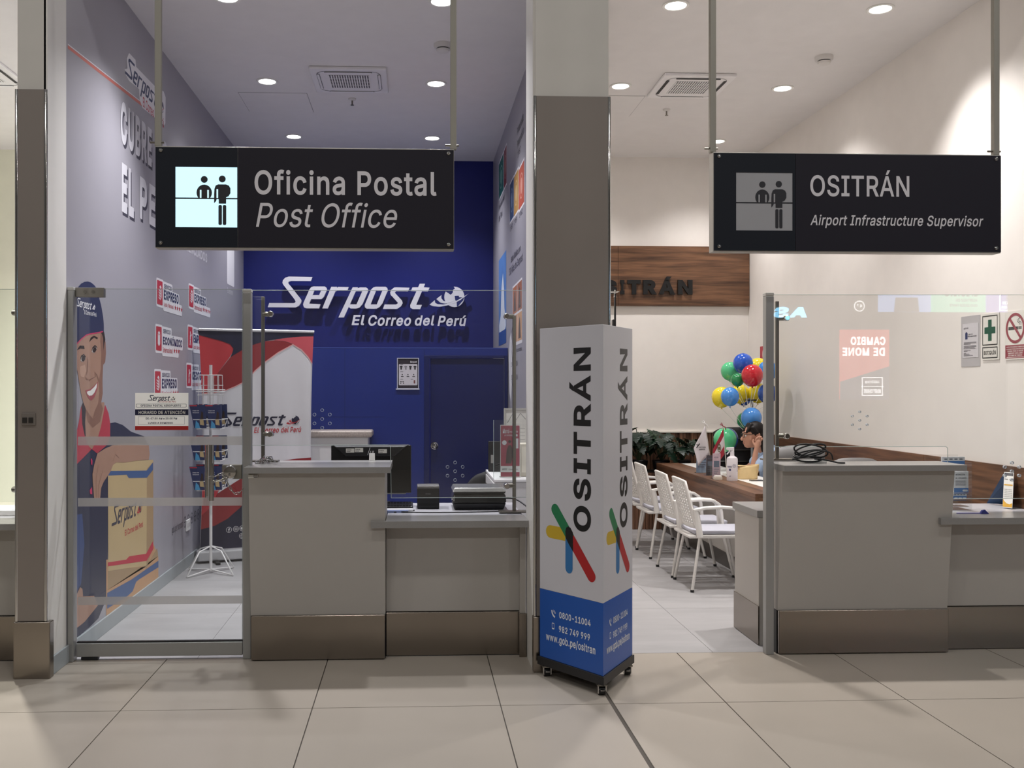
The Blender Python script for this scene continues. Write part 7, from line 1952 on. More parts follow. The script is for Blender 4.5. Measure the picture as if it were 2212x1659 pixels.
ACR = glass('acrylic', (0.985, 0.99, 0.99), 0.05)
def holder(x, y, w_, h_, label, sheets, ang=0.25):
    t = thing('leaflet_stand', label, 'leaflet holder', (x, y, DZ), 'clear leaflet stands on the desk')
    dx = math.sin(ang) * h_
    def sl_(off, th, mat, name, hh):
        dxx = math.sin(ang) * hh
        MB().hexa([(x - w_ / 2 + off, y - 0.002, DZ + 0.001), (x + w_ / 2 + off, y - 0.002, DZ + 0.001), (x + w_ / 2 + off, y + th, DZ + 0.001), (x - w_ / 2 + off, y + th, DZ + 0.001),
                   (x - w_ / 2 + off + dxx * 0.25, y + dxx * 0.6, DZ + hh), (x + w_ / 2 + off + dxx * 0.25, y + dxx * 0.6, DZ + hh), (x + w_ / 2 + off + dxx * 0.25, y + th + dxx * 0.6, DZ + hh), (x - w_ / 2 + off + dxx * 0.25, y + th + dxx * 0.6, DZ + hh)]).build(name, mat, t)
    sl_(0, 0.003, ACR, 'front_pocket', h_ * 0.55)
    MB().box(x - w_ / 2, y - 0.002, DZ + 0.0005, x + w_ / 2, y + 0.08, DZ + 0.0035).build('foot', ACR, t)
    for k, (mt, hh) in enumerate(sheets):
        lf2 = MB().hexa([(x - w_ / 2 + 0.004, y + 0.004 + k * 0.004, DZ + 0.004), (x + w_ / 2 - 0.004, y + 0.004 + k * 0.004, DZ + 0.004), (x + w_ / 2 - 0.004, y + 0.007 + k * 0.004, DZ + 0.004), (x - w_ / 2 + 0.004, y + 0.007 + k * 0.004, DZ + 0.004),
                   (x - w_ / 2 + 0.004 + math.sin(ang) * hh * 0.25, y + 0.004 + k * 0.004 + math.sin(ang) * hh * 0.6, DZ + hh), (x + w_ / 2 - 0.004 + math.sin(ang) * hh * 0.25, y + 0.004 + k * 0.004 + math.sin(ang) * hh * 0.6, DZ + hh), (x + w_ / 2 - 0.004 + math.sin(ang) * hh * 0.25, y + 0.007 + k * 0.004 + math.sin(ang) * hh * 0.6, DZ + hh), (x - w_ / 2 + 0.004 + math.sin(ang) * hh * 0.25, y + 0.007 + k * 0.004 + math.sin(ang) * hh * 0.6, DZ + hh)]).build('leaflet_sheet', mt, t)
        if k == 0:
            q0 = Vector((x - w_ / 2 + 0.004, y + 0.003, DZ + 0.004)); q1 = Vector((x - w_ / 2 + 0.004 + math.sin(ang) * hh * 0.25, y + 0.003 + math.sin(ang) * hh * 0.6, DZ + hh))
            class SF:
                def p(s_, a, b, off=0.0): return q0.lerp(q1, b) + Vector((a, -0.0012, 0))
            pm2 = MB()
            letters(pm2, 'OSITRÁN', SF(), 0.012, w_ - 0.03, 0.82, 0.88, bold=0.02)
            pm2.poly(SF(), rect(0.012, w_ - 0.02, 0.45, 0.70), 0)
            for r_ in range(3):
                pm2.poly(SF(), rect(0.012, w_ - 0.02 - 0.01 * r_, 0.36 - 0.08 * r_, 0.385 - 0.08 * r_), 0)
            pm2.build('leaflet_print', M('leaflet_ink', '#5a6472' if mt is not LP3 else '#a9a4aa', 0.5), lf2)
LP1, LP2, LP3 = M('sheet_rose', '#b9a2ab', 0.5, var=0.3, scale=40), M('sheet_blue', '#8aa0b8', 0.5, var=0.3, scale=40), M('sheet_dark', '#3f3a40', 0.5, var=0.4, scale=40)
holder(2.885, 9.18, 0.085, 0.20, 'clear stand with pale pink leaflets left of the alcohol bottle', ((LP1, 0.24), (LP3, 0.22)))
holder(2.935, 9.50, 0.11, 0.20, 'clear stand with dark leaflets under the red flag', ((LP3, 0.20), (LP1, 0.18)))
holder(2.93, 9.80, 0.12, 0.22, 'tall clear stand with bluish leaflets behind the flags', ((LP2, 0.28), (LP2, 0.25)))
cb = thing('card_box', 'small cream card box in front of the pink leaflet stand', 'box', (2.86, 9.08, DZ))
MB().box(2.835, 9.06, DZ + 0.0005, 2.905, 9.12, DZ + 0.028).build('box_body', M('card_cream', '#d9d0c2', 0.5), cb, bevel=0.002)
MB().box(2.84, 9.065, DZ + 0.0285, 2.90, 9.115, DZ + 0.040).build('cards', M('card_paper', '#efece6', 0.6), cb)
pg = thing('paper_bag', 'crumpled cream paper bag on the white desk top beside the bottle', 'bag', (3.2, 9.2, DZ))
rnd = random.Random(4)
bmv = MB()
def bagp(u, v):
    a = 2 * math.pi * u
    rx_, ry_ = 0.105, 0.06
    q = 1 + 0.06 * math.sin(5 * a + 2 * v) + 0.04 * math.sin(9 * a - 5 * v)
    sh = 1.0 - 0.35 * v * v
    return (3.19 + rx_ * q * math.cos(a) * (1.0 - 0.1 * v) + 0.02 * v, 9.22 + ry_ * q * math.sin(a) * sh, DZ - 0.0045 + 0.125 * v * (1 + 0.12 * math.cos(a)))
bmv.grid(bagp, 28, 8)
bmv.build('bag_body', M('bag_cream', '#dcc08c', 0.7, var=0.15, scale=12, bump=0.4, bscale=22), pg, smooth=30, solid=0.002)
MB().grid(lambda u, v: (3.10 + 0.21 * u, 9.22 + 0.008 * math.sin(8 * u) + 0.05 * (v - 0.5), DZ + 0.115 + 0.012 * math.cos(2.2 * u) - 0.02 * abs(v - 0.5)), 12, 4).build('folded_mouth', M('bag_cream', '#dcc08c', 0.7), pg, smooth=30, solid=0.002)
phn = thing('mobile_phone', 'dark mobile phone lying on the white desk top', 'phone', (3.21, 9.0, DZ))
MB().box(3.155, 8.99, DZ - 0.0055, 3.275, 9.05, DZ + 0.003).build('phone_body', M('phone_dark', '#2b2a2c', 0.3), phn, bevel=0.003)
MB().box(3.16, 8.995, DZ + 0.0031, 3.27, 9.045, DZ + 0.0036).build('phone_screen', M('phone_glass', '#3d3b36', 0.08), phn)

# dark chair and bag behind the desk
dc = thing('desk_chair', 'black office chair back beside the low green balloon', 'chair', (3.75, 10.75, 0))
MB().grid(lambda u, v: (3.44 + 0.46 * u + 0.0 * v, 10.92 + 0.08 * (2 * u - 1) ** 2 + 0.05 * v, 0.50 + 0.69 * v - 0.06 * (2 * u - 1) ** 4 * v), 12, 12).build('backrest', M('mesh_black', '#1b1b1e', 0.7), dc, smooth=60, solid=0.05)
for k in range(3):
    MB().tube([(3.45 + 0.44 * i / 6, 10.90 + 0.06 * (i / 3 - 1) ** 2, 0.80 + 0.13 * k) for i in range(7)], 0.012, 6).build('back_ridge', BLACK, dc)
MB().box(3.46, 10.53, 0.44, 3.88, 10.88, 0.52).build('seat', M('mesh_black', '#1b1b1e', 0.7), dc, bevel=0.03, seg=3)
MB().tube([(3.67, 10.7, 0.08), (3.67, 10.7, 0.44)], 0.03, 12).build('gas_lift', BLACK, dc)
for k in range(5):
    a = R(72 * k + 10)
    MB().tube([(3.67, 10.72, 0.10), (3.67 + 0.2 * math.cos(a), 10.72 + 0.18 * math.sin(a), 0.035)], 0.02, 8).build('leg', BLACK, dc)
gc = thing('guest_chair', 'pale grey chair back seen above the tall supervisor counter', 'chair', (2.75, 7.3, 0))
GYC = M('pale_chair', '#716f6e', 0.5)
gx_, gz_ = (2.977,1.199)
MB().grid(lambda u, v: (gx_ - 0.20 + 0.36 * u + 0.04 * u * v, 7.38 + 0.03 * (2 * u - 1) ** 2, 0.55 + (gz_ - 0.55) * v - 0.05 * (2 * u - 1) ** 4 * v), 12, 8).build('backrest', GYC, gc, smooth=60, solid=0.02)
MB().box(gx_ - 0.2, 6.95, 0.43, gx_ + 0.2, 7.36, 0.47).build('seat', GYC, gc, bevel=0.015)
for sx in (-1, 1):
    for yy in (6.98, 7.36):
        MB().tube([(gx_ + sx * 0.19, yy, 0), (gx_ + sx * 0.17, yy, 0.55 if yy > 7 else 0.43)], 0.012, 8).build('leg', TUBEW, gc)
gc2 = thing('guest_chair', 'grey chair top barely showing above the middle of the tall supervisor counter', 'chair', (3.2, 7.6, 0))
hx_, hz_ = (3.518,1.086)
MB().grid(lambda u, v: (hx_ - 0.2 + 0.4 * u, 7.6 + 0.03 * (2 * u - 1) ** 2, 0.55 + (hz_ - 0.55) * v - 0.05 * (2 * u - 1) ** 4 * v), 12, 8).build('backrest', GYC, gc2, smooth=60, solid=0.02)
MB().box(hx_ - 0.2, 7.15, 0.43, hx_ + 0.2, 7.58, 0.47).build('seat', GYC, gc2, bevel=0.015)
for sx in (-1, 1):
    for yy in (7.18, 7.58):
        MB().tube([(hx_ + sx * 0.19, yy, 0), (hx_ + sx * 0.17, yy, 0.55 if yy > 7.3 else 0.43)], 0.012, 8).build('leg', TUBEW, gc2)

# ------------------------------------------------------------------ things on the supervisor counters
coil = MB()
rnd = random.Random(11)
cxx, cyy = 2.47, 6.0
for k in range(5):
    pts = []
    for i in range(22):
        a = 2 * math.pi * i / 22
        pts.append((cxx + (0.085 + 0.012 * k) * math.cos(a) * (1 if k < 3 else 0.8), cyy + 0.03 * math.sin(a) - 0.01 * k, 1.20 + 0.013 * k + (0.016 + 0.007 * k) * math.sin(a + k * 0.9) + 0.02 * (k % 2)))
    coil.tube(pts, 0.0055, 7, closed=True)
co = coil.build('cable_coil', CAB, None, smooth=60)
tag(co, 'bundle of black cables coiled at the left end of the supervisor counter top', 'cable')
co['kind'] = 'stuff'
cable('loose_cable', [(2.50, 5.98, 1.20), (2.56, 5.94, 1.195), (2.62, 5.92, 1.182), (2.66, 5.90, 1.181)], 0.0055, 'short black cable end lying beside the coil')
cable('loose_cable', [(2.40, 5.96, 1.22), (2.48, 5.93, 1.255), (2.57, 5.92, 1.245), (2.60, 5.94, 1.20)], 0.005, 'black cable loop arching over the coil')
sp_ = thing('paper_sheet', 'white papers lying beside the cable coil on the counter top', 'paper', (2.75, 6.05, 1.175))
MB().box(2.438, 5.98, 1.1755, 2.579, 6.08, 1.187).build('sheets', M('paper_white', '#f2f1ee', 0.6), sp_, bevel=0.001)
MB().box(2.443, 5.985, 1.1872, 2.5690000000000004, 6.07, 1.1885).build('top_sheet', M('paper_white', '#f2f1ee', 0.6), sp_)
# leaflet tower at the right end of the counter
LFB = M('leaflet_blue', '#4a78b4', 0.45, var=0.1)
LFW = M('leaflet_white', '#d9dde2', 0.5)
LFD = M('leaflet_slate_ink', '#3b4450', 0.5)  # dark slate ink of the fine print
def display_card(x0, x1, z0, z1, y, label, style):
    t = thing('display_leaflet', label, 'leaflet', ((x0 + x1) / 2, y, z0), 'blue and white leaflets at the supervisor counter')
    f = FY(y)
    hh = z1 - z0; ww = x1 - x0
    MB().slab(f, x0, x1, z0, z1, -0.012, 0).build('leaflet_pack', LFW, t)
    art('blue_band', f, rect(x0, x1, z0, z0 + hh * (0.6 if style == 0 else 0.22)), LFB, t, 0.0006)
    m_ = MB()
    if style == 0:
        for k in range(3):
            m_.poly(f, rrect(x0 + ww * (0.1 + 0.3 * k), x0 + ww * (0.36 + 0.3 * k), z0 + hh * 0.08, z0 + hh * 0.3, 0.004), 0.0012)
        m_.build('white_tabs', LFW, t)
        d_ = MB()
        for k in range(4):
            d_.poly(f, rect(x0 + ww * (0.1 + 0.22 * k), x0 + ww * (0.24 + 0.22 * k), z0 + hh * 0.74, z0 + hh * 0.82), 0.0010)
        d_.build('fine_print', LFD, t)
    else:
        letters(m_, 'ATENCIÓN', f, x0 + ww * 0.1, x0 + ww * 0.75, z0 + hh * 0.8, z0 + hh * 0.9, bold=0.02, off=0.0010)
        letters(m_, 'AL USUARIO', f, x0 + ww * 0.1, x0 + ww * 0.85, z0 + hh * 0.64, z0 + hh * 0.71, bold=0.01, off=0.0010)
        for k in range(3):
            m_.poly(f, rect(x0 + ww * 0.1, x0 + ww * 0.8, z0 + hh * (0.52 - 0.09 * k), z0 + hh * (0.55 - 0.09 * k)), 0.0010)
        m_.build('fine_print', LFD, t)
        art('white_tab', f, rrect(x0 + ww * 0.58, x0 + ww * 0.95, z0 + hh * 0.05, z0 + hh * 0.14, 0.006), LFW, t, 0.0012)
display_card(*(3.506,3.661,1.117,1.185), 6.32, 'blue and white leaflet topmost in the counter display', 0)
display_card(*(3.554,3.651,0.954,1.095), 6.26, 'tall white and blue leaflet in the middle of the counter display', 1)
display_card(*(3.534,3.627,0.913,0.95), 6.24, 'dark narrow leaflet below the tall one in the counter display', 0)
dst = thing('leaflet_display', 'clear acrylic leaflet display at the end of the tall supervisor counter', 'leaflet holder', (3.5, 6.25, 0.845))
ax0 = 3.629
MB().box(ax0 - 0.005, 6.18, 0.846, ax0, 6.40, 1.155).build('side_sheet', ACR, dst)
MB().box(3.40, 6.335, 0.846, ax0 - 0.006, 6.34, 1.20).build('back_sheet', ACR, dst)
MB().box(3.40, 6.18, 0.846, ax0 - 0.006, 6.334, 0.85).build('base_sheet', ACR, dst)
for zz in (0.953, 0.91, 0.871):
    MB().box(3.41, 6.19, zz - 0.004, ax0 - 0.008, 6.30, zz).build('shelf', ACR, dst)
pen = thing('clip_pen', 'small blue plastic clip lying on the low supervisor desk', 'clip', (3.58, 6.02, 0.845))
MB().tube([(3.44, 6.03, 0.849), (3.60, 6.02, 0.849)], 0.0035, 8).build('shaft', M('clip_lilac', '#8b86c4', 0.4), pen)
MB().hexa([(3.585, 6.01, 0.8455), (3.64, 6.01, 0.8455), (3.64, 6.03, 0.8455), (3.585, 6.03, 0.8455), (3.60, 6.012, 0.868), (3.615, 6.012, 0.872), (3.615, 6.028, 0.872), (3.60, 6.028, 0.868)]).build('clip', M('clip_navy', '#2b2f7a', 0.4), pen)
# desk calendar
ca_ = thing('desk_calendar', 'tent desk calendar with yellow band on the low supervisor desk', 'calendar', (3.95, 6.35, 0.845))
c0 = Vector((3.926,6.33,0.871)); c1 = Vector((3.955,6.27,0.865))
c0.z = c1.z = 0.846
up = Vector((0.075, 0.10, 0.245)) * 0.93
c2 = Vector((4.045, 6.50, 0.846)); c3 = Vector((3.955, 6.56, 0.846))
MB().add([c0, c1, c1 + up, c0 + up], [(0, 1, 2, 3)]).build('date_sheet', M('calendar_white', '#e9e7e2', 0.5), ca_, solid=0.003)
MB().add([c1, c2, c2 + Vector((0, 0, 0.005)), c1 + up], [(0, 1, 2, 3)]).build('side_gusset', M('calendar_blue', '#27456b', 0.45), ca_, solid=0.003)
MB().add([c3, c2, c1 + up, c0 + up], [(0, 1, 2, 3)]).build('back_sheet', M('calendar_blue', '#27456b', 0.45), ca_, solid=0.003)
uu = (c1 - c0)
cfr = Frame(c0, uu, up)
CWW, CHH = uu.length, up.length
class CalF:
    nrm = uu.cross(up).normalized()
    def p(s_, a, b, off=0.0): return c0 + uu * a + up * b + s_.nrm * (0.002 + off)
cq = CalF()
YB_ = M('calendar_yellow', '#d9a534', 0.45)
art('yellow_foot', cq, [(0.02, 0.02), (0.98, 0.02), (0.98, 0.14), (0.7, 0.10), (0.4, 0.12), (0.15, 0.18), (0.02, 0.24)], YB_, ca_, 0.0004)
art('yellow_line', cq, rect(0.06, 0.94, 0.62, 0.66), YB_, ca_, 0.0004)
cm_ = MB()
for r_ in range(5):
    for c_ in range(7):
        cm_.poly(cq, rect(0.08 + c_ * 0.125, 0.13 + c_ * 0.125, 0.30 + 0.05 * r_, 0.32 + 0.05 * r_), 0.0004)
letters(cm_, 'Enero', cq, 0.1, 0.42, 0.78, 0.82, bold=0.02, off=0.0004)
letters(cm_, '2024', cq, 0.58, 0.92, 0.78, 0.82, bold=0.02, off=0.0004)
cm_.poly(cq, rect(0.05, 0.95, 0.90, 0.98), 0.0004)
cm_.build('date_print', M('calendar_ink', '#45444c', 0.5), ca_)

# slim rod behind the column
sr = thing('screen_rod', 'black rod with clear bracket standing behind the wide column', 'rod', (1.34, 6.45, 0))
rx_ = 1.34
MB().box(rx_ - 0.005, 6.44, 0.02, rx_ + 0.005, 6.46, 2.275).build('rod', SATINBLK, sr)
MB().box(rx_ - 0.02, 6.42, 2.05, rx_ - 0.004, 6.47, 2.10).build('clamp', SATINBLK, sr, bevel=0.004)
MB().box(rx_ - 0.10, 6.40, 2.283, rx_ + 0.02, 6.50, 2.287).build('clear_plate', GLASS, sr)
MB().tube([(rx_, 6.45, 2.25), (rx_, 6.45, 2.30)], 0.009, 10, r1=0.004).build('tip', CHROME, sr)
MB().lathe([(0.0, 0.0), (0.07, 0.0), (0.065, 0.018), (0.0, 0.02)], (rx_, 6.45, 0.0), 18).build('foot', SATINBLK, sr)

# ------------------------------------------------------------------ signs on the right-hand wall
W4 = FR(XO1)
def wr_sign(name, label, px0, py0, px1, py1):
    pass
sa = thing('notice_sleeve', 'typed notice in a clear sleeve on the cream wall', 'notice', (XO1, 6.93, 1.82))
MB().slab(W4, -7.052, -6.809, 1.80, 2.17, 0.0006, 0.0026).build('sleeve', M('sleeve_grey', '#b9b6b8', 0.2), sa)
MB().slab(W4, -7.03, -6.83, 1.865, 2.115, 0.003, 0.004).build('notice_page', M('notice_paper', '#cfccd0', 0.5), sa)
nm = MB()
letters(nm, 'ositrán', W4, -7.015, -6.955, 2.075, 2.09, bold=0.01, shear=0.2, off=0.0046)
letters(nm, 'LIBRO DE', W4, -6.96, -6.90, 2.03, 2.04, bold=0.02, off=0.0046)
letters(nm, 'RECLAMACIONES', W4, -6.96, -6.85, 2.015, 2.025, bold=0.03, off=0.0046)
for k, wd in enumerate((0.16, 0.16, 0.09, 0.0, 0.16, 0.16, 0.14, 0.15, 0.0, 0.09, 0.05, 0.0, 0.03, 0.07, 0.08, 0.12)):
    if wd:
        nm.poly(W4, rect(-7.015, -7.015 + wd, 1.975 - k * 0.0065, 1.978 - k * 0.0065), 0.0046)
nm.build('notice_print', M('notice_ink', '#55525a', 0.5), sa)
art('notice_emblem', W4, [(-6.995, 2.0), (-6.965, 2.0), (-6.965, 2.045), (-6.98, 2.055), (-6.995, 2.045)], PNAVY, sa, 0.0046)

sb_ = thing('first_aid_sign', 'white sign with green cross reading BOTIQUÍN', 'sign', (XO1, 6.68, 1.84))
SW = M('sign_white', '#e2dfd8', 0.4)
SGN = M('sign_green', '#15533f', 0.45)
SBK = M('sign_black', '#232523', 0.45)
MB().slab(W4, -6.781, -6.577, 1.842, 2.17, 0.0006, 0.006).build('plate', SW, sb_)
bo = MB()
bo.poly(W4, [rect(-6.775, -6.595, 1.945, 2.155), rect(-6.768, -6.602, 1.952, 2.148)], 0.0066)
bo.poly(W4, [rect(-6.775, -6.595, 1.853, 1.933), rect(-6.768, -6.602, 1.860, 1.926)], 0.0066)
letters(bo, 'BOTIQUÍN', W4, -6.757, -6.615, 1.876, 1.912, bold=0.03, off=0.0066)
bo.build('border_and_word', SBK, sb_)
a_, b_, h1, h2 = -6.685, 2.05, 0.021, 0.065
art('green_cross', W4, [(a_ - h1, b_ - h2 * 1.15), (a_ + h1, b_ - h2 * 1.15), (a_ + h1, b_ - h1 * 1.1), (a_ + h2, b_ - h1 * 1.1), (a_ + h2, b_ + h1 * 1.1), (a_ + h1, b_ + h1 * 1.1), (a_ + h1, b_ + h2 * 1.15), (a_ - h1, b_ + h2 * 1.15), (a_ - h1, b_ + h1 * 1.1), (a_ - h2, b_ + h1 * 1.1), (a_ - h2, b_ - h1 * 1.1), (a_ - h1, b_ - h1 * 1.1)], SGN, sb_, 0.0066)

sn = thing('no_smoking_sign', 'no smoking sign with red ring and dark red text panel', 'sign', (XO1, 6.38, 1.84))
NRD = M('sign_dark_red', '#8c2438', 0.45)
MB().slab(W4, -6.51, -6.28, 1.836, 2.165, 0.0006, 0.006).build('plate', SW, sn)
ca0, cb0 = -6.395, 2.048
art('text_panel', W4, rect(-6.505, -6.285, 1.845, 1.935), NRD, sn, 0.0066)
MB().poly(W4, [disc(ca0, cb0, 0.103, 36), disc(ca0, cb0, 0.084, 36)], 0.0072).build('red_ring', NRD, sn)
art('cigarette', W4, rect(ca0 - 0.075, ca0 + 0.03, cb0 - 0.010, cb0 + 0.010), SBK, sn, 0.0066)
art('cigarette_ash', W4, rect(ca0 + 0.034, ca0 + 0.07, cb0 - 0.010, cb0 + 0.010), M('ash_grey', '#6c6a68', 0.5), sn, 0.0066)
sm = MB()
sm.poly(W4, ribbon([(ca0 + 0.06, cb0 + 0.02), (ca0 + 0.065, cb0 + 0.035), (ca0 + 0.04, cb0 + 0.045), (ca0 + 0.035, cb0 + 0.06), (ca0 + 0.055, cb0 + 0.07)], 0.005), 0.0066)
sm.poly(W4, ribbon([(ca0 + 0.048, cb0 + 0.02), (ca0 + 0.05, cb0 + 0.03), (ca0 + 0.025, cb0 + 0.042), (ca0 + 0.022, cb0 + 0.058)], 0.005), 0.0066)
sm.build('smoke_curl', SBK, sn)
q_ = 0.09 * math.cos(R(48)); p_ = 0.09 * math.sin(R(48))
art('red_bar', W4, ribbon([(ca0 - q_, cb0 + p_), (ca0 + q_, cb0 - p_)], 0.02), NRD, sn, 0.0078)
tm = MB()
for k, tx_ in enumerate(('ESTÁ PROHIBIDO FUMAR EN', 'LUGARES PÚBLICOS POR SER', 'DAÑINO PARA LA SALUD', 'AMBIENTE 100% LIBRE', 'DE HUMO DE TABACO')):
    wd = (0.19, 0.2, 0.17, 0.16, 0.15)[k]
    letters(tm, tx_, W4, ca0 - wd / 2, ca0 + wd / 2, 1.918 - k * 0.0145, 1.927 - k * 0.0145, bold=0.02, off=0.0072)
tm.poly(W4, rect(-6.49, -6.3, 1.850, 1.853), 0.0072)
tm.build('warning_lettering', SW, sn)
fs_ = thing('fire_sign', 'red fire sign on the cream wall half hidden by the aluminium post', 'sign', (XO1, 11.15, 2.0))
MB().slab(W4, -11.25, -11.05, 1.94, 2.125, 0.0006, 0.006).build('plate', M('fire_red', '#b3283a', 0.45), fs_)
MB().poly(W4, [disc(-11.12, 2.03, 0.05, 18, 0.07)], 0.0066).build('extinguisher_symbol', SW, fs_)

# ------------------------------------------------------------------ seated woman behind the desk
def blend(name, prims, voxel, mat, parent, smooth_it=6, loc=None):
    """capsules and ellipsoids fused into one continuous skin"""
    mb = MB()
    for p in prims:
        if p[0] == 'cap':
            _, a, b, ra, rb = p
            a, b = Vector(a), Vector(b)
            n = 6
            pts = [a.lerp(b, i / n) for i in range(n + 1)]
            mb.tube(pts, 0, 14, radii=[ra + (rb - ra) * i / n for i in range(n + 1)])
            mb.ball(a, ra, 14, 9); mb.ball(b, rb, 14, 9)
        elif p[0] == 'ball':
            mb.ball(p[1], p[2], 20, 14)
        elif p[0] == 'cone':
            mb.tube([p[1], p[2]], p[3], 12, r1=p[4])
    me = mb.mesh(name)
    o = bpy.data.objects.new('tmp', me)
    C.objects.link(o)
    md = o.modifiers.new('fuse', 'REMESH')
    md.mode = 'VOXEL'
    md.voxel_size = voxel
    sm_ = o.modifiers.new('relax', 'SMOOTH')
    sm_.factor = 0.5
    sm_.iterations = smooth_it
    dg = bpy.context.evaluated_depsgraph_get()
    out = bpy.data.meshes.new_from_object(o.evaluated_get(dg))
    bpy.data.objects.remove(o)
    bpy.data.meshes.remove(me)
    out.name = name
    out.materials.clear()
    out.materials.append(mat)
    out.polygons.foreach_set('use_smooth', [True] * len(out.polygons))
    return link(name, out, parent)
pe = thing('person', 'seated woman in a pale blue shirt and glasses, hand at her ear, behind the desk', 'person', (3.75, 9.72, 0))
PSKIN = M('skin', '#c4937b', 0.5, var=0.05, scale=12)
SHIRT = M('pale_blue_shirt', '#a9c0df', 0.7, var=0.06, bump=0.3, bscale=14)
HAIRM = M('dark_hair', '#120b09', 0.5, spec=0.3, var=0.4, scale=30, stretch=(1, 1, 0.2))
HY = 9.70
hc_ = Vector((3.425, HY, 1.165))
elbow, wrist, shoulder = Vector((3.375, HY - 0.13, 0.806)), Vector((3.412, HY - 0.125, 1.025)), Vector((3.575, HY - 0.17, 0.975))
prims = [
    ('ball', hc_ + Vector((0.015, 0, 0.03)), (0.098, 0.076, 0.100)),          # cranium
    ('ball', hc_ + Vector((-0.035, 0, -0.035)), (0.072, 0.058, 0.088)),      # face
    ('ball', hc_ + Vector((-0.062, 0, -0.103)), (0.030, 0.030, 0.026)),      # chin
    ('cap', hc_ + Vector((0.01, 0, -0.085)), hc_ + Vector((-0.055, 0, -0.105)), 0.045, 0.028),   # jaw
    ('cone', hc_ + Vector((-0.095, 0, 0.0)), hc_ + Vector((-0.122, 0, -0.048)), 0.010, 0.013),   # nose bridge to tip
    ('ball', hc_ + Vector((-0.116, 0, -0.048)), (0.014, 0.015, 0.011)),
    ('ball', hc_ + Vector((-0.093, 0, -0.077)), (0.012, 0.022, 0.007)),      # upper lip
    ('ball', hc_ + Vector((-0.090, 0, -0.089)), (0.012, 0.020, 0.008)),      # lower lip
    ('ball', hc_ + Vector((-0.092, 0, 0.022)), (0.016, 0.045, 0.012)),       # brow
    ('cap', hc_ + Vector((0.035, 0, -0.07)), (3.56, HY, 0.985), 0.052, 0.058),                   # neck
    ('cap', (3.60, HY - 0.13, 0.955), (3.60, HY + 0.13, 0.955), 0.075, 0.075),                   # shoulders
    ('cap', (3.61, HY, 0.93), (3.66, HY, 0.60), 0.125, 0.13),                                    # trunk
    ('cap', (3.68, HY - 0.08, 0.56), (3.68, HY + 0.08, 0.56), 0.13, 0.13),                       # hips
    ('cap', shoulder, elbow + Vector((0.02, 0, 0.012)), 0.050, 0.039),                                               # upper arm
    ('cap', elbow, wrist, 0.036, 0.024),                                                         # forearm
    ('cap', (3.60, HY + 0.17, 0.955), (3.47, HY + 0.22, 0.825), 0.048, 0.038),
    ('cap', (3.47, HY + 0.22, 0.822), (3.30, HY + 0.10, 0.805), 0.034, 0.024),
    ('cap', (3.30, HY + 0.10, 0.802), (3.24, HY + 0.06, 0.80), 0.024, 0.018),
    ('cap', (3.64, HY - 0.09, 0.545), (3.30, HY - 0.10, 0.53), 0.080, 0.060),                    # thighs under the desk
    ('cap', (3.64, HY + 0.09, 0.545), (3.30, HY + 0.10, 0.53), 0.080, 0.060),
    ('cap', (3.30, HY - 0.10, 0.53), (3.34, HY - 0.10, 0.08), 0.056, 0.038),
    ('cap', (3.30, HY + 0.10, 0.53), (3.34, HY + 0.10, 0.08), 0.056, 0.038),
    ('cap', (3.36, HY - 0.10, 0.045), (3.20, HY - 0.11, 0.03), 0.036, 0.026),
    ('cap', (3.36, HY + 0.10, 0.045), (3.20, HY + 0.11, 0.03), 0.036, 0.026),
]
# hand: palm and five curled fingers with bent knuckles, tips at the ear
palm0 = wrist + Vector((0.005, 0.0, 0.02)); palm1 = Vector((3.432, HY - 0.115, 1.098))
prims.append(('cap', palm0, palm1, 0.024, 0.027))
prims.append(('ball', palm1 + Vector((0.004, 0.004, -0.012)), (0.033, 0.020, 0.036)))
for k, (dx, top, ln) in enumerate(((-0.026, 0.008, 0.95), (-0.009, 0.018, 1.05), (0.009, 0.014, 1.0), (0.026, 0.002, 0.82))):
    b0 = palm1 + Vector((dx, -0.004, 0.008 + top))
    b1 = b0 + Vector((0.010, -0.006, 0.026)) * ln
    b2 = b1 + Vector((0.018, 0.016, 0.006)) * ln
    b3 = b2 + Vector((0.006, 0.018, -0.016)) * ln
    prims += [('cap', b0, b1, 0.0092, 0.0088), ('cap', b1, b2, 0.0086, 0.0080), ('cap', b2, b3, 0.0078, 0.0070)]
prims += [('cap', palm0 + Vector((-0.018, 0.006, 0.02)), palm0 + Vector((-0.030, 0.02, 0.052)), 0.011, 0.0095), ('cap', palm0 + Vector((-0.030, 0.02, 0.052)), palm0 + Vector((-0.022, 0.035, 0.078)), 0.0092, 0.0078)]
ear_c = hc_ + Vector((0.028, -0.074, 0.0))
prims += [('ball', ear_c, (0.020, 0.012, 0.032)), ('ball', hc_ + Vector((0.028, 0.074, 0.0)), (0.020, 0.012, 0.032))]
body = blend('body', prims, 0.0042, PSKIN, pe, 4)
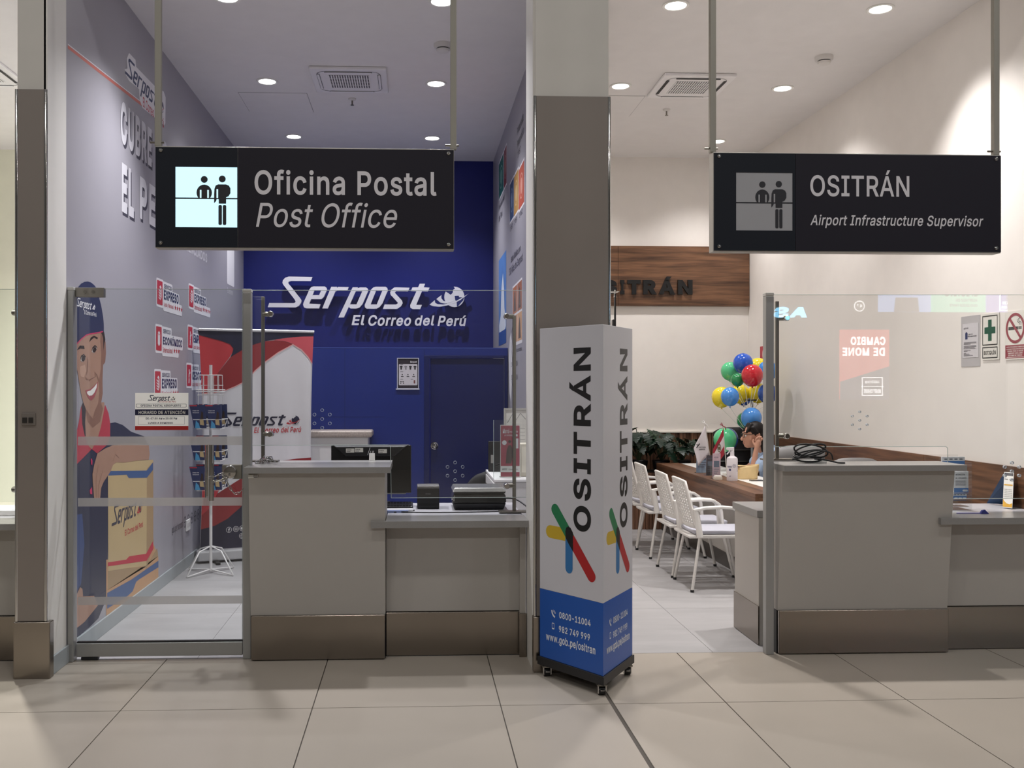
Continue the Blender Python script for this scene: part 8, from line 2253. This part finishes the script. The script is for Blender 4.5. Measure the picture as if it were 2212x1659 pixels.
# shirt: trunk and short sleeves, open collar
g_ = 0.013
sh_pr = [
    ('cap', (3.603, HY - 0.125, 0.957), (3.603, HY + 0.125, 0.957), 0.075 + g_, 0.075 + g_),
    ('cap', (3.612, HY, 0.93), (3.66, HY, 0.60), 0.125 + g_, 0.13 + g_),
    ('cap', (3.68, HY - 0.08, 0.57), (3.68, HY + 0.08, 0.57), 0.13 + g_, 0.13 + g_),
    ('cap', shoulder, shoulder.lerp(elbow, 0.62), 0.058 + g_, 0.056 + g_),
    ('cap', (3.60, HY + 0.17, 0.955), (3.52, HY + 0.20, 0.875), 0.056 + g_, 0.052 + g_),
    ('cap', (3.55, HY - 0.035, 0.995), (3.50, HY - 0.05, 0.965), 0.030, 0.022),
    ('cap', (3.55, HY + 0.035, 0.995), (3.50, HY + 0.05, 0.965), 0.030, 0.022),
]
blend('shirt', sh_pr, 0.006, SHIRT, pe, 5)
tr_pr = [('cap', (3.66, HY - 0.09, 0.545), (3.30, HY - 0.10, 0.53), 0.092, 0.070), ('cap', (3.66, HY + 0.09, 0.545), (3.30, HY + 0.10, 0.53), 0.092, 0.070),
         ('cap', (3.30, HY - 0.10, 0.53), (3.34, HY - 0.10, 0.12), 0.066, 0.052), ('cap', (3.30, HY + 0.10, 0.53), (3.34, HY + 0.10, 0.12), 0.066, 0.052)]
blend('trousers', tr_pr, 0.009, M('trouser_navy', '#242838', 0.7), pe, 4)
for s_ in (-1, 1):
    MB().hexa([(3.17, HY + s_ * 0.105 - 0.042, 0.0), (3.41, HY + s_ * 0.105 - 0.04, 0.0), (3.41, HY + s_ * 0.105 + 0.04, 0.0), (3.17, HY + s_ * 0.105 + 0.042, 0.0), (3.18, HY + s_ * 0.105 - 0.036, 0.05), (3.40, HY + s_ * 0.105 - 0.036, 0.09), (3.40, HY + s_ * 0.105 + 0.036, 0.09), (3.18, HY + s_ * 0.105 + 0.036, 0.05)]).build('shoe', SATINBLK, pe, bevel=0.02, seg=3)
# hair: cap of dark hair swept behind the ear and down the back, fringe over the brow
hp_ = [
    ('ball', hc_ + Vector((0.024, 0, 0.043)), (0.102, 0.084, 0.097)),
    ('ball', hc_ + Vector((0.070, 0, -0.01)), (0.068, 0.082, 0.105)),
    ('cap', hc_ + Vector((0.095, 0, -0.02)), hc_ + Vector((0.115, 0, -0.17)), 0.066, 0.050),
    ('cap', hc_ + Vector((0.075, -0.052, 0.0)), hc_ + Vector((0.085, -0.062, -0.15)), 0.034, 0.024),
    ('cap', hc_ + Vector((0.075, 0.052, 0.0)), hc_ + Vector((0.085, 0.062, -0.15)), 0.034, 0.024),
    ('cap', hc_ + Vector((-0.035, -0.035, 0.100)), hc_ + Vector((-0.086, -0.058, 0.030)), 0.024, 0.012),
    ('cap', hc_ + Vector((-0.035, 0.035, 0.100)), hc_ + Vector((-0.086, 0.052, 0.030)), 0.024, 0.012),
    ('cap', hc_ + Vector((-0.02, -0.066, 0.07)), hc_ + Vector((0.012, -0.080, 0.028)), 0.022, 0.016),
]
blend('hair', hp_, 0.005, HAIRM, pe, 4)
gls = MB()
FRM = M('spectacle_frame', '#241b18', 0.3)
for s_ in (-1, 1):
    c = hc_ + Vector((-0.112, s_ * 0.034, -0.006))
    pts = [c + Vector((0.016 * abs(math.sin(a)) * 0.3, 0.027 * math.cos(a), 0.021 * math.sin(a))) for a in [2 * math.pi * i / 16 for i in range(16)]]
    gls.tube(pts, 0.0026, 6, closed=True)
    gls.tube([c + Vector((0.0, s_ * 0.027, 0.010)), c + Vector((0.03, s_ * 0.042, 0.012)), hc_ + Vector((0.025, s_ * 0.083, 0.014))], 0.0026, 6)
gls.tube([hc_ + Vector((-0.113, -0.008, 0.0)), hc_ + Vector((-0.113, 0.008, 0.0))], 0.0022, 6)
gls.build('glasses', FRM, pe, smooth=60)
for s_ in (-1, 1):
    c = hc_ + Vector((-0.090, s_ * 0.033, -0.006))
    ey = MB().ball(c, (0.012, 0.014, 0.0095), 12, 8).build('eye', M('eye_white', '#d9d2cb', 0.3), pe, smooth=60)
    MB().ball(c + Vector((-0.009, s_ * 0.002, -0.001)), (0.005, 0.006, 0.006), 10, 6).build('iris', M('eye_dark', '#20140f', 0.2), ey, smooth=60)
    MB().tube([hc_ + Vector((-0.104, s_ * 0.014, 0.022)), hc_ + Vector((-0.101, s_ * 0.034, 0.029)), hc_ + Vector((-0.088, s_ * 0.052, 0.024))], 0.0035, 6).build('eyebrow', HAIRM, pe)
LIPM = M('lip_rose', '#8f4a46', 0.4)
MB().ball(hc_ + Vector((-0.0985, 0, -0.0785)), (0.007, 0.020, 0.0045), 12, 6).ball(hc_ + Vector((-0.0960, 0, -0.0875)), (0.007, 0.018, 0.005), 12, 6).build('lips', LIPM, pe, smooth=60)
wcq = thing('work_stool', 'grey swivel stool under the seated woman', 'stool', (3.68, HY, 0))
MB().box(3.50, HY - 0.2, 0.385, 3.90, HY + 0.2, 0.425).build('seat', M('stool_grey', '#3c3b3e', 0.7), wcq, bevel=0.018, seg=3)
MB().tube([(3.70, HY, 0.06), (3.70, HY, 0.385)], 0.028, 12).build('column', DSTEEL, wcq)
for k in range(5):
    a = R(72 * k + 36)
    MB().tube([(3.70, HY, 0.08), (3.70 + 0.25 * math.cos(a), HY + 0.25 * math.sin(a), 0.025)], 0.018, 8).build('leg', BLACK, wcq)

# ------------------------------------------------------------------ sliver of the shop at the left edge
ld = thing('low_counter', 'low counter with stone shelf and steel kick plate in the shop at the left edge', 'counter', (-3.2, 6.2, 0), 'low service desks')
MB().box(-4.2, 5.985, 0.27, -2.27, 6.0, 0.80).build('front_panel', LAMINATE, ld, bevel=0.002)
MB().box(-4.2, 6.005, 0.0, -2.27, 6.6, 0.79).build('desk_carcass', WHITE, ld)
MB().box(-4.2, 5.965, 0.004, -2.27, 6.004, 0.268).build('kick_plate', STEEL, ld, bevel=0.003)
MB().box(-4.2, 5.83, 0.805, -2.266, 6.09, 0.845).build('worktop', STONE, ld, bevel=0.004)
MB().box(-4.2, 6.091, 0.79, -2.27, 6.7, 0.84).build('rear_desk', MATS['white_laminate'], ld, bevel=0.003)
lp = thing('glass_screen', 'glass screen of the shop at the left edge, held by round steel fixings', 'glass screen', (-3.2, 6.2, 0.9), 'counter glass screens')
MB().box(-4.2, 6.195, 0.93, -2.30, 6.205, 2.26).build('pane', GLASS, lp)
MB().box(-4.2, 6.1945, 2.26, -2.30, 6.2055, 2.2625).build('polished_edge', GLEDGE, lp)
for (px_, pz_) in [(-2.476,2.114),(-2.476,1.01)]:
    MB().tube([(px_ - 0.03, 6.18, pz_), (px_ + 0.08, 6.18, pz_)], 0.016, 12).build('side_fixing', DSTEEL, lp, smooth=50)
    MB().lathe([(0, 0), (0.019, 0), (0.019, 0.012), (0, 0.014)], (px_ - 0.02, 6.195, pz_), 14, (0, -1, 0)).build('fixing_disc', DSTEEL, lp, smooth=40)
lpp = thing('paper_stack', 'white papers on the low counter at the left edge', 'paper', (-2.5, 6.3, 0.84))
MB().box(-2.75, 6.22, 0.841, -2.40, 6.50, 0.875).build('lower_sheets', M('paper_white', '#f2f1ee', 0.6), lpp, bevel=0.002)
MB().box(-2.73, 6.24, 0.8755, -2.42, 6.48, 0.878).build('top_sheet', M('paper_cool', '#e3e6e6', 0.6), lpp)

# ------------------------------------------------------------------ exchange shop across the hall, seen only in the glass
FZ = -6.0
ex = thing('exchange_kiosk', 'currency exchange shop front across the hall, mirrored in the supervisor glass', 'kiosk', (9.0, FZ, 0))
hb_ = Frame((0, FZ, 0), (-1, 0, 0), (0, 0, 1))      # faces the offices; a = -x
MB().box(5.5, FZ - 0.3, 0, 13, FZ - 0.02, 5.0).build('shop_front', M('shop_grey', '#6d6862', 0.6), ex)
SRED = glow('screen_red', '#d8564f', 3.9)
SNAV = glow('screen_navy', '#4a5575', 1.8)
SWHT = glow('screen_white', '#ffffff', 8.3)
SGRN = glow('screen_mint', '#79d3b2', 4.2)
SVIO = glow('screen_violet', '#8d86d8', 3.9)
SSKY = glow('screen_sky', '#8fb2ee', 3.9)
AZUL = glow('letters_azure', '#8fd8ff', 10.4)
def scr(name, x0, x1, z0, z1, mat, d=0.0):
    return MB().slab(hb_, -x1, -x0, z0, z1, -0.02 + d, 0.01 + d).build(name, mat, ex)
scr('advert_screen', 8.19, 9.16, 1.40, 2.757, SRED)
art('advert_lower', hb_, [(-9.16, 1.40), (-8.19, 1.40), (-8.19, 1.75), (-9.16, 2.05)], SNAV, ex, 0.012)
text('advert_lettering', 'CAMBIO', hb_, -9.08, -8.40, 2.46, 2.62, SWHT, ex, bold=0.03, off=0.013)
text('advert_lettering', 'DE MONE', hb_, -9.07, -8.24, 2.25, 2.41, SWHT, ex, bold=0.03, off=0.013)
MB().poly(hb_, [rect(-9.03, -8.62, 1.48, 1.84), rect(-9.015, -8.635, 1.495, 1.825)], 0.013).poly(hb_, rect(-9.03, -8.62, 1.655, 1.665), 0.013).build('box_outline', SWHT, ex)
text('box_lettering', 'Global Exchange', hb_, -8.96, -8.68, 1.71, 1.78, SWHT, ex, bold=0.01, off=0.013)
text('box_lettering', 'MONEY CHANGE', hb_, -8.99, -8.66, 1.53, 1.61, SWHT, ex, bold=0.03, off=0.013)
scr('banner_screen', 8.95, 9.98, 3.10, 4.0, SSKY)
scr('banner_screen', 9.99, 11.07, 3.10, 4.0, SGRN)
scr('banner_screen', 11.08, 12.4, 3.10, 4.0, SVIO)
art('photo_case', hb_, [(-9.75, 3.10), (-9.25, 3.10), (-9.28, 3.38), (-9.72, 3.38)], glow('screen_dark', '#5d5560', 1.3), ex, 0.013)
text('banner_lettering', 'EFECTIVO', hb_, -10.9, -10.25, 3.40, 3.52, glow('screen_green_text', '#3c8f78', 2.1), ex, bold=0.04, off=0.013)
text('banner_lettering', 'ACEPTADO EN', hb_, -10.9, -10.48, 3.30, 3.36, MATS['screen_green_text'], ex, bold=0.03, off=0.013)
text('banner_lettering', 'CUALQUIER PARTE', hb_, -10.9, -10.35, 3.20, 3.26, MATS['screen_green_text'], ex, bold=0.03, off=0.013)
text('banner_lettering', 'CAMBIO', hb_, -11.68, -11.40, 3.25, 3.31, SWHT, ex, bold=0.03, off=0.013)
text('banner_lettering', 'DE MONEDA', hb_, -11.70, -11.38, 3.17, 3.23, SWHT, ex, bold=0.03, off=0.013)
MB().poly(hb_, [rect(-11.74, -11.34, 3.13, 3.50), rect(-11.72, -11.36, 3.15, 3.48)], 0.013).build('box_outline', SWHT, ex)
text('shop_letters', 'AS', hb_, -7.54, -6.88, 2.98, 3.19, AZUL, ex, bold=0.05, shear=-0.15, off=0.02)
MB().poly(hb_, [disc(-8.57, 3.21, 0.105, 24), disc(-8.57, 3.21, 0.09, 24)], 0.013).build('round_badge', SWHT, ex)
text('badge_lettering', '€ $', hb_, -8.62, -8.52, 3.18, 3.25, SWHT, ex, bold=0.03, off=0.013)
fw = wall('wall_far', -9, -7.2, 0, 13, -7.0, 6.5, M('far_wall_grey', '#8f8a84', 0.6))
